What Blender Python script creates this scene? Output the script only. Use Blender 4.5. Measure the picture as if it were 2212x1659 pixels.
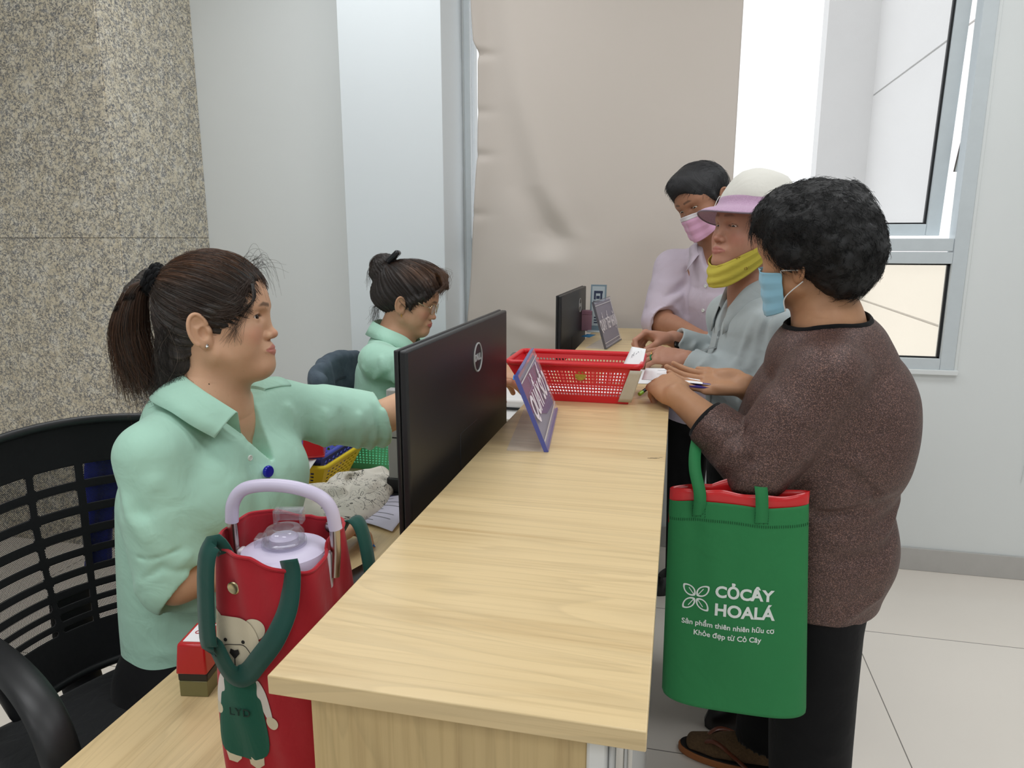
import bpy, bmesh, math, random
import numpy as np
from mathutils import Vector, Matrix

for o in list(bpy.data.objects):
    bpy.data.objects.remove(o)
SC = bpy.context.scene
COL = SC.collection
R = math.radians
random.seed(7)
RNG = np.random.default_rng(7)

# ---------------------------------------------------------------- camera
cam_data = bpy.data.cameras.new('camera')
cam_data.sensor_fit = 'HORIZONTAL'
cam_data.sensor_width = 36.0
cam_data.lens = 1550.0 / 2212.0 * 36.0
cam_data.clip_start = 0.02
cam_data.clip_end = 200
cam = bpy.data.objects.new('camera', cam_data)
COL.objects.link(cam)
cam.location = (0, 0, 1.40)
cam.rotation_euler = (R(90 - 11.5), 0, R(12.96))
SC.camera = cam

# ---------------------------------------------------------------- view, sky, lamps
SC.view_settings.view_transform = 'Standard'
SC.view_settings.look = 'None'
SC.view_settings.gamma = 1.0
SC.view_settings.use_curve_mapping = False
SC.view_settings.exposure = 0.0
SC.cycles.max_bounces = 8
SC.cycles.transparent_max_bounces = 12
SC.cycles.caustics_reflective = False
SC.cycles.caustics_refractive = False
SC.cycles.use_denoising = True
SC.cycles.sample_clamp_indirect = 4.0

world = bpy.data.worlds.new('sky')
SC.world = world
world.use_nodes = True
bg = world.node_tree.nodes['Background']
bg.inputs['Color'].default_value = (0.98, 0.99, 1.0, 1)
bg.inputs['Strength'].default_value = 2.3

def area_lamp(name, loc, size, power, color, rot=(0, 0, 0)):
    d = bpy.data.lights.new(name, 'AREA')
    d.shape = 'RECTANGLE'
    d.size, d.size_y = size
    d.energy = power
    d.color = color
    o = bpy.data.objects.new(name, d)
    COL.objects.link(o)
    o.location = loc
    o.rotation_euler = rot
    return o

COOL = (0.97, 0.985, 1.0)
for i, (lx, ly) in enumerate([(-1.2, 0.4), (1.1, 0.4), (-1.2, 2.2), (1.1, 2.0), (-1.2, -1.6), (1.1, -1.6)]):
    area_lamp('ceiling_light', (lx, ly, 2.96), (1.2, 0.6), 15, COOL)

# ---------------------------------------------------------------- helpers: tagging and meshes
def tag(o, label=None, cat=None, group=None, kind=None):
    if label: o['label'] = label
    if cat: o['category'] = cat
    if group: o['group'] = group
    if kind: o['kind'] = kind
    return o

def thing(name, label, cat, loc=(0, 0, 0), group=None, rotz=0.0):
    o = bpy.data.objects.new(name, None)
    o.empty_display_size = 0.05
    COL.objects.link(o)
    o.location = loc
    o.rotation_euler = (0, 0, rotz)
    return tag(o, label, cat, group)

def wloc(o):
    v = Vector((0, 0, 0))
    while o is not None:
        v = v + o.location
        o = o.parent
    return v

def rot_z(a): return np.array(Matrix.Rotation(a, 3, 'Z'))
def rot_axis(a, ax): return np.array(Matrix.Rotation(a, 3, Vector(ax)))
def unit(v):
    v = np.asarray(v, float)
    return v / max(np.linalg.norm(v), 1e-12)

class MB:
    """collects shapes into one mesh"""
    def __init__(self):
        self.v = []; self.f = []; self.n = 0; self.mi = []
    def add(self, verts, faces, mi=0):
        verts = np.asarray(verts, float)
        self.v.append(verts)
        self.f += [tuple(int(i) + self.n for i in f) for f in faces]
        self.mi += [mi] * len(faces)
        self.n += len(verts)
        return self
    def box(self, lo, hi, M=None, mi=0, taper=None):
        (a, b, c), (d, e, f) = lo, hi
        v = np.array([(a,b,c),(d,b,c),(d,e,c),(a,e,c),(a,b,f),(d,b,f),(d,e,f),(a,e,f)], float)
        if taper:
            m = (v[4:].mean(0)); v[4:, :2] = m[:2] + (v[4:, :2] - m[:2]) * taper
        if M is not None: v = v @ M[0].T + M[1]
        return self.add(v, [(3,2,1,0),(4,5,6,7),(0,1,5,4),(1,2,6,5),(2,3,7,6),(3,0,4,7)], mi)
    def tube(self, path, r, n=10, caps=True, closed=False, mi=0, flat=None, up=None):
        p = np.asarray(path, float); m = len(p)
        r = np.full(m, r, float) if np.isscalar(r) else np.asarray(r, float)
        t = np.zeros_like(p)
        if closed: t = np.roll(p, -1, 0) - np.roll(p, 1, 0)
        else:
            t[1:-1] = p[2:] - p[:-2]; t[0] = p[1] - p[0]; t[-1] = p[-1] - p[-2]
        t /= np.linalg.norm(t, axis=1)[:, None] + 1e-12
        a = np.array(up, float) if up is not None else (np.array([0, 0, 1.]) if abs(t[0][2]) < .9 else np.array([1., 0, 0]))
        V = []
        for i in range(m):
            s = a - t[i] * (a @ t[i]); s = unit(s); b = np.cross(t[i], s); a = s if up is None else a
            an = np.arange(n) * 2 * math.pi / n
            fl = flat if flat else (1, 1)
            V.append(p[i] + r[i] * (np.outer(np.cos(an), s) * fl[0] + np.outer(np.sin(an), b) * fl[1]))
        F = []
        L = m if closed else m - 1
        for i in range(L):
            j = (i + 1) % m
            for k in range(n):
                k2 = (k + 1) % n
                F.append((i*n+k, i*n+k2, j*n+k2, j*n+k))
        if caps and not closed:
            F.append(tuple(range(n - 1, -1, -1))); F.append(tuple((m-1)*n + k for k in range(n)))
        return self.add(np.concatenate(V), F, mi)
    def lathe(self, prof, c=(0,0,0), n=32, M=None, mi=0, sx=1, sy=1):
        V = []; F = []
        for (r, z) in prof:
            an = np.arange(n) * 2 * math.pi / n
            V.append(np.stack([np.cos(an)*r*sx, np.sin(an)*r*sy, np.full(n, z)], 1))
        V = np.concatenate(V)
        for i in range(len(prof) - 1):
            for k in range(n):
                k2 = (k+1) % n
                F.append((i*n+k, i*n+k2, (i+1)*n+k2, (i+1)*n+k))
        if prof[0][0] > 1e-6: F.append(tuple(range(n-1, -1, -1)))
        if prof[-1][0] > 1e-6: F.append(tuple((len(prof)-1)*n + k for k in range(n)))
        if M is not None: V = V @ M.T
        return self.add(V + np.asarray(c, float), F, mi)
    def grid(self, P, mi=0, closed_u=False):
        P = np.asarray(P, float); a, b = P.shape[:2]
        F = []
        for i in range(a if closed_u else a - 1):
            for j in range(b - 1):
                i2 = (i + 1) % a
                F.append((i*b+j, i2*b+j, i2*b+j+1, i*b+j+1))
        return self.add(P.reshape(-1, 3), F, mi)
    def prism(self, poly, d, M=None, mi=0):
        """polygon (list of 2-D or 3-D points) extruded by vector d"""
        p = np.array([(q[0], q[1], 0) if len(q) == 2 else q for q in poly], float); n = len(p)
        v = np.concatenate([p, p + np.asarray(d, float)])
        if M is not None: v = v @ M[0].T + M[1]
        F = [tuple(range(n-1, -1, -1)), tuple(range(n, 2*n))] + [(k, (k+1) % n, (k+1) % n + n, k+n) for k in range(n)]
        return self.add(v, F, mi)

def obj(name, mb, mats, parent=None, bevel=0, seg=2, smooth=True, sub=0, solid=0, solid_off=0, kind=None, label=None, weld=False):
    V = np.concatenate(mb.v) if mb.v else np.zeros((0, 3))
    off = wloc(parent) if parent is not None else Vector((0, 0, 0))
    V = V - np.array(off)
    me = bpy.data.meshes.new(name)
    me.from_pydata(V.tolist(), [], mb.f)
    mats = mats if isinstance(mats, (list, tuple)) else [mats]
    for m in mats: me.materials.append(m)
    if any(mb.mi): me.polygons.foreach_set('material_index', mb.mi)
    bm = bmesh.new(); bm.from_mesh(me)
    if weld: bmesh.ops.remove_doubles(bm, verts=bm.verts, dist=1e-5)
    bmesh.ops.recalc_face_normals(bm, faces=bm.faces)
    bm.to_mesh(me); bm.free()
    if smooth:
        me.polygons.foreach_set('use_smooth', [True] * len(me.polygons))
        if not sub: me.set_sharp_from_angle(angle=R(38))
    o = bpy.data.objects.new(name, me); COL.objects.link(o)
    if parent is not None: o.parent = parent
    if solid:
        md = o.modifiers.new('s', 'SOLIDIFY'); md.thickness = solid; md.offset = solid_off
    if bevel:
        md = o.modifiers.new('b', 'BEVEL'); md.width = bevel; md.segments = seg; md.limit_method = 'ANGLE'; md.angle_limit = R(35)
    if sub:
        md = o.modifiers.new('u', 'SUBSURF'); md.levels = sub; md.render_levels = sub
    if kind: o['kind'] = kind
    if label: o['label'] = label
    return o

def struct(name, mb, m, **k): return obj(name, mb, m, kind='structure', **k)

def text_mesh(name, body, size, mat, M, parent=None, ext=0.0006, bold=0.0, align='CENTER', spacing=1.0, sx=1.0):
    """flat lettering; M = (3x3 with columns right, up, normal ; origin)"""
    c = bpy.data.curves.new(name, 'FONT'); c.body = body; c.size = size; c.extrude = ext; c.offset = bold
    c.align_x = align; c.align_y = 'CENTER'; c.space_character = spacing; c.resolution_u = 4
    t = bpy.data.objects.new(name, c); COL.objects.link(t)
    dg = bpy.context.evaluated_depsgraph_get(); dg.update()
    me0 = bpy.data.meshes.new_from_object(t.evaluated_get(dg))
    V = np.array([v.co[:] for v in me0.vertices]); F = [tuple(p.vertices) for p in me0.polygons]
    bpy.data.objects.remove(t)
    V[:, 0] *= sx
    mb = MB(); mb.add(V @ np.asarray(M[0]).T + np.asarray(M[1]), F)
    return mb if parent is None and mat is None else obj(name, mb, mat, parent, smooth=False)

# ---------------------------------------------------------------- helpers: materials
def sr(r, g, b):
    f = lambda c: (c/255/12.92) if c/255 <= .04045 else ((c/255 + .055) / 1.055) ** 2.4
    return (f(r), f(g), f(b), 1)

class NT:
    def __init__(self, name):
        self.m = bpy.data.materials.new(name); self.m.use_nodes = True
        self.t = self.m.node_tree; self.p = self.t.nodes['Principled BSDF']; self.out = self.t.nodes['Material Output']
    def n(self, typ, **kw):
        x = self.t.nodes.new(typ)
        for k, v in kw.items():
            if k in x.inputs: x.inputs[k].default_value = v
            else: setattr(x, k, v)
        return x
    def l(self, a, b): self.t.links.new(a, b); return self
    def coord(self, scale=(1, 1, 1), rot=(0, 0, 0), kind='Object'):
        c = self.n('ShaderNodeTexCoord'); mp = self.n('ShaderNodeMapping')
        mp.inputs['Scale'].default_value = scale; mp.inputs['Rotation'].default_value = rot
        self.l(c.outputs[kind], mp.inputs['Vector']); return mp.outputs['Vector']
    def noise(self, vec, scale, detail=4, rough=.55, dist=0.0):
        x = self.n('ShaderNodeTexNoise', Scale=scale, Detail=detail, Roughness=rough, Distortion=dist)
        self.l(vec, x.inputs['Vector']); return x.outputs['Fac']
    def ramp(self, fac, stops, interp='LINEAR'):
        x = self.n('ShaderNodeValToRGB'); e = x.color_ramp.elements; x.color_ramp.interpolation = interp
        while len(e) < len(stops): e.new(.5)
        for i, (p, c) in enumerate(stops):
            e[i].position = p; e[i].color = c if len(c) == 4 else (*c, 1)
        self.l(fac, x.inputs['Fac']); return x.outputs['Color']
    def mix(self, fac, a, b, mode='MIX'):
        x = self.n('ShaderNodeMix', data_type='RGBA', blend_type=mode)
        for s, i in ((fac, 0), (a, 6), (b, 7)):
            if hasattr(s, 'links'): self.l(s, x.inputs[i])
            else: x.inputs[i].default_value = s
        return x.outputs[2]
    def math(self, op, a, b=0.0):
        x = self.n('ShaderNodeMath', operation=op)
        for i, s in enumerate((a, b)):
            if hasattr(s, 'links'): self.l(s, x.inputs[i])
            else: x.inputs[i].default_value = s
        return x.outputs[0]
    def bump(self, h, strength=.2, dist=.002, prev=None):
        x = self.n('ShaderNodeBump', Strength=strength, Distance=dist)
        self.l(h, x.inputs['Height'])
        if prev: self.l(prev, x.inputs['Normal'])
        self.l(x.outputs['Normal'], self.p.inputs['Normal']); return x.outputs['Normal']
    def set(self, **k):
        for a, v in k.items():
            a = a.replace('_', ' ')
            if hasattr(v, 'links'): self.l(v, self.p.inputs[a])
            else: self.p.inputs[a].default_value = v
        return self
    def attr(self, name):
        x = self.n('ShaderNodeAttribute', attribute_name=name); return x.outputs['Fac']

def plain(name, col, rough=.5, metal=0, spec=.5, bump=0, bscale=200, **k):
    t = NT(name); t.set(Base_Color=col, Roughness=rough, Metallic=metal)
    t.p.inputs['Specular IOR Level'].default_value = spec
    v = t.coord()
    nz = t.noise(v, 25, 3)
    t.set(Base_Color=t.mix(nz, tuple(c * .94 for c in col[:3]) + (1,), tuple(min(1, c * 1.05) for c in col[:3]) + (1,)))
    if bump: t.bump(t.noise(v, bscale, 3), bump, .001)
    for a, v in k.items(): t.set(**{a: v})
    return t.m

def fabric(name, col, rough=.85, weave=900, fold=.25, fscale=14, sheen=.15, var=.06, stretch=(1, 1, 1), crease=0.0, cstretch=(1, 1, 1)):
    t = NT(name); v = t.coord(stretch)
    nz = t.noise(v, 6, 4)
    lo = tuple(c * (1 - var) for c in col[:3]) + (1,); hi = tuple(min(1, c * (1 + var)) for c in col[:3]) + (1,)
    t.set(Base_Color=t.mix(nz, lo, hi), Roughness=rough)
    t.p.inputs['Sheen Weight'].default_value = sheen
    t.p.inputs['Specular IOR Level'].default_value = .25
    b = t.bump(t.noise(v, fscale, 3, .5, .6), fold, .012)
    if crease:
        rn = t.math('SUBTRACT', 1.0, t.math('ABSOLUTE', t.math('SUBTRACT', t.math('MULTIPLY', t.noise(t.coord(cstretch), 7, 2, .5, .9), 2.0), 1.0)))
        b = t.bump(t.math('POWER', rn, 3.0), crease, .005, b)
    t.bump(t.noise(t.coord(), weave, 1), .12, .0006, b)
    return t.m

def wood(name, axis, base=(220, 195, 148), dark=(194, 163, 114), rough=.30):
    """laminate: grain lines run along the given axis"""
    t = NT(name)
    sc = {'X': (1.3, 26, 26), 'Y': (26, 1.3, 26), 'Z': (26, 26, 1.3)}[axis]
    sf = {'X': (3, 160, 160), 'Y': (160, 3, 160), 'Z': (160, 160, 3)}[axis]
    sl = {'X': (.9, 7, 7), 'Y': (7, .9, 7), 'Z': (7, 7, .9)}[axis]
    a = t.noise(t.coord(sc), 1.0, 5, .6, .8)
    f = t.noise(t.coord(sf), 1.0, 3, .6)
    l = t.noise(t.coord(sl), 1.0, 3, .5, 1.4)
    # cathedral arches: bands of a slow distorted noise
    band = t.math('FRACT', t.math('MULTIPLY', l, 9.0))
    band = t.ramp(band, [(0, (0, 0, 0)), (.55, (.25, .25, .25)), (.9, (1, 1, 1)), (1, (0, 0, 0))])
    c = t.ramp(a, [(.22, sr(*dark)), (.46, sr(*base)), (.75, sr(*[min(255, x + 7) for x in base]))])
    c = t.mix(t.math('MULTIPLY', band, .32), c, sr(*[int(.85 * x) for x in base]), 'MIX')
    fr = t.ramp(f, [(.34, (0.80, .77, .72)), (.5, (1, 1, 1))])
    c = t.mix(.5, c, fr, 'MULTIPLY')
    t.set(Base_Color=c, Roughness=rough)
    t.bump(f, .05, .0005)
    return t.m

def glass(name, col=(1, 1, 1, 1), rough=0.0, alpha_like=.9, ior=1.45):
    """thin clear sheet: mostly see-through with a glossy coat"""
    t = NT(name)
    tr = t.n('ShaderNodeBsdfTransparent'); tr.inputs['Color'].default_value = col
    gl = t.n('ShaderNodeBsdfGlossy'); gl.inputs['Roughness'].default_value = max(rough, .02)
    fr = t.n('ShaderNodeFresnel'); fr.inputs['IOR'].default_value = ior
    mx = t.n('ShaderNodeMixShader')
    ge = t.n('ShaderNodeNewGeometry'); ff = t.math('MULTIPLY', fr.outputs[0], t.math('SUBTRACT', 1.0, ge.outputs['Backfacing']))
    t.l(ff, mx.inputs[0]); t.l(tr.outputs[0], mx.inputs[1]); t.l(gl.outputs[0], mx.inputs[2])
    if alpha_like < 1:
        df = t.n('ShaderNodeBsdfDiffuse'); df.inputs['Color'].default_value = col
        m2 = t.n('ShaderNodeMixShader'); m2.inputs[0].default_value = alpha_like
        t.l(df.outputs[0], m2.inputs[1]); t.l(mx.outputs[0], m2.inputs[2])
        t.l(m2.outputs[0], t.out.inputs['Surface'])
    else:
        t.l(mx.outputs[0], t.out.inputs['Surface'])
    return t.m

def smooth_path(pts, n=40, closed=False):
    """Catmull-Rom through points"""
    p = np.asarray(pts, float); m = len(p)
    if closed: q = np.concatenate([p[-1:], p, p[:2]])
    else: q = np.concatenate([2*p[:1]-p[1:2], p, 2*p[-1:]-p[-2:-1]])
    segs = m if closed else m - 1
    t = np.linspace(0, segs, n, endpoint=not closed)
    i = np.minimum(t.astype(int), segs - 1); f = (t - i)[:, None]
    a, b, c, d = q[i], q[i+1], q[i+2], q[i+3]
    return .5 * ((2*b) + (c-a)*f + (2*a-5*b+4*c-d)*f**2 + (3*b-a-3*c+d)*f**3)

# ================================================================ the setting
def granite():
    t = NT('granite'); v = t.coord((1, 1, 1))
    base = t.ramp(t.noise(v, 26, 4, .6, .4), [(.3, sr(204, 192, 168)), (.5, sr(224, 214, 192)), (.7, sr(232, 227, 215))])
    vo = t.n('ShaderNodeTexVoronoi', Scale=44.0, feature='DISTANCE_TO_EDGE')
    wv = t.n('ShaderNodeMix', data_type='VECTOR'); wv.inputs[0].default_value = .05
    nz = t.n('ShaderNodeTexNoise', Scale=60.0, Detail=4.0); t.l(v, nz.inputs['Vector'])
    t.l(v, wv.inputs[4]); t.l(nz.outputs['Color'], wv.inputs[5]); t.l(wv.outputs[1], vo.inputs['Vector'])
    vein = t.ramp(vo.outputs['Distance'], [(0.0, (1, 1, 1)), (.17, (0, 0, 0))])
    patch = t.ramp(t.noise(v, 16, 5, .7, .8), [(.34, (0, 0, 0)), (.48, (1, 1, 1))])
    fine = t.ramp(t.noise(v, 130, 4, .7), [(.40, (0, 0, 0)), (.52, (1, 1, 1))])
    m1 = t.math('MULTIPLY', t.math('MULTIPLY', vein, patch), fine)
    c = t.mix(t.math('MULTIPLY', m1, .95), base, sr(58, 64, 80))
    sp = t.ramp(t.noise(v, 75, 3, .6, .5), [(.52, (0, 0, 0)), (.62, (1, 1, 1))])
    c = t.mix(t.math('MULTIPLY', sp, .65), c, sr(108, 112, 122))
    sp2 = t.ramp(t.noise(v, 230, 2, .5), [(.62, (0, 0, 0)), (.67, (1, 1, 1))])
    c = t.mix(t.math('MULTIPLY', sp2, .8), c, sr(60, 62, 68))
    t.set(Base_Color=c, Roughness=.42)
    return t.m

def paint(name, col, bump=.06):
    t = NT(name); v = t.coord()
    n = t.noise(v, 1.6, 3)
    t.set(Base_Color=t.mix(n, tuple(c*.965 for c in col[:3]) + (1,), tuple(min(1, c*1.03) for c in col[:3]) + (1,)), Roughness=.62)
    t.bump(t.noise(v, 260, 3), bump, .001)
    return t.m

M_GRANITE = granite()
M_WALL = paint('wall_paint', sr(228, 232, 232))
M_PILLAR = paint('pillar_paint', sr(226, 233, 237))
M_CEIL = paint('ceiling_paint', sr(238, 240, 240))
M_ALU = plain('window_aluminium', sr(205, 213, 217), .38, .0)
M_SEAL = plain('rubber_seal', sr(28, 30, 33), .7)
M_STEEL = plain('stainless_steel', sr(190, 190, 188), .25, 1.0)
M_PANE = glass('window_glass', (.84, .85, .86, 1), ior=1.12)
M_PANE2 = glass('lower_window_glass', (.93, .90, .84, 1), ior=1.12)

def tiles():
    t = NT('floor_tiles'); v = t.coord((1, 1, 1))
    b = t.n('ShaderNodeTexBrick', offset=0.0, squash=1.0)
    mp = t.n('ShaderNodeMapping'); mp.inputs['Location'].default_value = (-.672, -.205, 0)
    t.l(v, mp.inputs['Vector']); t.l(mp.outputs['Vector'], b.inputs['Vector'])
    b.inputs['Scale'].default_value = 1.0
    b.inputs['Brick Width'].default_value = .8; b.inputs['Row Height'].default_value = .8
    b.inputs['Mortar Size'].default_value = .0018; b.inputs['Mortar Smooth'].default_value = .1
    b.inputs['Color1'].default_value = sr(247, 239, 229); b.inputs['Color2'].default_value = sr(248, 241, 232)
    b.inputs['Mortar'].default_value = sr(140, 134, 126)
    n = t.noise(v, 3.5, 5)
    c = t.mix(.10, b.outputs['Color'], t.mix(n, sr(190, 186, 180), sr(250, 248, 244)), 'MULTIPLY')
    t.set(Base_Color=c, Roughness=.16)
    t.p.inputs['Specular IOR Level'].default_value = .45
    return t.m

mb = MB(); mb.box((-3.6, -3.4, -.05), (3.2, 3.40, 0)); struct('floor', mb, tiles(), smooth=False)
mb = MB(); mb.box((-3.6, -3.4, 3.0), (3.2, 3.40, 3.06)); struct('ceiling', mb, M_CEIL, smooth=False)
# back wall with the window opening (x -0.90..1.10, z 0.875..2.80)
WY = 3.19
mb = MB()
mb.box((-3.6, WY, 0), (-.945, WY + .2, 3.0)); mb.box((1.10, WY, 0), (3.2, WY + .2, 3.0))
mb.box((-.945, WY, 0), (1.10, WY + .2, .875)); mb.box((-.945, WY, 2.80), (1.10, WY + .2, 3.0))
struct('wall_back', mb, M_WALL, smooth=False)
mb = MB(); mb.box((3.2, -3.4, 0), (3.3, 3.4, 3)); struct('wall_right', mb, M_WALL, smooth=False)
mb = MB(); mb.box((-3.7, -3.4, 0), (-3.6, 3.4, 3)); struct('wall_left', mb, M_WALL, smooth=False)
mb = MB(); mb.box((-3.6, -3.5, 0), (3.2, -3.4, 3)); struct('wall_front', mb, M_WALL, smooth=False)
# white pillar standing out of the back wall
mb = MB(); mb.box((-1.395, 2.90, 0), (-.955, WY, 3.0)); struct('wall_pillar', mb, M_PILLAR, bevel=.003)
# granite-clad column on the left: slabs with an open joint
mb = MB()
gx, gy = -2.27, 2.60
mb.box((-3.6, gy, 1.4011), (gx - .006, gy + .03, 3.0)); mb.box((-3.6, gy, 0), (gx - .006, gy + .03, 1.3989))
mb.box((gx - .03, gy + .006, 0), (gx, WY, 1.3989)); mb.box((gx - .03, gy + .006, 1.4011), (gx, WY, 3.0))
mb.box((-3.6, gy + .006, 0), (gx - .006, WY, 3.0))
struct('wall_granite', mb, M_GRANITE, bevel=.002)
mb = MB(); mb.box((-.955, WY - .012, 0), (3.2, WY, .10)); mb.box((-2.27, WY - .012, 0), (-1.395, WY, .10))
struct('baseboard_back', mb, plain('baseboard_tile', sr(188, 186, 183), .3), bevel=.002)

# ---- window: fixed frame, lower pane, top-hung sash pushed open
mb = MB()
y0, y1 = WY - .012, WY + .06
for (a, b) in (((-.918, y0 + .001, .875), (1.047, y1, .920)), ((-.918, y0 + .001, 2.755), (1.047, y1, 2.80)),
               ((-.945, y0, .875), (-.918, y1, 2.80)), ((1.047, y0, .875), (1.10, y1, 2.80)),
               ((-.918, y0 + .001, 1.300), (1.047, y1, 1.345)), ((-.918, y0 + .006, 1.349), (1.047, y1, 1.398)),
               ((.14, y0 - .0005, .92), (.19, y1, 2.755))):
    mb.box(a, b)
w1 = struct('window_1', mb, M_ALU, bevel=.002)
mb = MB()
for (a, b) in (((.19, y0 + .02, .920), (1.047, y0 + .032, .926)), ((.19, y0 + .02, 1.294), (1.047, y0 + .032, 1.300)),
               ((1.037, y0 + .02, .920), (1.047, y0 + .032, 1.300)), ((.19, y0 + .02, .920), (.196, y0 + .032, 1.300))):
    mb.box(a, b)
obj('window_seal', mb, M_SEAL, w1, smooth=False)
mb = MB(); mb.box((.19, y0 + .026, .922), (1.045, y0 + .031, 1.298)); obj('window_pane', mb, M_PANE2, w1, smooth=False)
mb = MB(); mb.box((-.918, y0 + .026, .922), (.14, y0 + .031, 2.755)); obj('window_pane', mb, M_PANE, w1, smooth=False)
mb = MB(); mb.box((-.905, WY - .02, .855), (1.115, WY + .0, .876)); mb.box((1.10, WY - .006, .855), (1.115, WY, 2.82))
obj('window_trim', mb, M_WALL, w1, bevel=.003)
# sash pivots about its top edge
piv = np.array([0, WY + .02, 2.75]); ang = R(4.2)
MS = (rot_axis(ang, (1, 0, 0)), piv)
def sb(a, b): return (a[0], a[1] - piv[1], a[2] - piv[2]), (b[0], b[1] - piv[1], b[2] - piv[2])
sy0, sy1 = WY + .02, WY + .07
mb = MB()
for (a, b) in (((.978, sy0, 1.405), (1.030, sy1, 2.75)), ((.14, sy0, 1.405), (.20, sy1, 2.75)),
               ((.20, sy0 + .001, 1.405), (.978, sy1 - .001, 1.452)), ((.20, sy0 + .001, 2.70), (.978, sy1 - .001, 2.75))):
    mb.box(*sb(a, b), M=MS)
sash = obj('window_sash', mb, M_ALU, w1, bevel=.003)
mb = MB()
for (a, b) in (((.970, sy0 + .012, 1.448), (.979, sy0 + .03, 2.70)), ((.20, sy0 + .012, 1.450), (.986, sy0 + .03, 1.457))):
    mb.box(*sb(a, b), M=MS)
obj('sash_seal', mb, M_SEAL, sash, smooth=False)
mb = MB(); mb.box(*sb((.20, sy0 + .02, 1.452), (.985, sy0 + .026, 2.70)), M=MS); obj('sash_pane', mb, M_PANE, sash, smooth=False)
mb = MB(); mb.tube([(1.062, WY + .03, 1.86), (1.058, WY + .075, 1.74), (1.060, WY + .11, 1.66)], .006, 6, flat=(1.6, .6)); obj('window_stay', mb, M_STEEL, w1)

# ---- neighbouring building across the light well
mb = MB()
t = NT('render_wall'); v = t.coord((1, .3, 1))
sepz = t.n('ShaderNodeSeparateXYZ'); t.l(t.coord(), sepz.inputs[0])
colr = t.ramp(t.math('MULTIPLY', sepz.outputs['Z'], .25), [(.30, sr(204, 190, 166)), (.42, sr(192, 190, 188))])
t.set(Base_Color=t.mix(t.noise(v, 2, 4), colr, sr(200, 198, 196)), Roughness=.9)
bx = 2.0
for z0, z1 in ((-2.0, .715), (.735, 2.93), (2.95, 5.2), (5.22, 8.0)):
    mb.box((bx, 3.6, z0), (bx + 3, 9.07, z1))
mb.box((bx + .02, 3.6, -2.0), (bx + 2.98, 9.05, 8.0))
nb = thing('neighbouring_building', 'pale rendered building wall with horizontal grooves outside the window', 'building', (bx + 1.5, 6.3, -2))
obj('wall', mb, t.m, nb, smooth=False)
mb = MB(); mb.box((1.47, 9.07, -2.0), (bx + 3, 9.4, 8.0)); obj('side_wall', mb, t.m, nb, smooth=False)

# ---- beige roller blind over the left half of the window, creased on its left side
def make_blind():
    t = NT('blind_vinyl'); v = t.coord()
    t.set(Base_Color=t.mix(t.noise(v, 1.2, 2), sr(206, 197, 188), sr(212, 203, 195)), Roughness=.8)
    t.bump(t.noise(v, 300, 2), .05, .0006)
    nx, nz = 150, 220
    P = np.zeros((nx, nz, 3))
    S, Zs = np.meshgrid(np.linspace(0, 1, nx), np.linspace(.78, 2.83, nz), indexing='ij')
    # crooked left edge
    zk = [.78, 1.05, 1.30, 1.55, 1.72, 1.78, 1.95, 2.10, 2.17, 2.21, 2.40, 2.83]
    xk = [-.925, -.925, -.905, -.885, -.874, -.872, -.872, -.868, -.866, -.884, -.896, -.90]
    x0 = np.interp(Zs, zk, xk)
    Xs = x0 + (.197 - x0) * S
    Y = np.full_like(Xs, 3.135)
    # long crease line running from the top left down to a dent, then a soft triangular dent
    cx = np.interp(Zs, [1.40, 1.62, 1.98, 2.83], [-.50, -.63, -.73, -.86])
    d = Xs - cx
    w = np.interp(Zs, [1.30, 1.42, 1.7, 2.4], [0, 1.0, .9, .55])
    Y += w * (.020 * np.exp(-((d + .05) / .08) ** 2) - .014 * np.exp(-((d - .05) / .06) ** 2))
    # dent
    dx, dz = Xs + .53, Zs - 1.40
    Y += .017 * np.exp(-(dx / .13) ** 2 - (dz / .10) ** 2) - .009 * np.exp(-(dx / .13) ** 2 - ((dz + .09) / .06) ** 2)
    # lower ripple
    Y += .008 * np.exp(-((Xs + .62) / .10) ** 2 - ((Zs - 1.02) / .05) ** 2) * np.sin((Xs * .6 + Zs) * 30)
    # left edge curl and small puckers
    e = (Xs - x0)
    Y -= .030 * np.exp(-(e / .05) ** 2) * (0.6 + .4 * np.sin(Zs * 9))
    for zz, am in ((2.16, .022), (1.93, .010), (1.75, .014), (1.50, .008)):
        Y += am * np.exp(-((Zs - zz) / .02) ** 2 - (e / .06) ** 2)
    Y += .003 * np.sin(Xs * 5 + 1) * np.sin(Zs * 2.5)
    P[..., 0] = Xs; P[..., 1] = np.minimum(Y, WY - .022); P[..., 2] = Zs
    mb = MB(); mb.grid(P)
    b = thing('roller_blind', 'beige vinyl roller blind with a creased left edge over the window', 'blind', (-.35, 3.13, .77))
    obj('blind_sheet', mb, t.m, b, solid=.0012)
    mb = MB(); mb.tube([(-.90, 3.13, 2.85), (.20, 3.13, 2.85)], .028, 16); obj('roller', mb, M_ALU, b)
    mb = MB(); mb.box((-.925, 3.124, .765), (.197, 3.144, .785)); obj('bottom_bar', mb, M_ALU, b, bevel=.003)
make_blind()
mb = MB(); mb.tube(smooth_path([(1.40, WY - .006, .42), (1.405, WY - .006, .6), (1.40, WY - .006, 1.3), (1.41, WY - .006, 2.4), (1.41, WY - .006, 2.98)], 20), .0015, 6)
tag(obj('pull_cord', mb, M_WALL), 'thin white cord hanging down the back wall right of the window', 'cord')

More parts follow.
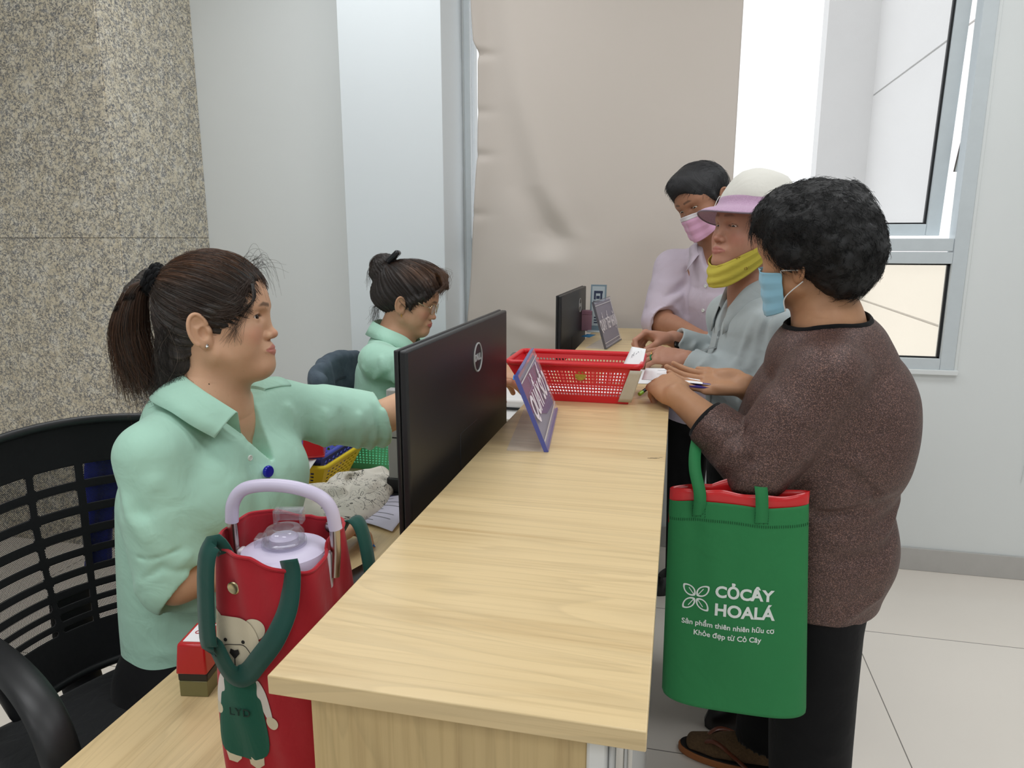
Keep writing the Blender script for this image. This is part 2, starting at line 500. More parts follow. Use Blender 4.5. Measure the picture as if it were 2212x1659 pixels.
# ================================================================ counter and desk
M_WOODX = wood('oak_laminate_across', 'X')
M_WOODY = wood('oak_laminate_along', 'Y')
M_WOODZ = wood('oak_laminate_upright', 'Z', (205, 180, 130), (165, 135, 90), .4)
M_WOODE = wood('oak_edge_band', 'X', (205, 176, 122), (172, 140, 90), .4)
M_WHITE = plain('white_panel', sr(228, 230, 230), .15)

ct = thing('service_counter', 'long light oak service counter with a raised ledge and white front', 'counter', (-.17, 1.75, 0))
mb = MB(); mb.box((-.331, .495, 1.012), (-.008, 3.02, 1.030)); obj('ledge_top', mb, M_WOODX, ct, bevel=.0012)
mb = MB(); mb.box((-.314, .535, 0), (-.058, .553, 1.012)); obj('end_panel', mb, M_WOODZ, ct, bevel=.001)
mb = MB(); mb.box((-.058, .530, .0), (-.040, 3.0, 1.012)); mb.box((-.040, .534, .08), (-.026, 3.0, 1.0))
obj('front_panel', mb, M_WHITE, ct, bevel=.003)
mb = MB(); mb.tube([(-.030, .53, .08), (-.030, .53, 1.0)], .004, 8); mb.tube([(-.022, .533, .08), (-.022, .533, 1.0)], .0022, 8)
obj('edge_trim', mb, M_STEEL, ct)
mb = MB(); mb.box((-.314, .553, .0), (-.298, 3.0, 1.012)); obj('back_panel', mb, M_WOODY, ct)
mb = MB()
for a, b, c in ((0, 0, .004), (.006, .002, .003), (-.007, -.002, .0025), (.012, .006, .002)): mb.lathe([(0, 0), (c, 0), (0, .00012)], (-.028 + a, 1.205 + b, 1.0301), 10, sx=1.6, sy=.6)
obj('scuff_mark', mb, plain('grey_scuff', sr(128, 110, 84), .7), ct, label='small grey scuff')
dk = thing('clerk_desk', 'light oak work desk running behind the raised ledge', 'desk', (-.52, 1.75, 0))
mb = MB(); mb.box((-.728, .40, .728), (-.3145, 3.02, .750)); obj('desktop', mb, M_WOODY, dk, bevel=.0012)
mb = MB(); mb.box((-.70, .42, 0), (-.32, .438, .728)); obj('side_panel', mb, M_WOODZ, dk)
mb = MB(); mb.box((-.70, 3.0, 0), (-.32, 3.018, .728)); obj('side_panel', mb, M_WOODZ, dk)
rt = thing('side_cabinet', 'low oak cabinet between the two clerks holding baskets and a cloth bag', 'cabinet', (-1.03, 1.79, 0))
mb = MB(); mb.box((-1.34, 1.42, .680), (-.731, 2.16, .700)); obj('cabinet_top', mb, M_WOODX, rt, bevel=.0012)
mb = MB(); mb.box((-1.32, 1.44, 0), (-.74, 2.14, .680)); obj('cabinet_body', mb, M_WOODZ, rt)
# scuff on the ledge

# ================================================================ implicit bodies and cloth: smooth unions of tapered volumes, meshed to one surface
def _cap(a, b, ra, rb):
    a = np.asarray(a, float); b = np.asarray(b, float); ab = b - a; L2 = max(ab @ ab, 1e-12)
    def f(P):
        t = np.clip(((P - a) @ ab) / L2, 0, 1)
        return np.linalg.norm(P - a - t[:, None] * ab, axis=1) - (ra + (rb - ra) * t)
    m = max(ra, rb)
    return f, np.minimum(a, b) - m, np.maximum(a, b) + m
def _ell(c, r, M=None):
    c = np.asarray(c, float); r = np.asarray(r, float); M = np.eye(3) if M is None else np.asarray(M, float)
    def f(P):
        q = (P - c) @ M
        k0 = np.linalg.norm(q / r, axis=1); k1 = np.linalg.norm(q / (r * r), axis=1) + 1e-9
        return k0 * (k0 - 1) / k1
    e = np.sqrt(((M * r) ** 2).sum(1))
    return f, c - e, c + e
def _loft(pts, rx, ry, side, p=2.0):
    """tapered limb or trunk: centre line, half-widths along `side` and across it; p > 2 squares the section"""
    pts = np.asarray(pts, float); n = len(pts)
    rx = np.broadcast_to(np.asarray(rx, float), (n,)); ry = np.broadcast_to(np.asarray(ry, float), (n,))
    S = np.broadcast_to(np.asarray(side, float), (n, 3))
    def f(P):
        best = np.full(len(P), 1e9); pl = P.min(0); ph = P.max(0)
        for i in range(n - 1):
            a, b = pts[i], pts[i+1]
            mm = max(rx[i], rx[i+1], ry[i], ry[i+1]) + .15
            if (np.minimum(a, b) - mm > ph).any() or (np.maximum(a, b) + mm < pl).any():
                best = np.minimum(best, .15); continue
            ab = b - a; L = np.linalg.norm(ab); ax = ab / L
            u = (P - a) @ ax
            t = np.clip(u / L, 0, 1)
            rr = P - a - t[:, None] * ab
            ax_off = np.where(u < 0, -u, np.where(u > L, u - L, 0)) 
            s = S[i] * (1 - t)[:, None] + S[i+1] * t[:, None]
            s = s - (s @ ax)[:, None] * ax; s /= np.linalg.norm(s, axis=1)[:, None] + 1e-9
            o = np.cross(ax, s)
            X = np.abs((rr * s).sum(1)); Y = np.abs((rr * o).sum(1))
            a_ = rx[i] * (1 - t) + rx[i+1] * t; b_ = ry[i] * (1 - t) + ry[i+1] * t
            m = np.minimum(a_, b_)
            if p == 2.0: k = np.sqrt((X/a_)**2 + (Y/b_)**2 + (ax_off/m)**2)
            else: k = ((X/a_)**p + (Y/b_)**p + (ax_off/m)**p) ** (1/p)
            g = np.sqrt((X/a_**2)**2 + (Y/b_**2)**2 + (ax_off/m**2)**2) + 1e-9
            d = np.where(k > .3, k * (k - 1) / np.maximum(g, 1e-6), -m * .7) if p == 2.0 else (k - 1) * m
            best = np.minimum(best, d)
        return best
    m = np.maximum(rx, ry).max()
    return f, pts.min(0) - m, pts.max(0) + m
def _box(c, r, M=None, rnd=.003):
    c = np.asarray(c, float); r = np.asarray(r, float) - rnd; M = np.eye(3) if M is None else np.asarray(M, float)
    def f(P):
        q = np.abs((P - c) @ M) - r
        return np.linalg.norm(np.maximum(q, 0), axis=1) + np.minimum(q.max(1), 0) - rnd
    e = np.abs(M) @ (r + rnd)
    return f, c - e, c + e
def _half(c, n):
    c = np.asarray(c, float); n = unit(n)
    return (lambda P: (P - c) @ n), np.full(3, -9.), np.full(3, 9.)

class Sdf:
    """ordered list of operations"""
    def __init__(self): self.ops = []; self.M = np.eye(3); self.t = np.zeros(3); self.s = 1.0
    def frame(self, M=None, t=(0, 0, 0), s=1.0):
        self.M = np.eye(3) if M is None else np.asarray(M, float); self.t = np.asarray(t, float); self.s = s; return self
    def w(self, p): return self.M @ (np.asarray(p, float) * self.s) + self.t
    def _put(self, op, prim, k, local=True):
        f, lo, hi = prim
        if local:
            M, t, s = self.M, self.t, self.s
            g = lambda P, f=f, M=M, t=t, s=s: f(((P - t) @ M) / s) * s
            C = np.array([[(lo, hi)[i][0], (lo, hi)[j][1], (lo, hi)[l][2]] for i in (0, 1) for j in (0, 1) for l in (0, 1)])
            C = (C * s) @ M.T + t
            lo, hi = C.min(0), C.max(0); f = g; k = k * s
        self.ops.append((op, f, lo, hi, k)); return self
    def cap(self, a, b, ra, rb=None, k=.01, op='u'): return self._put(op, _cap(a, b, ra, ra if rb is None else rb), k)
    def ell(self, c, r, M=None, k=.01, op='u'): return self._put(op, _ell(c, r, M), k)
    def loft(self, pts, rx, ry, side, k=.01, op='u', p=2.0): return self._put(op, _loft(pts, rx, ry, side, p), k)
    def box(self, c, r, M=None, k=.004, op='u', rnd=.003): return self._put(op, _box(c, r, M, rnd), k)
    def half(self, c, n, k=.002, op='i'): return self._put(op, _half(c, n), k)
    def fold(self, path, w, amp):
        """cloth fold (amp > 0 ridge, < 0 valley) along a polyline in the current frame"""
        pp = np.array([self.w(q) for q in path]); A = pp[:-1]; B = pp[1:]
        def f(P):
            d = np.full(len(P), 1e9)
            for a, b in zip(A, B):
                ab = b - a; t = np.clip(((P - a) @ ab) / max(ab @ ab, 1e-9), 0, 1)
                d = np.minimum(d, ((P - a - t[:, None] * ab) ** 2).sum(1))
            return -amp * np.exp(-d / (w * w))
        self.ops.append(('d', f, pp.min(0) - 3*w, pp.max(0) + 3*w, 0)); return self
    def disp(self, fn, lo, hi):
        self.ops.append(('d', fn, np.asarray(lo, float), np.asarray(hi, float), 0)); return self
    def eval(self, P, ops=None):
        d = np.full(len(P), 1e3)
        for op, f, lo, hi, k in (self.ops if ops is None else ops):
            if op == 'd': 
                m = ((P > lo) & (P < hi)).all(1)
                if m.any(): d[m] += f(P[m])
                continue
            e = f(P)
            if op == 'u':
                if k > 0:
                    h = np.maximum(k - np.abs(d - e), 0) / k
                    d = np.minimum(d, e) - h*h*k*.25
                else: d = np.minimum(d, e)
            else:
                if op == 's': e = -e
                if k > 0:
                    h = np.maximum(k - np.abs(d - e), 0) / k
                    d = np.maximum(d, e) + h*h*k*.25
                else: d = np.maximum(d, e)
        return d
    def near(self, lo, hi, pad):
        """operations that can matter inside a box"""
        r = []
        for o in self.ops:
            op, f, a, b, k = o
            q = 0 if op == 'd' else pad + k
            if op == 'i' or ((a - q < hi).all() and (b + q > lo).all()): r.append(o)
        return r
    def mesh(self, h, lo=None, hi=None):
        us = [o for o in self.ops if o[0] == 'u']
        lo = np.min([o[2] for o in us], 0) - 4*h if lo is None else np.asarray(lo, float)
        hi = np.max([o[3] for o in us], 0) + 4*h if hi is None else np.asarray(hi, float)
        N = 8; B = h * N
        nb = np.ceil((hi - lo) / B).astype(int) + 1
        # coarse pass, two levels
        def active(org, step, idx):
            c = org + (idx + .5) * step
            keep = np.zeros(len(idx), bool)
            for s0 in range(0, len(idx), 4096):
                q = c[s0:s0+4096]
                d = self.eval(q, self.near(q.min(0), q.max(0), step * 2.5))
                keep[s0:s0+4096] = np.abs(d) < step * 1.35 + .012
            return idx[keep]
        n4 = np.ceil(nb / 4).astype(int)
        I = np.stack(np.meshgrid(*[np.arange(k) for k in n4], indexing='ij'), -1).reshape(-1, 3)
        I = active(lo, B * 4, I)
        o4 = np.stack(np.meshgrid(*[np.arange(4)] * 3, indexing='ij'), -1).reshape(-1, 3)
        I = (I[:, None] * 4 + o4).reshape(-1, 3)
        I = active(lo, B, I)
        # corners of a block and its cells
        g = np.stack(np.meshgrid(*[np.arange(N+1)] * 3, indexing='ij'), -1).reshape(-1, 3)
        # spatial sort
        key = (I[:, 0] // 4) * 1000000 + (I[:, 1] // 4) * 1000 + I[:, 2] // 4
        I = I[np.argsort(key, kind='stable')]
        VK = []; VP = []; Q = []
        for s0 in range(0, len(I), 48):
            b = I[s0:s0+48]
            base = b * N
            P = (lo + (base[:, None] + g) * h).reshape(-1, 3)
            d = self.eval(P, self.near(P.min(0), P.max(0), .02)).reshape(len(b), N+1, N+1, N+1)
            ins = d < 0
            cnt = np.zeros((len(b), N, N, N), np.int8)
            for i in (0, 1):
                for j in (0, 1):
                    for k in (0, 1):
                        cnt += ins[:, i:N+i, j:N+j, k:N+k]
            w = np.argwhere((cnt > 0) & (cnt < 8))
            if len(w) == 0: continue
            bi, ci, cj, ck = w.T
            acc = np.zeros((len(w), 3)); num = np.zeros(len(w))
            for ax in range(3):
                for u in (0, 1):
                    for v in (0, 1):
                        off = [0, 0, 0]; off[(ax+1) % 3] = u; off[(ax+2) % 3] = v
                        d0 = d[bi, ci+off[0], cj+off[1], ck+off[2]]
                        o2 = off[:]; o2[ax] = 1
                        d1 = d[bi, ci+o2[0], cj+o2[1], ck+o2[2]]
                        cr = (d0 < 0) != (d1 < 0)
                        t = np.where(cr, d0 / np.where(d0 == d1, 1, d0 - d1), 0)
                        p = np.zeros((len(w), 3)); p += off; p[:, ax] = t
                        acc += p * cr[:, None]; num += cr
            cell = base[bi] + w[:, 1:]
            VP.append(lo + (cell + acc / num[:, None]) * h)
            VK.append(cell)
            for ax in range(3):
                a1, a2 = (ax+1) % 3, (ax+2) % 3
                sl0 = [slice(None)] + [slice(0, N)] * 3
                sl1 = sl0[:]; sl1[ax+1] = slice(1, N+1)
                x0 = ins[tuple(sl0)]; x1 = ins[tuple(sl1)]
                e = np.argwhere(x0 != x1)
                if len(e) == 0: continue
                gp = base[e[:, 0]] + e[:, 1:]
                flip = x0[tuple(e.T)]
                e1 = np.zeros(3, int); e1[a1] = 1; e2 = np.zeros(3, int); e2[a2] = 1
                q = np.stack([gp, gp - e1, gp - e1 - e2, gp - e2], 1)
                q[~flip] = q[~flip][:, ::-1]
                Q.append(q)
        VK = np.concatenate(VK); VP = np.concatenate(VP); Q = np.concatenate(Q)
        big = int((nb.max() + 8) * N)
        code = lambda c: ((c[..., 0].astype(np.int64) + 2) * big + c[..., 1] + 2) * big + c[..., 2] + 2
        kc = code(VK); o = np.argsort(kc); kc = kc[o]; VP = VP[o]
        qc = code(Q); ix = np.minimum(np.searchsorted(kc, qc), len(kc) - 1)
        ok = (kc[ix] == qc).all(1)
        F = ix[ok]
        used = np.unique(F); mp = np.zeros(len(VP), int); mp[used] = np.arange(len(used))
        return VP[used], mp[F]

def surf(name, V, F, mats, parent=None, attrs=None, mi=None, keep_big=True, smooth_iter=0, label=None):
    if keep_big and len(V):                      # drop stray specks
        lab = np.arange(len(V))
        for _ in range(400):
            m = lab[F].min(1); new = lab.copy()
            for c in range(4): np.minimum.at(new, F[:, c], m)
            new = new[new]
            if (new == lab).all(): break
            lab = new
        u, cnt = np.unique(lab, return_counts=True)
        good = np.isin(lab, u[cnt > max(60, .004 * len(V))])
        fk = good[F].all(1); F = F[fk]
        if mi is not None: mi = np.asarray(mi)[fk]
        mp = np.cumsum(good) - 1; V = V[good]; F = mp[F]
        if attrs: attrs = {k: v[good] for k, v in attrs.items()}
    for _ in range(smooth_iter):
        acc = np.zeros_like(V); n = np.zeros(len(V))
        for c in range(4):
            np.add.at(acc, F[:, c], V[F[:, (c+1) % 4]] + V[F[:, (c+3) % 4]]); np.add.at(n, F[:, c], 2)
        V = V * .5 + .5 * acc / np.maximum(n, 1)[:, None]
    off = np.array(wloc(parent)) if parent is not None else np.zeros(3)
    me = bpy.data.meshes.new(name)
    me.vertices.add(len(V)); me.vertices.foreach_set('co', (V - off).ravel().astype(np.float32))
    me.loops.add(len(F) * 4); me.loops.foreach_set('vertex_index', F.ravel().astype(np.int32))
    me.polygons.add(len(F)); me.polygons.foreach_set('loop_start', (np.arange(len(F)) * 4).astype(np.int32))
    me.polygons.foreach_set('use_smooth', np.ones(len(F), bool))
    mats = mats if isinstance(mats, (list, tuple)) else [mats]
    for m in mats: me.materials.append(m)
    if mi is not None: me.polygons.foreach_set('material_index', np.asarray(mi, np.int32))
    me.update(calc_edges=True); me.validate()
    for k, v in (attrs or {}).items():
        a = me.attributes.new(k, 'FLOAT', 'POINT'); a.data.foreach_set('value', v.astype(np.float32))
    o = bpy.data.objects.new(name, me); COL.objects.link(o)
    if parent is not None: o.parent = parent
    if label: o['label'] = label
    return o

def wob(P, f, seed=0):
    """cheap smooth noise in -1..1"""
    r = np.random.default_rng(seed); s = 0
    for i in range(5):
        k = r.normal(size=3); k = k / np.linalg.norm(k) * f * (0.6 + .9 * r.random())
        s = s + np.sin(P @ k + r.random() * 6.3 + 1.3 * np.sin(P @ (k[[1, 2, 0]] * .7) + i))
    return s / 5

def strands(mb, paths, r0, r1, n=3, mi=0):
    for p in paths:
        p = np.asarray(p, float)
        mb.tube(p, np.linspace(r0, r1, len(p)), n, caps=False, mi=mi)

# ---------------------------------------------------------------- anatomy (head frame: x face, y left, z up, origin between the ears at eye height)
HEADFIT = [.094, .089, .08]
def add_head(S, M, t, s=1.0, p=None, eyes_open=.0042, mouth=0.0):
    g = dict(cheek=1.0, jaw=1.0, nose=1.0, lips=1.0, wide=1.0, chin=0.0, brow=1.0, eye=1.0); g.update(p or {})
    W = g['wide']
    S.frame(M, t, s)
    S.ell((-.006, 0, .030), (.094, .073 * W, .082), k=.02)
    S.ell((.030, 0, .022), (.060, .064 * W, .074), k=.03)
    S.ell((.024, 0, -.035), (.055, .058 * W, .066), k=.02)
    for y in (-1, 1):
        S.cap((.004, y * .053 * W * g['jaw'], -.058), (.064, y * .016, -.093), .018, .016, k=.025)
        S.ell((.050, y * .040 * W, -.032), (.024 * g['cheek'], .023 * g['cheek'], .026), k=.018)
        S.ell((.042, y * .034 * W, -.060), (.024 * g['cheek'], .024 * g['cheek'], .026), k=.02)
        S.cap((.0825, y * .012, .018), (.066, y * .046 * W, .021), .0075 * g['brow'], .007, k=.014)
    S.ell((.070, 0, -.090 - g['chin']), (.016, .021, .017), k=.018)
    S.ell((.071, 0, -.064), (.0215, .030, .021), k=.012)
    for y in (-1, 1):                                  # sockets, eyeballs under lids, opening
        S.ell((.0885, y * .031, -.001), (.0135, .0165, .0095), k=.012, op='s')
        S.ell((.0665, y * .031, -.001), (.0150, .0152, .0135), k=.005)
        if eyes_open > 0:
            e = rot_z(y * R(14))
            S.ell((.0815, y * .0308, -.001), (.0130, .0146 * g['eye'], eyes_open), e, k=.0014, op='s')
    xs = np.linspace(.125, .05, 151)
    def sx(y, z):
        q = np.stack([xs, np.full(151, y), np.full(151, z)], 1)
        d = S.eval((q * s) @ S.M.T + S.t); i = int(np.argmax(d < 0)); return xs[i]
    nx = sx(0, -.047)
    S.cap((.081, 0, .008), (nx + .004, 0, -.032), .0072, .0088 * g['nose'], k=.010)
    S.ell((nx + .0085, 0, -.0365), (.0100, .0108 * g['nose'], .0085), k=.007)
    for y in (-1, 1):
        S.ell((nx - .001, y * .0128 * g['nose'], -.0392), (.0100, .0080, .0074), k=.005)
        S.ell((nx + .004, y * .0068, -.0465), (.0058, .0036, .0040), rot_z(-y * .35), k=.0025, op='s')
    L = g['lips']; mz = -.0655; mw = .0255
    x0 = sx(0, mz); x1 = sx(.014, mz); x2 = sx(mw, mz)
    HEADFIT[:] = [x0, x1, x2]
    for y in (-1, 1):
        for (zz, up, r) in ((.0042, 1, .0046), (-.0052, -1, .0054)):
            S.cap((x0 - .0028, y * .003, mz + zz), (x1 - .0022, y * .014, mz + zz * .62), r * L, r * .72 * L, k=.005)
            S.cap((x1 - .0016, y * .014, mz + zz * .62), (x2 - .0016, y * mw, mz), r * .72 * L, .0014, k=.005)
        S.cap((x0 + .0034, 0, mz), (x1 + .0018, y * .014, mz), .0012 + mouth, .0011 + mouth * .6, k=.0022, op='s')
        S.cap((x1 + .0018, y * .014, mz), (x2 + .0006, y * (mw + .001), mz + .0008), .0011 + mouth * .6, .0009, k=.0022, op='s')
    for y in (-1, 1):                                  # ears
        E = rot_axis(-y * R(26), (0, 0, 1)) @ rot_axis(R(-10), (0, 1, 0)) @ rot_axis(y * R(-6), (1, 0, 0))
        c = np.array((-.012, y * .0815 * W, -.014))
        S.ell(c, (.0178, .0050, .0300), E, k=.005)
        S.ell(c + E @ np.array((.002, 0, -.024)), (.010, .0048, .011), E, k=.006)
        rim = [c + E @ np.array((.0165 * math.cos(a) - .002, y * .0035, .030 * math.sin(a) + .001)) for a in np.radians(np.linspace(15, 235, 24))]
        for a, b in zip(rim[:-1], rim[1:]): S.cap(a, b, .0030, .0030, k=.002)
        S.ell(c + E @ np.array((.004, y * .0062, -.005)), (.0088, .0078, .0120), E, k=.002, op='s')
        S.ell(c + E @ np.array((-.001, y * .0056, .0145)), (.0095, .0044, .0080), E, k=.002, op='s')
        S.ell(c + E @ np.array((-.0105, y * .0058, .002)), (.0026, .0034, .0150), E, k=.002, op='s')
        S.ell(c + E @ np.array((.014, y * .001, -.004)), (.0045, .0048, .007), E, k=.004)

def head_masks(P, M, t, s=1.0, brow_h=.0, fit=None):
    fit = list(fit or HEADFIT)
    q = ((P - np.asarray(t)) @ np.asarray(M)) / s
    mz = -.0655
    def band(c, r): return np.clip(1.6 - 1.6 * np.sqrt((((q - c) / r) ** 2).sum(1)), 0, 1)
    lip = np.zeros(len(P))
    x0, x1, x2 = fit
    for y in (-1, 1):
        for (zz, r) in ((.0040, .0052), (-.0050, .0062)):
            for a, b, ra, rb in (((x0, y*.002, mz+zz), (x1, y*.014, mz+zz*.62), r, r*.74), ((x1, y*.014, mz+zz*.62), (x2, y*.0255, mz), r*.74, .0018)):
                a = np.array(a); b = np.array(b); ab = b - a; tt = np.clip(((q - a) @ ab) / (ab @ ab), 0, 1)
                d = np.linalg.norm(q - a - tt[:, None] * ab, axis=1) / (ra * (1 - tt) + rb * tt)
                lip = np.maximum(lip, np.clip((1.3 - d) * 4, 0, 1))
    brow = np.zeros(len(P))
    for y in (-1, 1):
        pts = np.array([(.0915, y*.0125, .0185), (.0885, y*.028, .0212), (.073, y*.048, .0170)]) + (0, 0, brow_h)
        for i in range(2):
            a, b = pts[i], pts[i+1]; ab = b - a; tt = np.clip(((q - a) @ ab) / (ab @ ab), 0, 1)
            dv = q - a - tt[:, None] * ab; dv[:, 0] *= .35
            r = .0042 if i == 0 else .0042 - .0022 * tt
            brow = np.maximum(brow, np.clip((1.15 - np.linalg.norm(dv, axis=1) / r) * 2.2, 0, 1))
    blush = np.maximum(band(np.array((.07, .045, -.033)), np.array((.04, .03, .024))), band(np.array((.07, -.045, -.033)), np.array((.04, .03, .024))))
    blush = np.maximum(blush, .8 * band(np.array((.10, 0, -.037)), np.array((.016, .018, .014))))
    lash = np.zeros(len(P))
    for y in (-1, 1):
        e = (q - (.0805, y*.0315, -.001)) / (.02, .0148, .0054)
        rr = np.sqrt(e[:, 1]**2 + e[:, 2]**2)
        lash = np.maximum(lash, np.where((q[:, 0] > .06) & (e[:, 2] > -.1), np.clip(1 - np.abs(rr - .93) * 5.5, 0, 1), 0))
    return dict(lip=lip, brow=brow, blush=blush, lash=lash)

def add_hand(S, wrist, fdir, dorsal, left, curl, thumb=(35, 25, 20, 15), spread=3, s=1.0, fore=None):
    """wrist position, direction of the fingers, direction of the back of the hand; curl = per finger (mcp, pip, dip) in degrees;
    thumb = (abduction, drop to palm side, mcp flex, ip flex)"""
    x = unit(fdir); z = unit(np.asarray(dorsal, float) - x * (x @ np.asarray(dorsal, float)))
    y = -np.cross(x, z) if not left else np.cross(x, z)
    M = np.stack([x, y, z], 1)
    hM, ht, hs = S.M, S.t, S.s
    S.frame(M, wrist, s)
    S.loft([(-.005, 0, 0), (.030, .001, 0), (.062, 0, .001), (.088, -.002, 0)], [.027, .034, .040, .039], [.019, .016, .0135, .0105], (0, 1, 0), k=.012)
    S.ell((.035, .024, -.008), (.032, .017, .015), k=.012)
    S.ell((.035, -.024, -.007), (.034, .013, .013), k=.012)
    lens = [(.043, .026, .021), (.048, .029, .022), (.044, .028, .022), (.034, .021, .019)]
    ys = [.0285, .0095, -.0105, -.0285]; xs = [.086, .090, .086, .078]; rad = [.0088, .0090, .0086, .0078]
    tips = []
    for i in range(4):
        c = curl[i]; p = np.array((xs[i], ys[i], .001)); a = 0.0; sp = R(spread * (1.5 - i))
        S.ell(p, (.010, .0095, .0095), k=.008)
        for j in range(3):
            a += R(c[j])
            d = np.array((math.cos(a) * math.cos(sp), math.sin(sp), -math.sin(a)))
            q = p + d * lens[i][j]
            S.cap(p, q, rad[i] * (1 - .07*j), rad[i] * (.93 - .07*j), k=.0045 if j == 0 else .003)
            p = q
        up = np.array((math.sin(a), 0, math.cos(a)))
        tips.append((S.w(p - d * .004 + up * rad[i] * .75), M @ d, M @ up))
    ab, dr, f1, f2 = [R(v) for v in thumb]
    p = np.array((.018, .024, -.006)); d = np.array((math.cos(ab) * math.cos(dr), math.sin(ab) * math.cos(dr), -math.sin(dr)))
    ax = unit(np.cross(d, np.array((.55, -.75, -.25))))
    r3 = [.0135, .0105, .0095, .0075]
    for j, L in enumerate((.042, .033, .026)):
        q = p + d * L
        S.cap(p, q, r3[j], r3[j+1], k=.012 if j == 0 else .004)
        p = q
        if j < 2: d = rot_axis((f1, f2)[j], ax) @ d
    up = unit(np.cross(ax, d)) * -1
    tips.append((S.w(p - d * .003 + up * .0058), M @ d, M @ up))
    S.frame(hM, ht, hs)
    return tips

def nail_mask(P, tips, s=1.0):
    m = np.zeros(len(P))
    for (c, d, u) in tips:
        q = P - c; a = q @ d; b = q @ np.cross(d, u); e = q @ u
        m = np.maximum(m, np.clip((1.2 - np.sqrt((a/.0075)**2 + (b/.0058)**2 + (e/.005)**2)) * 4, 0, 1))
    return m

def skin(name, base, dark, lipc, blushc, browc=(40, 32, 30), browk=.75, rough=.48):
    t = NT(name); v = t.coord()
    c = t.mix(t.noise(v, 35, 4), sr(*dark), sr(*base))
    sp = t.ramp(t.noise(v, 240, 2), [(.66, (0, 0, 0)), (.72, (1, 1, 1))])
    c = t.mix(t.math('MULTIPLY', sp, .12), c, sr(*[int(.72 * x) for x in dark]))
    c = t.mix(t.math('MULTIPLY', t.attr('blush'), .40), c, sr(*blushc))
    c = t.mix(t.math('MULTIPLY', t.attr('lip'), .80), c, sr(*lipc))
    c = t.mix(t.math('MULTIPLY', t.attr('brow'), browk), c, sr(*browc))
    c = t.mix(t.math('MULTIPLY', t.attr('lash'), .85), c, sr(38, 30, 28))
    c = t.mix(t.math('MULTIPLY', t.attr('nail'), .55), c, sr(226, 178, 166))
    t.set(Base_Color=c, Roughness=rough)
    t.p.inputs['Subsurface Weight'].default_value = .12
    t.p.inputs['Subsurface Radius'].default_value = (.012, .005, .003)
    t.p.inputs['Subsurface Scale'].default_value = .5
    t.p.inputs['Specular IOR Level'].default_value = .35
    t.bump(t.noise(v, 420, 2), .10, .0006)
    return t.m

def eyeballs(parent, M, t, s, look=(1, 0, 0)):
    M = np.asarray(M); t = np.asarray(t)
    for y in (-1, 1):
        c = np.array((.0672, y * .031, -.001)); r = .0128
        d = unit(look)
        mb = MB()
        z = d; x = unit(np.cross((0, 0, 1), z)); Q = np.stack([x, np.cross(z, x), z], 1)
        an = np.linspace(0, math.pi, 20)
        mb.lathe([(r * math.sin(a), r * math.cos(a)) for a in an], (0, 0, 0), 28, Q)
        V = mb.v[0]; F = mb.f
        mi = []
        for f in F:
            cc = unit(V[list(f)].mean(0)); a = math.degrees(math.acos(np.clip(cc @ d, -1, 1)))
            mi.append(2 if a < 13 else 1 if a < 31 else 0)
        mb.mi = mi
        mb.v[0] = ((V + c) * s) @ M.T + t
        obj('eye', mb, [M_SCLERA, M_IRIS, M_PUPIL], parent)

M_SCLERA = plain('eye_white', sr(226, 220, 214), .15)
M_IRIS = plain('dark_iris', sr(44, 28, 20), .1)
M_PUPIL = plain('pupil', sr(6, 6, 6), .05)

def hair_mat(name, dark, light, tint=None, rough=.42):
    t = NT(name)
    a = t.attr('flow')
    n = t.n('ShaderNodeTexNoise', Scale=1.0, Detail=5.0, Roughness=.65)
    n.noise_dimensions = '1D'; t.l(t.math('MULTIPLY', a, 60.0), n.inputs['W'])
    v = t.noise(t.coord(), 40, 3)
    f = t.math('ADD', t.math('MULTIPLY', n.outputs['Fac'], .8), t.math('MULTIPLY', v, .2))
    c = t.ramp(f, [(.36, sr(*dark)), (.56, sr(*[int((x*2+y)/3) for x, y in zip(dark, light)])), (.74, sr(*light))])
    if tint:
        c = t.mix(t.math('MULTIPLY', t.attr('tint'), .75), c, sr(*tint))
    t.set(Base_Color=c, Roughness=rough)
    t.p.inputs['Specular IOR Level'].default_value = .5
    t.p.inputs['Anisotropic'].default_value = .5
    t.bump(n.outputs['Fac'], .35, .003)
    return t.m

# ================================================================ people: shared pieces
def euler_head(yaw, pitch, roll):
    return rot_axis(R(yaw), (0, 0, 1)) @ rot_axis(R(pitch), (0, 1, 0)) @ rot_axis(R(roll), (1, 0, 0))

def strand_obj(name, paths, r0, r1, mat, parent, flow=None, tint=None, n=3):
    V = []; F = []; A = []; T = []; base = 0
    for si, p in enumerate(paths):
        p = np.asarray(p, float); m = len(p)
        t = np.gradient(p, axis=0); t /= np.linalg.norm(t, axis=1)[:, None] + 1e-12
        ref = np.where(np.abs(t[:, 2:3]) < .9, np.array([[0, 0, 1.]]), np.array([[1., 0, 0]]))
        s = np.cross(t, ref); s /= np.linalg.norm(s, axis=1)[:, None] + 1e-12; b = np.cross(t, s)
        rr = np.linspace(r0, r1, m)[:, None, None]
        an = np.arange(n) * 2 * math.pi / n
        ring = p[:, None] + rr * (np.cos(an)[None, :, None] * s[:, None] + np.sin(an)[None, :, None] * b[:, None])
        V.append(ring.reshape(-1, 3))
        i = np.arange(m - 1)[:, None] * n + np.arange(n)[None]; i2 = np.arange(m - 1)[:, None] * n + (np.arange(n)[None] + 1) % n
        F.append((np.stack([i, i2, i2 + n, i + n], -1) + base).reshape(-1, 4)); base += m * n
        A.append(np.full(m * n, (flow[si] if flow is not None else RNG.random() * 3)))
        T.append(np.full(m * n, (tint[si] if tint is not None else 0)))
    return surf(name, np.concatenate(V), np.concatenate(F), mat, parent, dict(flow=np.concatenate(A), tint=np.concatenate(T)), keep_big=False)

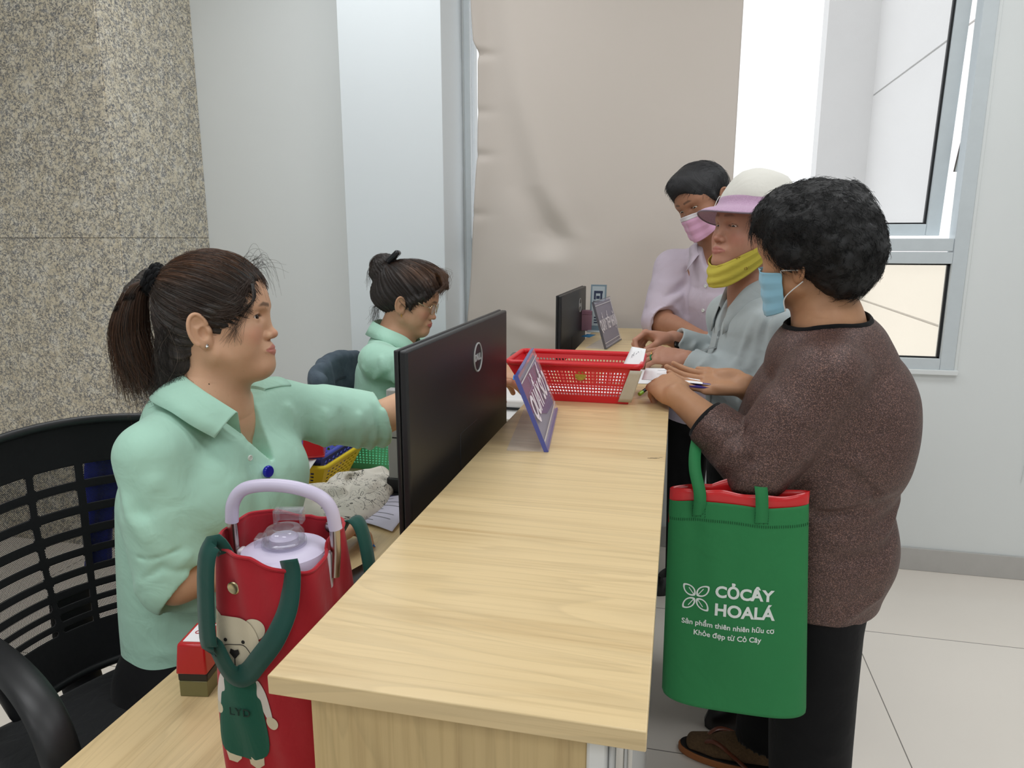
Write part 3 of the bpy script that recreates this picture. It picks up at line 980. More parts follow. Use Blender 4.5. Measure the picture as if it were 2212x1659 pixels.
def ell_dir(d, c, r):
    """point of an ellipsoid (centre c, radii r) in direction d"""
    d = np.asarray(d, float)
    return np.asarray(c) + d / np.sqrt(((d / np.asarray(r)) ** 2).sum(-1, keepdims=True))

def slerp(a, b, t):
    a = unit(a); b = unit(b); w = math.acos(np.clip(a @ b, -1, 1)); t = np.asarray(t)[:, None]
    return (np.sin((1 - t) * w) * a + np.sin(t * w) * b) / max(math.sin(w), 1e-6)

def flow_angle(q, axis, c):
    axis = unit(axis); u = unit(np.cross(axis, (0.1, .3, 1))); v = np.cross(axis, u)
    w = q - np.asarray(c)
    return np.arctan2(w @ v, w @ u)

def band_surface(top, bottom, bulge=0.0, rows=6, n=60, out=None, closed=False):
    """cloth strip between two 3-D curves, bulging along `out`"""
    a = smooth_path(top, n, closed); b = smooth_path(bottom, n, closed)
    t = np.linspace(0, 1, rows)[None, :, None]
    P = a[:, None] * (1 - t) + b[:, None] * t
    if out is not None:
        o = np.asarray(out, float)
        o = np.broadcast_to(o if o.ndim == 1 else o[:, None], P.shape) if o.ndim == 1 else smooth_path(o, n)[:, None]
        P = P + bulge * np.sin(math.pi * t) * o
    return P

def button(parent, c, nrm, r=.0058, mat=None, name='button'):
    z = unit(nrm); x = unit(np.cross((0, 0, 1), z)); M = np.stack([x, np.cross(z, x), z], 1)
    mb = MB(); mb.lathe([(0, 0), (r, 0), (r, .0012), (r*.8, .0022), (r*.7, .0014), (0, .0012)], c, 20, M)
    for dx, dy in ((.0012, .0012), (-.0012, .0012), (.0012, -.0012), (-.0012, -.0012)):
        mb.lathe([(0, .0012), (.0005, .0012), (.0005, .0018), (0, .0018)], np.asarray(c) + M @ np.array((dx, dy, 0)), 6, M)
    return obj(name, mb, mat or M_BUTTON, parent)

def first_hit(S, p, d, L=.3, n=400):
    """distance along a ray to the surface of S"""
    t = np.linspace(0, L, n); d = unit(d); q = np.asarray(p) + t[:, None] * d
    e = S.eval(q); i = int(np.argmax(e < 0)); return q[i] if e[i] < 0 else None

M_BUTTON = plain('pearl_button', sr(226, 232, 226), .25)
M_MINT = fabric('mint_cotton', sr(176, 220, 200), .8, 1100, .35, 16, crease=.14, cstretch=(1.2, 1.2, .8))
M_LEATHER = plain('black_leather', sr(20, 20, 22), .3)
M_BLACKCLOTH = fabric('black_cloth', sr(11, 11, 14), .9, 900, .3, 12, sheen=.05)

def build_body(root, HM, HT, s, hp, eyes, base, l, arms, hands, trunk, sk, h=.0024, legs=None, mouth=0.0, extra=None, arm_r=(.046, .038, .024), brow_h=0.0, look=(1, 0, 0)):
    """one continuous body: head, neck, trunk, arms and hands (and legs where they show)"""
    L = lambda p: HM @ (np.asarray(p, float) * s) + HT
    S = Sdf(); add_head(S, HM, HT, s, hp, eyes_open=eyes, mouth=mouth); fit = list(HEADFIT)
    if extra: extra(S)
    S.frame()
    S.loft([L((-.020, 0, -.04)), L((-.030, 0, -.10)), base], [.054, .054, .070], [.058, .056, .062], l, k=.03)
    p, rx, ry = trunk
    S.loft(p, rx, ry, l, k=.04)
    for sh, el, wr in arms:
        S.cap(base + (0, 0, -.048), sh, .040, .044, k=.03)
        S.cap(sh, el, arm_r[0], arm_r[1], k=.02)
        S.loft([el, el + .35 * (wr - el), wr], [arm_r[1], arm_r[1] * .98, arm_r[2]], [arm_r[1], arm_r[1] * .95, arm_r[2] * .85], (0, 0, 1), k=.012)
    tips = []
    for hd in hands: tips += add_hand(S, **hd)
    if legs: legs(S)
    V, F = S.mesh(h)
    at = head_masks(V, HM, HT, s, fit=fit, brow_h=brow_h); at['nail'] = nail_mask(V, tips)
    surf('body', V, F, sk, root, at)
    if eyes > 0: eyeballs(root, HM, HT, s, look)
    return S, tips

def sleeves(T, arms, r, cf, cav, side=(0, 0, 1)):
    """open sleeves; cf = fraction of the forearm covered"""
    for (sh, el, wr), rr, c_, cv in zip(arms, r, cf, cav):
        d = unit(wr - el); c = el + c_ * (wr - el)
        pts = [sh, sh + .45 * (el - sh), el] + ([el + .5 * c_ * (wr - el)] if c_ > .5 else []) + [c + d * .03]
        rad = np.interp(np.linspace(0, 1, len(pts)), np.linspace(0, 1, len(rr)), rr)
        T.loft(pts, rad, rad, side, k=.02)
    for (sh, el, wr), rr, c_, cv in zip(arms, r, cf, cav):
        d = unit(wr - el); c = el + c_ * (wr - el); R_ = rr[-1] + .03
        T.cap(c + d * R_, c + d * (R_ + .10), R_, R_, k=.004, op='s')
        T.cap(c - d * .03, c + d * .12, cv, cv, k=.005, op='s')

def mask_sheet(S, HM, HT, s, amax, ztop, zbot, off, pleat=.0022, nu=61, nv=33, drop=0.0):
    """pleated face covering laid over the head volume S; returns a grid of points and its outward directions"""
    L = lambda p: HM @ (np.asarray(p, float) * s) + HT
    us = np.linspace(-1, 1, nu); vs = np.linspace(0, 1, nv); Rr = np.zeros((nu, nv)); D = np.zeros((nu, nv, 3)); O = np.zeros((nu, nv, 3))
    ts = np.linspace(.15, .03, 101); ops = S.near(HT - .15, HT + .15, .0)
    for i, u in enumerate(us):
        a = u * amax; d = np.array((math.cos(a), math.sin(a), 0))
        for j, v in enumerate(vs):
            z = ztop(u) * (1 - v) + zbot(u) * v
            o = np.array((.005, 0, z)); q = (o + ts[:, None] * d)
            e = S.eval((q * s) @ HM.T + HT, ops)
            k = int(np.argmax(e < 0)); Rr[i, j] = ts[k] if e[k] < 0 else .03; D[i, j] = d; O[i, j] = o
    for _ in range(2):                                    # bridge hollows: taut cloth
        for j in range(nv):
            lo, hi = max(0, j - 6), min(nv, j + 7); Rr[:, j] = np.maximum(Rr[:, j], .0 + np.array([np.mean(np.sort(Rr[i, lo:hi])[-5:]) for i in range(nu)]) - .0005)
    K = np.array([1, 2, 3, 2, 1.]) / 9
    for _ in range(3):
        Q = np.pad(Rr, 2, mode='edge')
        Rr = sum(K[k] * Q[k:k+nu, 2:-2] for k in range(5)); Q = np.pad(Rr, 2, mode='edge'); Rr = sum(K[k] * Q[2:-2, k:k+nv] for k in range(5))
    tri = np.abs(((vs * 3.2 + .2) % 1) - .5) * 2
    Rr = Rr + off + pleat * (tri - .5)[None, :] * (1 - .5 * np.abs(us))[:, None]
    P = O + Rr[..., None] * D
    P[..., 0] += drop * vs[None, :]
    return (P.reshape(-1, 3) * s @ HM.T + HT).reshape(nu, nv, 3), D @ HM.T

def short_hair(name, G, HM, HT, s, h, hm, root, flowfn, n, length, r0=.0005, lift=.004, curl=0.0, dirfn=None, seedz=None, tint=None):
    """volume of hair plus many short locks lying over it"""
    V, F = G.mesh(h); q = (V - HT) @ HM / s
    hair = surf(name, V, F, hm, root, dict(flow=flowfn(q), tint=np.zeros(len(V)) if tint is None else tint(q)))
    e = .004
    ids = RNG.choice(len(V), n); paths = []; fl = []
    g = np.stack([G.eval(V[ids] + np.eye(3)[k] * e) - G.eval(V[ids] - np.eye(3)[k] * e) for k in range(3)], 1)
    g /= np.linalg.norm(g, axis=1)[:, None] + 1e-9
    for c, i in enumerate(ids):
        p = V[i].copy(); nrm = g[c]
        d = dirfn(q[i]); d = HM @ np.asarray(d, float); d = d + RNG.normal(0, .25, 3)
        d = unit(d - nrm * (d @ nrm)); b = np.cross(nrm, d)
        Lg = length * RNG.uniform(.6, 1.3); m = 9; t = np.linspace(0, 1, m)
        ph = RNG.random() * 6.3; w = RNG.uniform(9, 16)
        P = p - nrm * .003 + d * (t * Lg)[:, None] + nrm * (lift * np.sin(t * math.pi * .8))[:, None] * RNG.uniform(.3, 1.4)
        if curl: P = P + b * (curl * np.sin(w * t + ph))[:, None] + nrm * (curl * .6 * np.cos(w * t + ph))[:, None]
        # follow the rounding of the skull
        ctr = HT + HM @ np.array((-.01, 0, .02)); r_ = np.linalg.norm(p - ctr)
        PP = P - ctr; rn = np.linalg.norm(PP, axis=1); P = ctr + PP / rn[:, None] * (r_ + (rn - r_) * .35)[:, None]
        paths.append(P); fl.append(RNG.random() * 5)
    strand_obj(name + '_locks', paths, r0, r0 * .4, hm, hair, fl)
    return hair

# ================================================================ things on the counter and desk
M_BLACKPL = plain('black_plastic', sr(26, 27, 30), .42, bump=.08, bscale=900)
M_BLACKGL = plain('dark_screen', sr(12, 12, 14), .12)
M_GREYPL = plain('grey_plastic', sr(178, 180, 180), .4)
M_WHITEPL = plain('white_plastic', sr(232, 233, 232), .35)
M_PAPER = plain('white_paper', sr(240, 240, 242), .8)
M_INK = plain('black_ink', sr(30, 30, 34), .7)
M_INKG = plain('grey_ink', sr(120, 122, 128), .7)

def frame3(o, r, u):
    r = unit(r); u = np.asarray(u, float); u = unit(u - r * (r @ u)); return (np.stack([r, u, np.cross(r, u)], 1), np.asarray(o, float))

def monitor(loc, along, label, ring_at, W=.555, H=.322, floor_z=.75):
    """seen from behind; along = direction of the width (away from the camera), loc = lower near corner of the back face"""
    a = unit(along); up = np.array((0, 0, 1.)); nrm = np.cross(a, up)      # nrm points to the customers
    root = thing('monitor', label, 'monitor', tuple(np.asarray(loc) + a * W / 2 - np.array((0, 0, loc[2] - floor_z))))
    M = frame3(loc, a, up)
    mb = MB(); mb.box((0, 0, -.016), (W, H, -.009), M=M); obj('bezel', mb, M_BLACKPL, root, bevel=.002)
    mb = MB(); mb.box((.008, .020, -.0166), (W - .008, H - .008, -.016), M=M); obj('screen', mb, M_BLACKGL, root)
    mb = MB(); mb.box((.001, .001, -.009), (W - .001, H - .001, .004), M=M)
    obj('back_shell', mb, M_BLACKPL, root, bevel=.0035, seg=3)
    mb = MB(); mb.box((W/2 - .055, .02, .0035), (W/2 + .055, .15, .0046), M=M); obj('mount_cover', mb, M_BLACKPL, root, bevel=.001)
    mb = MB(); mb.box((W/2 - .035, floor_z - loc[2] + .008, .003), (W/2 + .035, .06, .016), M=M); obj('stand_neck', mb, M_BLACKPL, root, bevel=.004)
    mb = MB(); mb.box((-.10, -.15, 0), (.10, .05, .010), M=(np.stack([a, nrm, up], 1), np.asarray(loc) + a * W/2 + np.array((0, 0, floor_z - loc[2])) - nrm * .055)); obj('stand_base', mb, M_BLACKPL, root, bevel=.004)
    c = np.asarray(loc) + a * ring_at[0] + up * ring_at[1] + nrm * .0046
    ring = plain('logo_silver', sr(186, 186, 186), .5)
    mb = MB(); r = .0265
    mb.tube([c + a * r * math.cos(t) + up * r * math.sin(t) for t in np.linspace(0, 2*math.pi, 48, endpoint=False)], .0017, 6, closed=True)
    for ch, dx in (('D', -.0145), ('L', .0075), ('L', .0155)):
        t_ = text_mesh('t', ch, .017, None, (np.stack([a, up, nrm], 1), c + a * dx - up * .0005), bold=.0007)
        mb.add(np.concatenate(t_.v), t_.f)
    q = np.stack([unit(a + up * .75), unit(up - a * .75), nrm], 1)
    t_ = text_mesh('t', 'E', .016, None, (q, c + a * -.0035), bold=.0004); mb.add(np.concatenate(t_.v), t_.f)
    obj('logo', mb, ring, root, smooth=False)
    return root
mo = monitor((-.3665, .925, .912), (0, 1, 0), 'black computer monitor seen from behind, beside the near sign holder', (.362, .268), W=.60, H=.335)
mo2 = monitor((-.392, 2.444, .884), (.027, 1, 0), 'black computer monitor seen from behind at the far end of the counter', (.40, .255))

def sign_holder(n0, n1, lean, height, label, words, colored):
    """clear bent sheet: leaning plate with a foot; n0, n1 = near and far end of the bottom edge"""
    n0, n1 = np.asarray(n0, float), np.asarray(n1, float); a = unit(n1 - n0); W = np.linalg.norm(n1 - n0); up = np.array((0, 0, 1.))
    out = np.cross(a, up); pu = unit(up * math.cos(lean) - out * math.sin(lean)); pn = np.cross(a, pu)
    root = thing('sign_holder', label, 'sign', tuple((n0 + n1) / 2))
    M = (np.stack([a, pu, pn], 1), n0)
    clear = glass('clear_acrylic', (.95, .95, .98, 1), .03, ior=1.02)
    edge = plain('acrylic_edge', sr(82, 92, 172), .15) if colored else plain('acrylic_edge_grey', sr(86, 86, 96), .2)
    mb = MB(); mb.box((0, 0.003, -.0050), (W, height, -.0032), M=M); mb.box((0, 0.003, .0006), (W, height, .0024), M=M); obj('front_plate', mb, clear, root)
    foot = .072
    mb = MB(); mb.box((0, -foot, .0005), (W, 0.001, .0025), M=(np.stack([a, out, up], 1), n0)); obj('foot_plate', mb, clear, root)
    mb = MB(); mb.box((-.0005, .002, -.0052), (.0012, height, .0026), M=M); mb.box((0, height - .0012, -.0052), (W, height + .0003, .0026), M=M); mb.box((0, 0, -.0052), (W, .004, .0026), M=M)
    obj('edge', mb, edge, root)
    mb = MB()
    for y in ((.018, .0205), (height - .0175, height - .015)): mb.box((.004, y[0], .0025), (W - .003, y[1], .0028), M=M)
    obj('fold_line', mb, plain('line_white', sr(214, 210, 214), .5), root)
    H = height
    if colored:
        t = NT('sign_print'); v = t.n('ShaderNodeTexCoord'); s = t.n('ShaderNodeSeparateXYZ'); t.l(v.outputs['Object'], s.inputs[0])
        g = t.math('MULTIPLY', t.math('ADD', s.outputs['Z'], .0), 1 / .14)
        c = t.ramp(g, [(.10, sr(52, 14, 116)), (.45, sr(120, 12, 106)), (.62, sr(146, 18, 96)), (.95, sr(104, 20, 88))])
        blot = t.ramp(t.noise(t.coord(), 45, 4), [(.60, (0, 0, 0)), (.66, (1, 1, 1))])
        t.set(Base_Color=t.mix(t.math('MULTIPLY', blot, .35), c, sr(104, 110, 150)), Roughness=.9); t.p.inputs['Specular IOR Level'].default_value = 0
        poly = [(.003, .905*H), (W*.985, .79*H), (W*.985, .13*H), (W*.55, .20*H), (.012, .50*H)]
        mb = MB(); mb.prism(poly, (0, 0, .0014), M=(M[0], M[1] - pn * .0024)); obj('printed_sheet', mb, t.m, root, smooth=False)
        grey = plain('backing_sheet', sr(140, 134, 152), .9, spec=0)
        mb = MB(); mb.prism([(.003, .012), (W - .003, .012), (W - .003, H - .012), (.003, H - .012)], (0, 0, .0004), M=(M[0], M[1] - pn * .0031)); obj('backing_sheet', mb, grey, root, smooth=False)
        text_mesh('lettering', words, .062, plain('white_print', sr(236, 226, 236), .9, spec=0), (np.stack([a, unit(pu + a * .02), pn], 1), n0 + a * W * .50 + pu * H * .50 + pn * .0030), root, ext=.0003, bold=.0016, sx=.93)
        mb = MB(); mb.box((.04, .70*H, .0026), (.16, .706*H, .0029), M=M); mb.box((.19, .86*H, .0026), (.30, .866*H, .0029), M=M); mb.box((.10, .62*H, .0026), (.103, .84*H, .0029), M=M)
        obj('sticker_mark', mb, plain('pale_mark', sr(176, 150, 190), .5), root)
    else:
        mb = MB(); mb.prism([(.003, .008), (W - .003, .008), (W - .003, H - .008), (.003, H - .008)], (0, 0, .0014), M=(M[0], M[1] - pn * .0024)); obj('printed_sheet', mb, plain('grey_print', sr(134, 126, 136), .9, spec=0), root, smooth=False)
        text_mesh('lettering', words, .054, plain('white_print2', sr(224, 218, 224), .9, spec=0), (np.stack([a, pu, pn], 1), n0 + a * W * .50 + pu * H * .47 + pn * .0030), root, ext=.0003, bold=.0010, sx=.56)
    return root
sign_holder((-.212, 1.198, 1.030), (-.248, 1.520, 1.030), R(22), .146, 'clear acrylic sign holder with purple card reading QUẦY SỐ 2', 'QUẦY SỐ 2', True)
sign_holder((-.229, 2.415, 1.030), (-.198, 2.668, 1.030), R(17), .166, 'acrylic sign holder with grey card and white letters by far monitor', 'QUẦY TIẾP NHẬN', False)

# ---- perforated plastic baskets
def perforated(mb, A, B, C, D, nu, nv, mu=.09, mv=.16, hole=.58):
    """wall A-B (bottom) C-D (top, C above B); grid of square holes"""
    A, B, C, D = [np.asarray(x, float) for x in (A, B, C, D)]
    def lines(n, m):
        L = [0, m]; s = (1 - 2*m) / n
        for i in range(n): L += [m + s*(i + .5 - hole/2), m + s*(i + .5 + hole/2)]
        L += [1 - m, 1]; return np.array(L)
    u = lines(nu, mu); v = lines(nv, mv)
    U, W = np.meshgrid(u, v, indexing='ij')
    P = (A[None, None]*(1-U)[..., None] + B*U[..., None])*(1-W)[..., None] + (D*(1-U)[..., None] + C*U[..., None])*W[..., None]
    nuu, nvv = len(u), len(v); F = []
    for i in range(nuu - 1):
        for j in range(nvv - 1):
            if i >= 2 and j >= 2 and i % 2 == 0 and j % 2 == 0 and i < nuu - 2 and j < nvv - 2: continue
            F.append((i*nvv+j, (i+1)*nvv+j, (i+1)*nvv+j+1, i*nvv+j+1))
    mb.add(P.reshape(-1, 3), F)
def basket(label, cat, bot, top, z0, z1, mat, nx, ny, nz, name='basket', group=None, lip=.006, rot=0):
    """bot/top = (x0, x1, y0, y1) of base and rim"""
    cx, cy = (bot[0]+bot[1])/2, (bot[2]+bot[3])/2
    root = thing(name, label, cat, (cx, cy, z0), group)
    b = [(bot[0], bot[2], z0+.001), (bot[1], bot[2], z0+.001), (bot[1], bot[3], z0+.001), (bot[0], bot[3], z0+.001)]
    t = [(top[0], top[2], z1), (top[1], top[2], z1), (top[1], top[3], z1), (top[0], top[3], z1)]
    Q = rot_z(rot); f = lambda p: tuple(Q @ (np.array(p) - (cx, cy, 0)) + (cx, cy, 0))
    b = [f(p) for p in b]; t = [f(p) for p in t]
    mb = MB()
    for i in range(4):
        j = (i+1) % 4
        perforated(mb, b[i], b[j], t[j], t[i], nx if i % 2 == 0 else ny, nz)
    perforated(mb, b[0], b[1], b[2], b[3], nx, ny, mv=.09)
    obj('basket_wall', mb, mat, root, solid=.0018, smooth=False)
    pts = []
    for i in range(4):
        p, q, r = np.array(t[i-1]), np.array(t[i]), np.array(t[(i+1) % 4])
        a = unit(p - q); c = unit(r - q); rr = .018
        for s in np.linspace(0, 1, 6): pts.append(q + a*rr*(1-s)**2 + c*rr*s**2)
    mb = MB(); mb.tube(pts, lip, 10, closed=True, flat=(1.0, 1.0)); obj('rim', mb, mat, root)
    return root
M_RED = plain('red_plastic', sr(214, 34, 44), .3); M_GREENB = plain('green_plastic', sr(96, 196, 150), .4); M_BLUEB = plain('blue_plastic_basket', sr(66, 78, 178), .4); M_YEL = plain('yellow_plastic', sr(222, 196, 40), .4)
rb = basket('red plastic basket with square holes standing across the counter ledge', 'basket', (-.325, -.100, 1.605, 1.740), (-.378, -.072, 1.588, 1.765), 1.030, 1.120, M_RED, 30, 18, 8)
t = NT('gold_foil'); t.set(Base_Color=t.mix(t.noise(t.coord(), 220, 3), sr(110, 84, 20), sr(226, 190, 80)), Roughness=.3, Metallic=.6)
mb = MB(); mb.lathe([(0, 0), (.0125, 0), (.0125, .0008), (0, .0008)], (-.207, 1.5915, 1.094), 28, np.stack([(1, 0, 0), (0, .18, 1), (0, -1, .18)], 1) @ np.diag([1, .85, 1.0]))
obj('gold_sticker', mb, t.m, rb)
t = NT('old_tape'); t.set(Base_Color=t.mix(t.noise(t.coord(), 60, 4), sr(186, 176, 158), sr(206, 200, 184)), Roughness=.7)
P = []
for s in np.linspace(0, 1, 9):
    P.append([np.array((-.122 + .055*s*.55, 1.6015, 1.036)) * (1-w) + np.array((-.096 + .045*s*.6, 1.586, 1.112)) * w + np.array((0, -.0025, 0)) for w in np.linspace(0, 1, 9)])
mb = MB(); mb.grid(P); obj('tape_label', mb, t.m, rb, solid=.0008)
# papers in and round the basket
def sheet(name, label, cat, corners, mat=M_PAPER, curl=0.0, lines=0, th=.0004, group=None, n=14, ink=None, margin=.12):
    A, B, C, D = [np.asarray(c, float) for c in corners]
    u = np.linspace(0, 1, n); P = np.zeros((n, n, 3))
    nr = unit(np.cross(B - A, D - A))
    if nr[2] < 0 and abs(nr[2]) > .2: nr = -nr
    for i, a in enumerate(u):
        for j, b in enumerate(u):
            P[i, j] = (A*(1-a) + B*a)*(1-b) + (D*(1-a) + C*a)*b + nr * (curl * math.sin(math.pi * a) * (.4 + .6 * b))
    root = obj(name, MB().grid(P), mat, solid=th); tag(root, label, cat, group)
    if lines:
        mb = MB()
        for k in range(lines):
            b = margin + (1 - 2*margin) * k / max(lines - 1, 1); w = (.9 if k % 3 else .55) - margin
            def pt(a, b): return (A*(1-a) + B*a)*(1-b) + (D*(1-a) + C*a)*b + nr * (curl * math.sin(math.pi*a) * (.4 + .6*b) + th + .0004)
            row = [[pt(a, b), pt(a, b + .012)] for a in np.linspace(margin, w, 10)]
            mb.grid(row)
        obj('printed_text', mb, ink or M_INKG, root, smooth=False)
    return root
sheet('card', 'white card with handwriting sticking up at the basket corner', 'card', [(-.118, 1.640, 1.108), (-.072, 1.612, 1.112), (-.066, 1.660, 1.150), (-.100, 1.690, 1.150)], n=6)
mb = MB()
for k, (x, y) in enumerate(((0, 0), (.010, .002), (.017, .001), (.026, .004))):
    p = np.array((-.098 + x*.9, 1.655 + y, 1.1300 + x*.25))
    mb.tube(smooth_path([p, p + (.002, .004, .007), p + (.004, .002, .004), p + (.006, .006, .011)], 8), .0005, 4)
tag(obj('handwriting', mb, M_INKG), None); bpy.data.objects['handwriting'].parent = bpy.data.objects['card']
sheet('paper_stack', 'white papers lying inside the red basket', 'paper', [(-.30, 1.625, 1.040), (-.115, 1.625, 1.040), (-.115, 1.725, 1.040), (-.30, 1.725, 1.040)], th=.010)
sheet('paper_sheet', 'white sheet on the ledge behind the red basket', 'paper', [(-.20, 1.83, 1.0310), (-.06, 1.85, 1.0310), (-.05, 2.06, 1.0310), (-.19, 2.04, 1.0310)])

# ---- far end of the ledge: small frame, pink box, blue card
M_NAVY = plain('navy_print', sr(40, 50, 78), .5)
pf = thing('display_stand', 'small bluish stand with a dark picture beside the far monitor', 'stand', (-.31, 2.90, 1.030))
M = frame3((-.345, 2.90, 1.032), (.96, -.10, 0), (.05, .10, 1))
mb = MB(); mb.box((-.0, 0, 0), (.064, .185, .004), M=M); obj('back_plate', mb, plain('blue_grey_acrylic', sr(120, 140, 152), .3), pf, bevel=.001)
mb = MB(); mb.box((.006, .02, .004), (.058, .178, .0045), M=M); obj('picture_card', mb, plain('pale_card', sr(176, 188, 194), .5), pf)
mb = MB()
for x0, y0, x1, y1 in ((.014, .150, .050, .160), (.014, .125, .022, .150), (.040, .125, .048, .150), (.024, .128, .038, .140), (.012, .112, .050, .120), (.018, .05, .030, .056), (.018, .040, .040, .045), (.018, .030, .036, .035)):
    mb = MB(); mb.box((x0, y0, .0045), (x1, y1, .0048), M=M); obj('picture_mark', mb, M_NAVY, pf)
mb = MB(); mb.box((-.35, 2.85, 1.030), (-.27, 2.925, 1.034)); obj('stand_base', mb, plain('pale_base', sr(200, 208, 210), .3), pf, bevel=.001)
mb = MB(); mb.box((-.378, 2.895, 1.030), (-.335, 2.935, 1.110)); 
pb = thing('box', 'small mauve pink box behind the far monitor', 'box', (-.356, 2.915, 1.030)); obj('carton', mb, plain('mauve_card', sr(158, 118, 134), .6), pb, bevel=.002)
mb = MB(); mb.box((-.378, 2.894, 1.095), (-.335, 2.936, 1.112)); obj('lid', mb, plain('mauve_card_lid', sr(150, 108, 126), .6), pb, bevel=.002)
sheet('card', 'blue card lying by the far monitor', 'card', [(-.355, 2.72, 1.0305), (-.32, 2.70, 1.0305), (-.305, 2.78, 1.0305), (-.34, 2.80, 1.0305)], plain('blue_card', sr(30, 120, 170), .5), n=4)

# ---- behind the near monitor: printer, tape dispenser
pr = thing('printer', 'white and grey desktop printer behind the red basket', 'printer', (-.54, 2.12, .75))
mb = MB(); mb.box((-.70, 1.90, .75), (-.37, 2.36, .865)); obj('lower_body', mb, M_WHITEPL, pr, bevel=.01)
mb = MB(); mb.box((-.69, 1.92, .865), (-.385, 2.35, .935)); obj('paper_slot', mb, plain('slot_grey', sr(78, 84, 88), .5), pr)
mb = MB(); mb.box((-.70, 1.90, .935), (-.37, 2.36, .960)); obj('top_cover', mb, M_WHITEPL, pr, bevel=.008)
mb = MB(); mb.box((-.47, 1.82, .915), (-.355, 1.95, .925)); mb.box((-.41, 1.76, .868), (-.345, 1.90, .882)); obj('output_tray', mb, M_WHITEPL, pr, bevel=.003)
td_ = thing('tape_dispenser', 'black tape dispenser with an orange stripe on the printer', 'dispenser', (-.50, 2.24, .960))
mb = MB(); mb.box((-.535, 2.19, .960), (-.455, 2.28, .995)); mb.box((-.525, 2.21, .995), (-.47, 2.27, 1.016)); obj('body', mb, M_BLACKPL, td_, bevel=.005)
mb = MB(); mb.box((-.536, 2.189, .982), (-.454, 2.281, .988)); obj('stripe', mb, plain('orange_stripe', sr(222, 96, 40), .4), td_)
mb = MB(); mb.lathe([(.010, -.009), (.021, -.009), (.021, .009), (.010, .009), (.010, -.009)], (-.500, 2.24, 1.020), 24, np.stack([(1, 0, 0), (0, 0, 1), (0, -1, 0)], 1)); obj('tape_roll', mb, plain('grey_tape', sr(150, 150, 150), .3), td_)
mb = MB(); mb.tube(smooth_path([(-.40, 1.60, .90), (-.385, 1.64, .935), (-.36, 1.70, .93), (-.345, 1.76, .90), (-.36, 1.80, .80)], 24), .004, 8); mb.tube(smooth_path([(-.39, 1.62, .88), (-.35, 1.69, .965), (-.34, 1.75, .94), (-.35, 1.82, .80)], 24), .0035, 8)
tag(obj('power_cable', mb, M_BLACKPL), 'black cables hanging behind the near monitor', 'cable')

# ---- desk items by the clerk
sc_ = thing('screen_stand', 'silver upright stand on a black base left of the near monitor', 'stand', (-.72, 1.66, .75))
mb = MB(); mb.box((-.700, 1.635, .765), (-.660, 1.665, 1.03)); obj('column', mb, plain('silver_plastic', sr(170, 170, 168), .4), sc_, bevel=.004)
mb = MB(); mb.box((-.7005, 1.6345, .905), (-.6595, 1.6655, .908)); obj('column_joint', mb, M_BLACKPL, sc_)
mb = MB(); mb.box((-.727, 1.60, .750), (-.60, 1.76, .762)); mb.box((-.705, 1.63, .762), (-.655, 1.67, .80)); obj('stand_base', mb, M_BLACKPL, sc_, bevel=.004)
mb = MB(); mb.box((-.728, 1.596, .7605), (-.60, 1.604, .7645)); obj('base_edge', mb, plain('navy_edge', sr(40, 44, 90), .3), sc_)
sheet('paper_sheet', 'printed form on the desk under the seated clerk\'s hand', 'paper', [(-.718, 1.46, .752), (-.60, 1.41, .756), (-.60, 1.58, .775), (-.71, 1.60, .752)], plain('lilac_paper', sr(206, 204, 222), .8), curl=.008, lines=7)
basket('yellow plastic basket under the blue one on the side cabinet', 'basket', (-1.14, -.94, 1.71, 1.87), (-1.165, -.895, 1.665, 1.915), .700, .800, M_YEL, 12, 8, 6)
basket('blue plastic basket stacked in the yellow one behind the clerk', 'basket', (-1.13, -.95, 1.72, 1.86), (-1.17, -.905, 1.67, 1.92), .722, .826, M_BLUEB, 12, 8, 6)
basket('pale green plastic basket with square holes on the side cabinet', 'basket', (-1.11, -.80, 1.965, 2.11), (-1.14, -.765, 1.94, 2.135), .700, .815, M_GREENB, 26, 14, 9)
def stamp_box(x, y, z, rz, sx, sy, h, label, low):
    root = thing('stamp', label, 'stamp', (x, y, z))
    M = (rot_z(rz), np.array((x, y, z)))
    rp = plain('stamp_red', sr(186, 26, 34), .22)
    z0 = h * (.45 if low else .05)
    mb = MB(); mb.box((-sx, -sy, z0), (sx, sy, h), M=M, taper=.86); obj('cap', mb, rp, root, bevel=.003)
    mb = MB(); mb.box((-sx*.6, -sy*.66, h), (sx*.6, sy*.66, h + .0008), M=M); obj('cap_label', mb, M_PAPER, root)
    text_mesh('lettering', 'CT', .012, plain('red_ink', sr(176, 60, 64), .6), (M[0], M[1] + np.array((0, 0, h + .001))), root)
    if low:
        mb = MB(); mb.box((-sx*.95, -sy*.9, h*.30), (sx*.95, sy*.9, z0), M=M); obj('body', mb, M_BLACKPL, root, bevel=.002)
        mb = MB(); mb.box((-sx*.9, -sy*.9, 0), (sx*.9, sy*.9, h*.30), M=M); obj('skirt', mb, plain('olive_clear', sr(120, 118, 78), .2), root, bevel=.001)
    else:
        mb = MB(); mb.box((-sx*1.02, -sy*1.02, 0), (sx*1.02, sy*1.02, h*.08), M=M); obj('skirt', mb, rp, root, bevel=.001)
    return root
stamp_box(-.661, .832, .750, R(10), .023, .036, .082, 'red self-inking stamp on the desk beside the red tote bag', True)
stamp_box(-.935, 1.690, .833, R(25), .028, .046, .060, 'dark red stamp resting on the rim of the blue basket', False)
sheet('paper_sheet', 'white printed note tucked beside the blue basket', 'paper', [(-1.02, 1.60, .77), (-.93, 1.58, .77), (-.91, 1.655, .828), (-1.0, 1.66, .828)], lines=6)
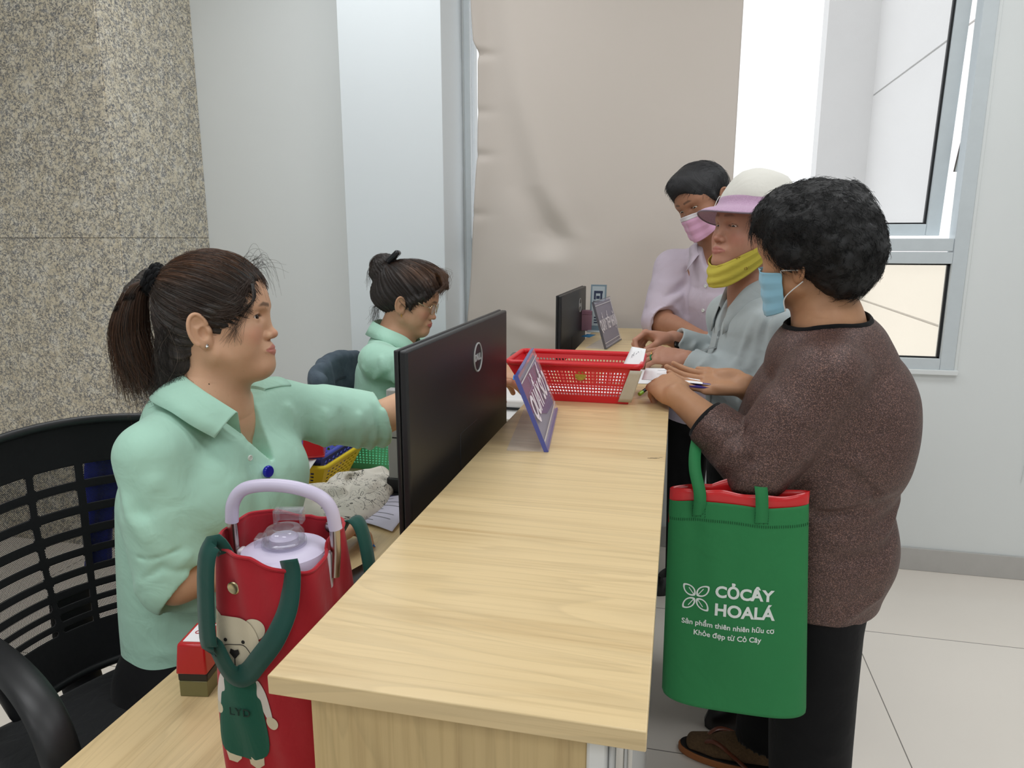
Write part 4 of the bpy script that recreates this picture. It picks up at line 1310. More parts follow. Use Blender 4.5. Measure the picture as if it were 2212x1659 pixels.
# blue pen held at the form
pn = thing('pen', 'blue ballpoint pen held over the printed form', 'pen', (-.601, 1.322, .757))
a = np.array((-.601, 1.322, .757)); b = np.array((-.722, 1.345, .824)); d = unit(b - a); M_PEN = plain('pen_blue', sr(20, 130, 224), .2)
mb = MB(); mb.tube([a + d * .002, a + d * .012, a + d * .03, a + d * .120], [.0012, .0034, .0046, .0046], 12); obj('barrel', mb, M_PEN, pn)
mb = MB(); mb.tube([a, a + d * .004], [.0005, .0011], 8); obj('tip', mb, M_STEEL, pn)
mb = MB(); mb.tube([a + d * .120, a + d * .134], [.0030, .0026], 10); obj('push_button', mb, M_WHITEPL, pn)
ph = thing('phone', 'dark phone with a blue edge on the desk behind the red tote bag', 'phone', (-.585, 1.17, .750))
mb = MB(); mb.box((-.040, -.075, .0), (.040, .075, .009), M=(rot_z(R(-18)), np.array((-.575, 1.17, .750)))); obj('body', mb, plain('phone_blue', sr(40, 44, 150), .25), ph, bevel=.003)
mb = MB(); mb.box((-.037, -.072, .009), (.037, .072, .0095), M=(rot_z(R(-18)), np.array((-.575, 1.17, .750)))); obj('screen', mb, M_BLACKGL, ph)

# ---- crumpled cotton bag with line drawings
def cloth_bag():
    t = NT('printed_canvas'); v = t.coord()
    sc1 = t.noise(v, 14, 2, .5, 1.5); sc2 = t.noise(v, 22, 1, .5, 2.5)
    def iso(n, k, w):
        f = t.math('FRACT', t.math('MULTIPLY', n, k)); return t.math('LESS_THAN', t.math('ABSOLUTE', t.math('SUBTRACT', f, .5)), w)
    m = t.math('MAXIMUM', iso(sc1, 6.0, .045), iso(sc2, 4.0, .03))
    gate = t.math('GREATER_THAN', t.noise(v, 9, 1), .43)
    t.set(Base_Color=t.mix(t.math('MULTIPLY', t.math('MULTIPLY', m, gate), .9), sr(214, 209, 198), sr(40, 40, 44)), Roughness=.9)
    t.bump(t.noise(t.coord(), 500, 1), .1, .0006)
    S = Sdf(); S.frame()
    S.ell((-.80, 1.54, .755), (.13, .12, .040), k=.03); S.ell((-.76, 1.64, .765), (.075, .11, .030), k=.03); S.ell((-.865, 1.50, .755), (.085, .085, .050), k=.03)
    S.ell((-.74, 1.49, .760), (.055, .09, .026), k=.02); S.cap((-.83, 1.63, .79), (-.75, 1.70, .79), .018, .014, k=.02); S.cap((-.86, 1.46, .785), (-.78, 1.52, .795), .014, .016, k=.02)
    S.ell((-.84, 1.55, .71), (.10, .11, .03), k=.02)
    for i in range(14):
        p = np.array((RNG.uniform(-.92, -.70), RNG.uniform(1.42, 1.70), .79)); d = unit(np.append(RNG.normal(size=2), 0))
        S.fold([p - d * .05, p + d * .01 + (0, 0, .004), p + d * .06], RNG.uniform(.007, .012), RNG.choice([-1, 1]) * RNG.uniform(.006, .010))
    S.disp(lambda P: .0045 * wob(P, 42, 11) + .002 * wob(P, 95, 12), (-1.1, 1.2, .6), (-.5, 1.9, .95))
    S.box((-.60, 1.55, .65), (.128, .3, .1005), k=.002, op='s')
    S.box((-1.0, 1.6, .60), (.40, .4, .1005), k=.002, op='s')
    V, F = S.mesh(.0035)
    o = surf('cloth_bag', V, F, t.m); tag(o, 'crumpled white cotton bag with black line drawings by the baskets', 'bag')
    nt = sheet('tag', None, None, [(-.722, 1.43, .762), (-.700, 1.44, .760), (-.705, 1.53, .764), (-.728, 1.52, .766)], n=5); nt.parent = o
cloth_bag()

# ---- red tote bag with a tumbler
def tote_and_tumbler():
    cx, cy, z0, H = -.434, .702, .750, .312
    red = fabric('red_canvas', sr(172, 34, 46), .85, 700, .25, 18)
    green = fabric('green_webbing', sr(22, 70, 62), .8, 1600, .1, 20)
    root = thing('tote_bag', 'red canvas tote bag with a teddy bear print and green straps', 'bag', (cx, cy, z0))
    hw = .0645
    n, m = 120, 60
    def wallpt(a, t):
        c, s = math.cos(a), math.sin(a)
        p = 7.0 - 4.2 * t
        k = (abs(c) ** p + abs(s) ** p) ** (-1 / p)
        w = hw * (1.0 + .04 * math.sin(math.pi * t)) 
        x, y = k * c * w, k * s * w
        fold = .0026 * math.sin(5 * a + 3 * t) * t ** 2 + .0016 * math.sin(11 * a + 9 * t)
        x += c * fold; y += s * fold
        # gusset crease on the right, flare at the rim
        if c > .75: x -= .012 * t * (1 - abs(s) / .66)
        y *= 1 + .03 * t
        z = z0 + .002 + t * H + (.006 * math.sin(2 * a + .8) + .004 * math.sin(3 * a)) * t ** 4
        if s > 0: z += .004 * t
        if c > 0: z -= .018 * c * t ** 3
        return (cx + x, cy + y, z)
    P = [[wallpt(2 * math.pi * i / n, t) for t in np.linspace(0, 1, m)] for i in range(n)]
    mb = MB(); mb.grid(P, closed_u=True)
    b = [P[i][0] for i in range(n)]; mb.add(b + [(cx, cy, z0 + .002)], [(i, (i + 1) % n, n) for i in range(n)])
    obj('bag_body', mb, red, root, solid=.0016, solid_off=-1)
    mb = MB(); mb.tube([np.array(P[i][-1]) for i in range(n)], .0022, 6, closed=True); obj('hem', mb, red, root)
    def front(x, z, off=.001):
        """front face (towards the viewer) at height z"""
        t = np.clip((z - z0) / H, 0, 1)
        best = None
        lo, hi = math.pi * 1.02, math.pi * 1.98
        for _ in range(30):
            mid = (lo + hi) / 2; q = wallpt(mid, t)
            if q[0] < x: lo = mid
            else: hi = mid
        return np.array((x, wallpt((lo + hi) / 2, t)[1] - off, z))
    # print: plain teddy bear in an apron
    cream = plain('cream_print', sr(212, 202, 178), .8); white_ = plain('white_print_cloth', sr(214, 208, 204), .8); apron = fabric('green_felt', sr(26, 88, 72), .9, 900, .1); dark = plain('dark_thread', sr(28, 24, 24), .8)
    ox = cx - .026; bz = .036
    bear = bpy.data.objects.new('bear_print', None); COL.objects.link(bear); bear.parent = root; bear['label'] = 'cream teddy bear in a green apron'
    def patch(name, pts, mat, off):
        poly = smooth_path(np.array([(x, z, 0) for x, z in pts]), 60, True)[:, :2] if len(pts) > 5 else np.array(pts)
        ctr = poly.mean(0); rings = []
        for k in np.linspace(1, 0.0, 9): rings.append([front(ox + (ctr[0] + (p[0] - ctr[0]) * k), z0 + bz + (ctr[1] + (p[1] - ctr[1]) * k), off) for p in poly])
        mb = MB(); mb.grid(np.array(rings).transpose(1, 0, 2), closed_u=True); return obj(name, mb, mat, bear, smooth=False)
    circ = lambda x, z, r, sx=1.0: [(x + r * sx * math.cos(a), z + r * math.sin(a)) for a in np.linspace(0, 2 * math.pi, 12, endpoint=False)]
    patch('ear', circ(-.0265, .196, .0125), cream, .0008); patch('ear', circ(.026, .196, .0125), cream, .0008)
    patch('arm', [(-.024, .132), (-.018, .118), (-.026, .092), (-.033, .086), (-.036, .100), (-.031, .122)], white_, .0008)
    patch('arm', [(.024, .132), (.018, .118), (.031, .088), (.040, .086), (.038, .104), (.033, .122)], white_, .0008)
    patch('paw', circ(-.033, .086, .007), cream, .0010); patch('paw', circ(.039, .082, .008), cream, .0010)
    patch('foot', [(-.026, .036), (-.006, .036), (-.006, .026), (-.012, .020), (-.022, .022)], cream, .0008); patch('foot', [(.004, .036), (.024, .036), (.024, .024), (.016, .018), (.006, .022)], cream, .0008)
    patch('apron', [(-.017, .132), (.019, .132), (.021, .112), (.027, .100), (.0275, .036), (-.029, .037), (-.028, .100), (-.021, .112)], apron, .0010)
    patch('neckline', [(-.010, .138), (.010, .138), (.009, .127), (.0, .124), (-.009, .127), (-.011, .133)], white_, .0014)
    patch('bear_head', [(0, .205), (.022, .203), (.032, .182), (.028, .158), (.014, .141), (0, .137), (-.014, .141), (-.028, .158), (-.032, .182), (-.022, .203)], cream, .0018)
    mb = MB()
    for x, z, r in ((-.0115, .178, .0021), (.0095, .177, .0021)): mb.lathe([(0, 0), (r, 0), (r, .0006), (0, .0006)], front(ox + x, z0 + bz + z, .0020), 12, np.stack([(1, 0, 0), (0, 0, 1), (0, -1, 0)], 1))
    mb.prism([(.0, .156), (.006, .163), (.0045, .168), (0, .1665), (-.0045, .168), (-.006, .163)], (0, 0, .0008), M=(np.stack([(1, 0, 0), (0, 0, 1), (0, -1, 0)], 1), front(ox - .001, z0 + bz + .16, .0020) - np.array((0, 0, .16))))
    mb.tube([front(ox - .001, z0 + bz + .160, .0026), front(ox - .001, z0 + bz + .139, .0026)], .0007, 4)
    mb.tube([front(ox + x, z0 + bz + z, .0022) for x, z in smooth_path([(-.024, .164, 0), (-.012, .172, 0), (0, .173, 0), (.012, .172, 0), (.024, .160, 0)], 14)[:, :2]], .0004, 4)
    obj('face_stitching', mb, dark, bear)
    fm = front(ox, z0 + bz + .090, .0022)
    text_mesh('lettering', 'LYD', .0135, plain('dark_green_thread', sr(14, 48, 42), .8), (np.stack([(1, 0, 0), (0, 0, 1), (0, -1, 0)], 1), fm), bear, ext=.0004, spacing=1.15)
    # straps: flat webbing
    def strap(path, wdir, name='strap', w=.0125, flat=False):
        p = smooth_path(path, 60); wd = smooth_path(wdir, 60) if np.ndim(wdir) > 1 else np.broadcast_to(unit(wdir), (60, 3))
        t = np.gradient(p, axis=0); t /= np.linalg.norm(t, axis=1)[:, None]
        if flat: wd = np.cross(t, np.array((-.25, -1., 0.12)))
        wd = wd - t * (wd * t).sum(1)[:, None]; wd /= np.linalg.norm(wd, axis=1)[:, None]
        mb = MB(); mb.grid(np.stack([p + wd * w * s for s in (-1, -.33, .33, 1)], 1)); obj(name, mb, green, root, solid=.0018)
    fr = lambda x, z, o: front(cx + x, z0 + z, o)
    strap([fr(-.030, .292, -.006), fr(-.044, .322, .004), fr(-.050, .306, .020), fr(-.049, .22, .020), fr(-.044, .21, .012), fr(-.030, .180, .008), fr(-.012, .178, .009), fr(.012, .205, .012), fr(.034, .235, .014), fr(.044, .265, .012), fr(.044, .296, .006), fr(.040, .312, .003)],
          np.array([(0, 1, .3), (-.6, .8, 0), (1, 0, 0), (1, 0, .05), (.9, 0, .35), (.7, 0, .7), (-.3, 0, .95), (-.7, 0, .7), (-.8, 0, .5), (-1, 0, .1), (-1, 0, 0), (-1, 0, 0)]) * np.array([[1, 1, 1]] * 6 + [[-1, 1, 1]] * 6) * 1.0, flat=True)
    strap([(cx + .040, cy + .045, z0 + .290), (cx + .055, cy + .060, z0 + .312), (cx + .072, cy + .055, z0 + .304), (cx + .086, cy + .045, z0 + .25), (cx + .086, cy + .04, z0 + .19)], (.3, 1, .1), w=.010)
    mb = MB()
    q = fr(-.024, .276, .0016)
    mb.lathe([(.0062, 0), (.0074, .0012), (.0062, .002), (.0050, .0012)], q, 20, np.stack([(1, 0, 0), (0, 0, 1), (0, -1, 0)], 1)); mb.lathe([(0, .0006), (.0055, .0006), (.0055, .001), (0, .001)], q, 20, np.stack([(1, 0, 0), (0, 0, 1), (0, -1, 0)], 1))
    obj('eyelet', mb, plain('brass', sr(190, 176, 140), .25, .9), root)
    mb = MB(); mb.lathe([(0, .003), (.005, .0025), (.0075, .001), (.0075, 0)], (cx + .028, cy + hw * .94, z0 + .300), 20, np.stack([(1, 0, 0), (0, 0, 1), (0, -1, 0)], 1)); obj('snap', mb, M_STEEL, root)
    # ---- tumbler
    lav = plain('lavender_enamel', sr(206, 198, 222), .35); clr = glass('clear_plastic', (.90, .90, .93, 1), .03, ior=1.75)
    tz = z0 - .018; tx, ty = cx + .003, cy - .004
    tb = thing('tumbler', 'lavender tumbler with a carry handle standing inside the red tote bag', 'tumbler', (tx, ty, z0 + .003))
    mb = MB(); mb.lathe([(0, .022), (.040, .022), (.042, .026), (.046, .27), (.046, .292)], (tx, ty, tz), 40); obj('cup', mb, lav, tb)
    mb = MB(); mb.lathe([(.0505, .286), (.0515, .294), (.0515, .306), (.048, .315), (.036, .320), (.024, .321), (0, .321)], (tx, ty, tz), 48)
    obj('lid', mb, lav, tb)
    mb = MB(); mb.lathe([(.0165, .319), (.0165, .330), (.014, .332), (0, .332)], (tx, ty, tz), 32); obj('spout', mb, lav, tb)
    mb = MB(); mb.lathe([(.022, .321), (.0235, .323), (.0230, .336), (.019, .341), (.012, .342), (.011, .339), (0, .339)], (tx, ty, tz), 36); mb.lathe([(.0255, .321), (.0255, .326), (.0235, .327)], (tx, ty, tz), 36)
    obj('spout_cover', mb, clr, tb)
    mb = MB(); 
    for a, b in (((-.017, -.007, .342), (-.013, .007, .357)), ((.013, -.007, .342), (.017, .007, .357)), ((-.017, -.007, .355), (.017, .007, .359)), ((-.017, .005, .342), (.017, .007, .357))): mb.box(a, b, M=(rot_z(R(15)), np.array((tx, ty + .014, tz))))
    obj('flip_tab', mb, clr, tb, bevel=.002)
    mb = MB(); mb.box((-.032, -.010, .318), (-.022, .010, .332), M=(rot_z(R(15)), np.array((tx, ty, tz)))); obj('hinge', mb, clr, tb, bevel=.002)
    mb = MB(); mb.lathe([(0, .0), (.016, 0), (.017, .004), (.014, .008), (0, .009)], (tx + .012, ty - .046, z0 + .291), 24); obj('lid_tab', mb, lav, tb)
    hd = unit((.97, .12, 0)); c0 = np.array((tx, ty, z0 - .034))
    arm = lambda s: [c0 + hd * s * .058 + np.array((0, 0, .300)), c0 + hd * s * .061 + np.array((0, 0, .33)), c0 + hd * s * .0615 + np.array((0, 0, .372))]
    mb = MB(); mb.tube(arm(-1), .0062, 14, flat=(1, .8)); stl = plain('brushed_steel', sr(176, 168, 160), .25, 1.0); obj('handle_arm', mb, stl, tb); mb = MB(); mb.tube(arm(1), .0062, 14, flat=(1, .8)); obj('handle_arm', mb, stl, tb)
    gp = smooth_path([c0 + hd * -.0615 + np.array((0, 0, .362)), c0 + hd * -.058 + np.array((0, 0, .385)), c0 + hd * -.044 + np.array((0, 0, .402)), c0 + hd * -.015 + np.array((0, 0, .408)), c0 + hd * .018 + np.array((0, 0, .406)), c0 + hd * .045 + np.array((0, 0, .397)), c0 + hd * .058 + np.array((0, 0, .382)), c0 + hd * .0625 + np.array((0, 0, .358))], 50)
    mb = MB(); mb.tube(gp, .0076, 16); obj('handle_grip', mb, lav, tb)
    for s in (-1, 1):
        mb = MB(); mb.box((-.004, -.007, .285), (.004, .007, .330), M=(np.stack([hd, np.cross((0, 0, 1), hd), (0, 0, 1)], 1), c0 + hd * s * .052))
        obj('handle_mount', mb, plain('pale_lavender', sr(222, 214, 222), .35), tb, bevel=.003)
tote_and_tumbler()

# ================================================================ clerk nearest the camera
def make_clerk_near():
    HM = euler_head(20.5, -5.4, -3.5); HT = np.array((-.841, 1.19, 1.249))
    L = lambda p: HM @ np.asarray(p, float) + HT
    root = thing('person', 'seated woman in a mint green shirt with a ponytail, writing beside the near monitor', 'person', (-.95, 1.15, .0))
    f = np.array((.97, -.24, 0)); l = np.array((.24, .97, 0)); up = np.array((0, 0, 1.))
    shR = np.array((-.862, 1.010, 1.032)); elR = np.array((-.832, 1.000, .815)); wrR = np.array((-.682, 1.245, .800))
    shL = np.array((-.812, 1.320, 1.050)); elL = np.array((-.672, 1.500, .985)); wrL = np.array((-.500, 1.600, 1.060))
    base = np.array((-.866, 1.170, 1.085))
    # ---- body
    S = Sdf(); add_head(S, HM, HT, 1.005, dict(cheek=1.08, jaw=1.05, lips=.62, chin=-.002), eyes_open=.0040)
    fit = list(HEADFIT)
    S.ell((.030, 0, -.098), (.048, .040, .026), k=.025)
    S.frame()
    S.loft([L((-.022, 0, -.035)), L((-.030, 0, -.10)), base + (0, 0, -.005)], [.055, .056, .075], [.060, .058, .066], l, k=.03)
    S.loft([base + (0, 0, .00), base + (-.02, 0, -.06), base + (-.03, 0, -.20), (-.915, 1.175, .74), (-.92, 1.175, .62)], [.085, .130, .140, .135, .130], [.06, .084, .105, .105, .10], l, k=.04)
    for sh, el, wr in ((shR, elR, wrR), (shL, elL, wrL)):
        S.cap(base + (0, 0, -.045), sh, .04, .050, k=.03)
        S.cap(sh, el, .052, .041, k=.02)
        S.loft([el, el + .35 * (wr - el), wr], [.041, .040, .027], [.041, .038, .022], up, k=.012)
    tips = add_hand(S, wrR, (.32, .94, -.10), (-.45, .12, .88), False, [(14, 40, 24), (30, 46, 30), (42, 52, 34), (48, 54, 36)], thumb=(28, 38, 25, 20), spread=1, s=.95)
    tips += add_hand(S, wrL, (.80, .58, .10), (-.1, -.2, .95), True, [(15, 25, 15), (18, 25, 15), (22, 28, 18), (28, 30, 20)], s=.95)
    V, F = S.mesh(.0019)
    at = head_masks(V, HM, HT, 1.005, fit=fit); at['nail'] = nail_mask(V, tips)
    sk = skin('skin_clerk', (224, 180, 148), (211, 164, 132), (196, 116, 108), (214, 140, 118), (52, 42, 38), .72)
    surf('body', V, F, sk, root, at)
    eyeballs(root, HM, HT, 1.005, (.95, -.30, .03))
    # ---- hair
    hm = hair_mat('black_brown_hair', (17, 15, 16), (128, 114, 102), (122, 78, 46), .36)
    tie = np.array((-.100, 0, .084)); hc = np.array((-.006, 0, .034)); hr = np.array((.1045, .0835, .0945))
    G = Sdf(); G.frame(HM, HT, 1.005)
    G.ell(hc, hr, k=0)
    G.loft([(-.050, 0, .01), (-.070, 0, -.06), (-.084, -.005, -.118)], [.064, .060, .046], [.055, .050, .042], (0, 1, 0), k=.02)
    G.ell((.118, 0, -.022), (.072, .090, .098), k=.014, op='s')
    G.ell((.062, 0, -.085), (.072, .11, .082), k=.006, op='s')
    for y in (-1, 1): G.ell((-.010, y * .093, -.020), (.021, .026, .0345), k=.004, op='s')
    G.cap((.052, -.066, .030), (.010, -.0745, .020), .007, .010, k=.014)
    G.cap((.052, .066, .030), (.010, .0745, .020), .010, .012, k=.012)
    G.ell(tie, (.022, .023, .022), k=.015)
    pony = [tie + (-.012, 0, .006), (-.138, 0, .066), (-.160, 0, .01), (-.160, 0, -.055), (-.146, 0, -.100)]
    G.loft(pony, [.016, .027, .037, .037, .022], [.015, .018, .023, .024, .012], (0, 1, 0), k=.008)
    lo, hi = HT - .3, HT + .3
    def groove(P):
        q = ((P - HT) @ HM) / 1.005
        a = flow_angle(q, tie - hc, hc)
        inp = np.where(q[:, 0] < -.118, q[:, 1] * 22, a)
        return .0016 * np.sin(inp * 38 + 2 * np.sin(inp * 7)) + .0011 * np.sin(inp * 97 + 3 * np.sin(inp * 13))
    G.disp(groove, lo, hi)
    V, F = G.mesh(.0026)
    q = (V - HT) @ HM
    fl = np.where(q[:, 0] < -.118, q[:, 1] * 25 + q[:, 0] * 4, flow_angle(q, tie - hc, hc))
    tint = np.clip(1.25 - np.abs(q[:, 2] - .115) / .045, 0, 1) * np.clip((.06 - q[:, 0]) / .05, 0, 1)
    tint = tint * (q[:, 0] > -.085)
    hair = surf('hair', V, F, hm, root, dict(flow=fl, tint=tint))
    paths = []; fls = []; tn = []
    td = unit(tie - hc)
    qs = q / 1.005
    cand = np.where((qs[:, 0] > -.10) & (qs[:, 2] > -.03))[0]
    for i in RNG.choice(cand, 4600):
        p0 = qs[i] - hc; d0 = unit(p0); r0 = np.linalg.norm(p0)
        front = qs[i][0] > .03
        t = np.linspace(-.10 if front else 0, RNG.uniform(.25, .75), 12)
        D = slerp(d0, td, t)
        P = ell_dir(D, hc, hr) - hc
        k = 1 + (r0 / np.linalg.norm(ell_dir(d0, hc, hr) - hc) - 1) * np.clip(1 - t * 2.2, 0, 1.1)
        off = RNG.normal(.0003, .0010) + RNG.normal(0, .0022) * np.sin(math.pi * np.clip(t / t[-1], 0, 1))
        paths.append((hc + P * k[:, None] + D * off[:, None]) @ HM.T * 1.005 + HT)
        fls.append(RNG.random() * 6); top = qs[i][2] > .07
        tn.append(RNG.random() ** .6 if top and RNG.random() < .6 else .3 * RNG.random())
    # side hair sweeping over the temple to the top of the ear
    for i in range(420):
        for y in (-1,):
            s0 = np.array((.082 - .035 * RNG.random(), y * (.030 + .036 * RNG.random()), .070 - .02 * RNG.random()))
            mid = np.array((.042 + RNG.normal(0, .008), y * .0775, .020 + RNG.normal(0, .010)))
            e = np.array((-.004 + RNG.normal(0, .012), y * (.083 + RNG.normal(0, .001)), .022 + RNG.normal(0, .006)))
            e2 = np.array((-.045, y * .080, .030 + RNG.normal(0, .01)))
            paths.append(smooth_path([s0, mid, e, e2], 12) @ HM.T + HT); fls.append(RNG.random() * 6); tn.append(.2)
    # ponytail strands
    for i in range(1500):
        a = RNG.random() * 2 * math.pi; rr = math.sqrt(RNG.random())
        off = lambda s1, s2: np.array((math.cos(a) * rr * s1, math.sin(a) * rr * s2, 0))
        end = RNG.normal(-.112, .018)
        P = [tie + (-.008, 0, .004) + off(.020, .021), np.array((-.136, 0, .068)) + off(.022, .032), np.array((-.160, 0, .005)) + off(.034, .047),
             np.array((-.160, 0, -.055)) + off(.038, .050) + RNG.normal(0, .004, 3), np.array((-.150 + RNG.normal(0, .014), RNG.normal(0, .012), end)) + off(.040, .045)]
        paths.append(smooth_path(P, 16) @ HM.T + HT); fls.append(RNG.random() * 6); tn.append(.7 * RNG.random())
    # loose hair hanging below the tail, behind the ear
    for i in range(700):
        y0 = RNG.uniform(-.07, .05)
        P = [np.array((-.050 - .05 * RNG.random(), y0, .0)), np.array((-.045 - .065 * RNG.random(), y0 * 1.02, -.06)), np.array((-.085 + RNG.normal(0, .020), y0 * .9 - .008, -.115)), np.array((-.092 + RNG.normal(0, .028), y0 * .8 - .012, RNG.normal(-.155, .02)))]
        paths.append(smooth_path(P, 12) @ HM.T + HT); fls.append(RNG.random() * 6); tn.append(0)
    strand_obj('hair_strands', paths, .00029, .00016, hm, hair, fls, tn)
    fly = []
    for i in range(60):                                 # flyaways at the forehead
        s0 = np.array((.070 + RNG.normal(0, .012), RNG.uniform(-.05, .03), .092 + RNG.normal(0, .006)))
        e = s0 + np.array((.026 + RNG.normal(0, .013), RNG.normal(0, .015), RNG.normal(-.014, .022)))
        m = (s0 + e) / 2 + np.array((.004, 0, .014 + RNG.normal(0, .006)))
        P = [s0, m, e] + ([e + np.array((.004, 0, -.026 - .02 * RNG.random()))] if RNG.random() < .5 else [])
        fly.append(smooth_path(P, 12) @ HM.T + HT)
    for i in range(46):                                 # fine wisps down the temple
        s0 = np.array((.082, RNG.uniform(-.06, -.035), .060)); y = s0[1]
        P = [s0, s0 + (.0, -.012, -.03), np.array((.070 - .03 * RNG.random(), -.068 + RNG.normal(0, .003), .0)), np.array((.055 - .04 * RNG.random(), -.073 + RNG.normal(0, .003), -.03 - .02 * RNG.random()))]
        fly.append(smooth_path(P, 12) @ HM.T + HT)
    strand_obj('hair_wisps', fly, .00030, .00012, hm, hair)
    mb = MB()
    for k in range(3):
        pa = []
        for a in np.linspace(0, 2 * math.pi, 140, endpoint=False):
            r = .024 + .003 * math.sin(a * 9 + k * 2)
            dx = -.010 + .009 * k
            pa.append(L(tie + np.array((.86 * dx + .2 * r * math.cos(a) * 0, r * math.sin(a), r * math.cos(a))) @ rot_axis(R(32), (0, 1, 0)).T))
        mb.tube(pa, .0065, 8, closed=True)
    obj('scrunchie', mb, M_BLACKCLOTH, root)
    mb = MB(); e = L((-.004, -.0835, -.043)); mb.lathe([(0, -.0032), (.0026, -.002), (.0034, 0), (.0026, .002), (0, .0032)], e, 14)
    mb.lathe([(0, -.002), (.002, -.001), (.002, .001), (0, .002)], e + (0.002, -.002, .0035), 10)
    obj('earring', mb, plain('silver', sr(215, 215, 215), .15, 1.0), root)
    # ---- shirt
    T = Sdf()
    for sh, el, wr, cf in ((shR, elR, wrR, .02), (shL, elL, wrL, .0)):
        d = unit(wr - el); c = el + cf * (wr - el)
        T.loft([sh, sh + .45 * (el - sh), el] + ([c + d * .03] if sh is shL else []), [.052, .068, .064, .064][:3 if sh is shR else 4], [.052, .068, .064, .064][:3 if sh is shR else 4], up if sh is shL else l, k=.03)
    for sh, el, wr, cf in ((shR, elR, wrR, .02), (shL, elL, wrL, .0)):
        d = unit(wr - el); c = el + cf * (wr - el)
        if sh is shR: d = unit((.73, .17, -.66)); c = el + np.array((0, 0, .008))
        T.cap(c + d * .090, c + d * .22, .090, .090, k=.004, op='s')          # sleeve mouth
        T.cap(c - d * (.012 if sh is shR else .03), c + d * .2, .045, .050, k=.006, op='s')
    T.loft([(-.915, 1.180, .53), (-.908, 1.178, .72), (-.890, 1.175, .90), (-.882, 1.17, .99), base + (-.004, 0, -.022)],
           [.172, .166, .168, .150, .080], [.146, .142, .142, .112, .070], l, k=.055)
    for y in (-1, 1): T.ell(np.array((-.80, 1.165, .935)) + l * y * .075, (.070, .080, .085), k=.05)
    T.cap(base + (-.015, -.01, -.022), shR + (-.005, 0, .005), .052, .052, k=.04); T.ell(base + (-.045, -.01, -.01), (.06, .075, .05), k=.03); T.cap(base + (0, 0, -.045), shL, .050, .054, k=.04)
    T.ell((-.820, 1.19, .81), (.085, .13, .13), k=.06)
    # neck hole, open front, flat hem, side vents
    T.loft([base + (.0, 0, -.03), base + (.006, 0, .05)], [.062, .066], [.062, .068], l, k=.006, op='s')
    T.loft([(-.80, 1.180, 1.105), (-.780, 1.182, 1.035), (-.776, 1.190, .985)], [.046, .024, .007], [.06, .05, .04], l, k=.004, op='s')
    T.half((-.96, 1.16, .580), (.12, 0, -1), k=.004)
    # folds
    F_ = T.fold
    F_([shR + (.04, -.05, -.03), shR + (.06, .02, -.09), (-.76, 1.08, .90)], .020, .006)
    F_([shR + (.02, -.07, -.07), shR + (.07, .0, -.13), (-.765, 1.06, .86)], .014, -.006)
    F_([shR + (-.02, -.075, -.04), shR + (.03, -.07, -.11), shR + (.06, -.03, -.18)], .014, .007)
    F_([elR + (-.06, -.04, .075), elR + (.0, -.066, .065), elR + (.055, -.03, .08)], .0035, -.004)
    F_([elR + (-.01, -.06, .03), elR + (.02, -.055, .05), elR + (.06, -.01, .03)], .008, -.006)
    F_([elR + (-.04, -.045, .0), elR + (-.01, -.06, .03), elR + (.05, -.03, .06)], .010, .005)
    F_([(-.73, 1.12, .86), (-.80, 1.03, .80), (-.90, 1.0, .78)], .013, -.007)
    F_([(-.73, 1.10, .70), (-.82, 1.01, .68), (-.95, .98, .70)], .014, -.007)
    F_([(-.73, 1.12, .67), (-.84, 1.01, .65), (-.97, .98, .66)], .014, .006)
    F_([(-.74, 1.2, .98), (-.72, 1.2, .90), (-.71, 1.22, .78)], .013, .005)
    F_([(-.75, 1.14, .99), (-.74, 1.12, .90), (-.74, 1.11, .80)], .018, -.006)
    for k in range(5):
        a = shL + (elL - shL) * (.2 + .17 * k)
        F_([a + (.03, -.08, .03), a + (.02, -.06, -.05), a + (-.02, -.02, -.08)], .011, .006 * (-1) ** k)
    for k in range(4):
        a = elL + (wrL - elL) * (-.1 + .09 * k)
        F_([a + (.03, -.06, .05), a + (.04, -.05, -.03), a + (.0, 0, -.07)], .009, .006 * (-1) ** k)
    T.disp(lambda P: .0026 * wob(P, 18, 3) + .0016 * wob(P, 46, 4), (-1.4, .7, .4), (-.4, 1.8, 1.3))
    V, F = T.mesh(.0034)
    shirt = surf('shirt', V, F, M_MINT, root)
    # collar: fold line round the neck, wide fall with two points
    n = 90
    fold = smooth_path([(-.757, 1.103, 1.094), (-.790, 1.094, 1.118), (-.826, 1.097, 1.137), (-.872, 1.120, 1.153), (-.912, 1.180, 1.158), (-.888, 1.238, 1.150), (-.842, 1.256, 1.120), (-.812, 1.248, 1.080)], n)
    outer = smooth_path([(-.776, 1.060, 1.058), (-.806, 1.044, 1.082), (-.842, 1.042, 1.104), (-.912, 1.075, 1.118), (-.955, 1.180, 1.112), (-.915, 1.270, 1.106), (-.846, 1.300, 1.094), (-.796, 1.280, 1.060)], n)
    stand = smooth_path([(-.772, 1.130, 1.048), (-.795, 1.118, 1.072), (-.828, 1.116, 1.094), (-.864, 1.134, 1.110), (-.894, 1.180, 1.112), (-.872, 1.228, 1.106), (-.838, 1.236, 1.078), (-.815, 1.232, 1.040)], n)
    P = np.stack([stand, fold * .6 + stand * .4, fold, fold * .93 + outer * .07 + (0, 0, .003), fold * .7 + outer * .3 + (0, 0, .004), fold * .35 + outer * .65 + (0, 0, .003), outer], 1)
    for _ in range(3):
        for i in range(n):                                # keep the fall outside the shirt
            for j in range(3, 7):
                d = T.eval(P[i, j][None])[0]
                if d < .003: P[i, j] += unit(unit(P[i, j] - base) * .6 + np.array((0, 0, .6))) * (.003 - d)
    mb = MB(); mb.grid(P); obj('collar', mb, M_MINT, shirt, solid=.0016, solid_off=1)
    # buttons down the placket
    pl = np.linspace(0, 1, 4)
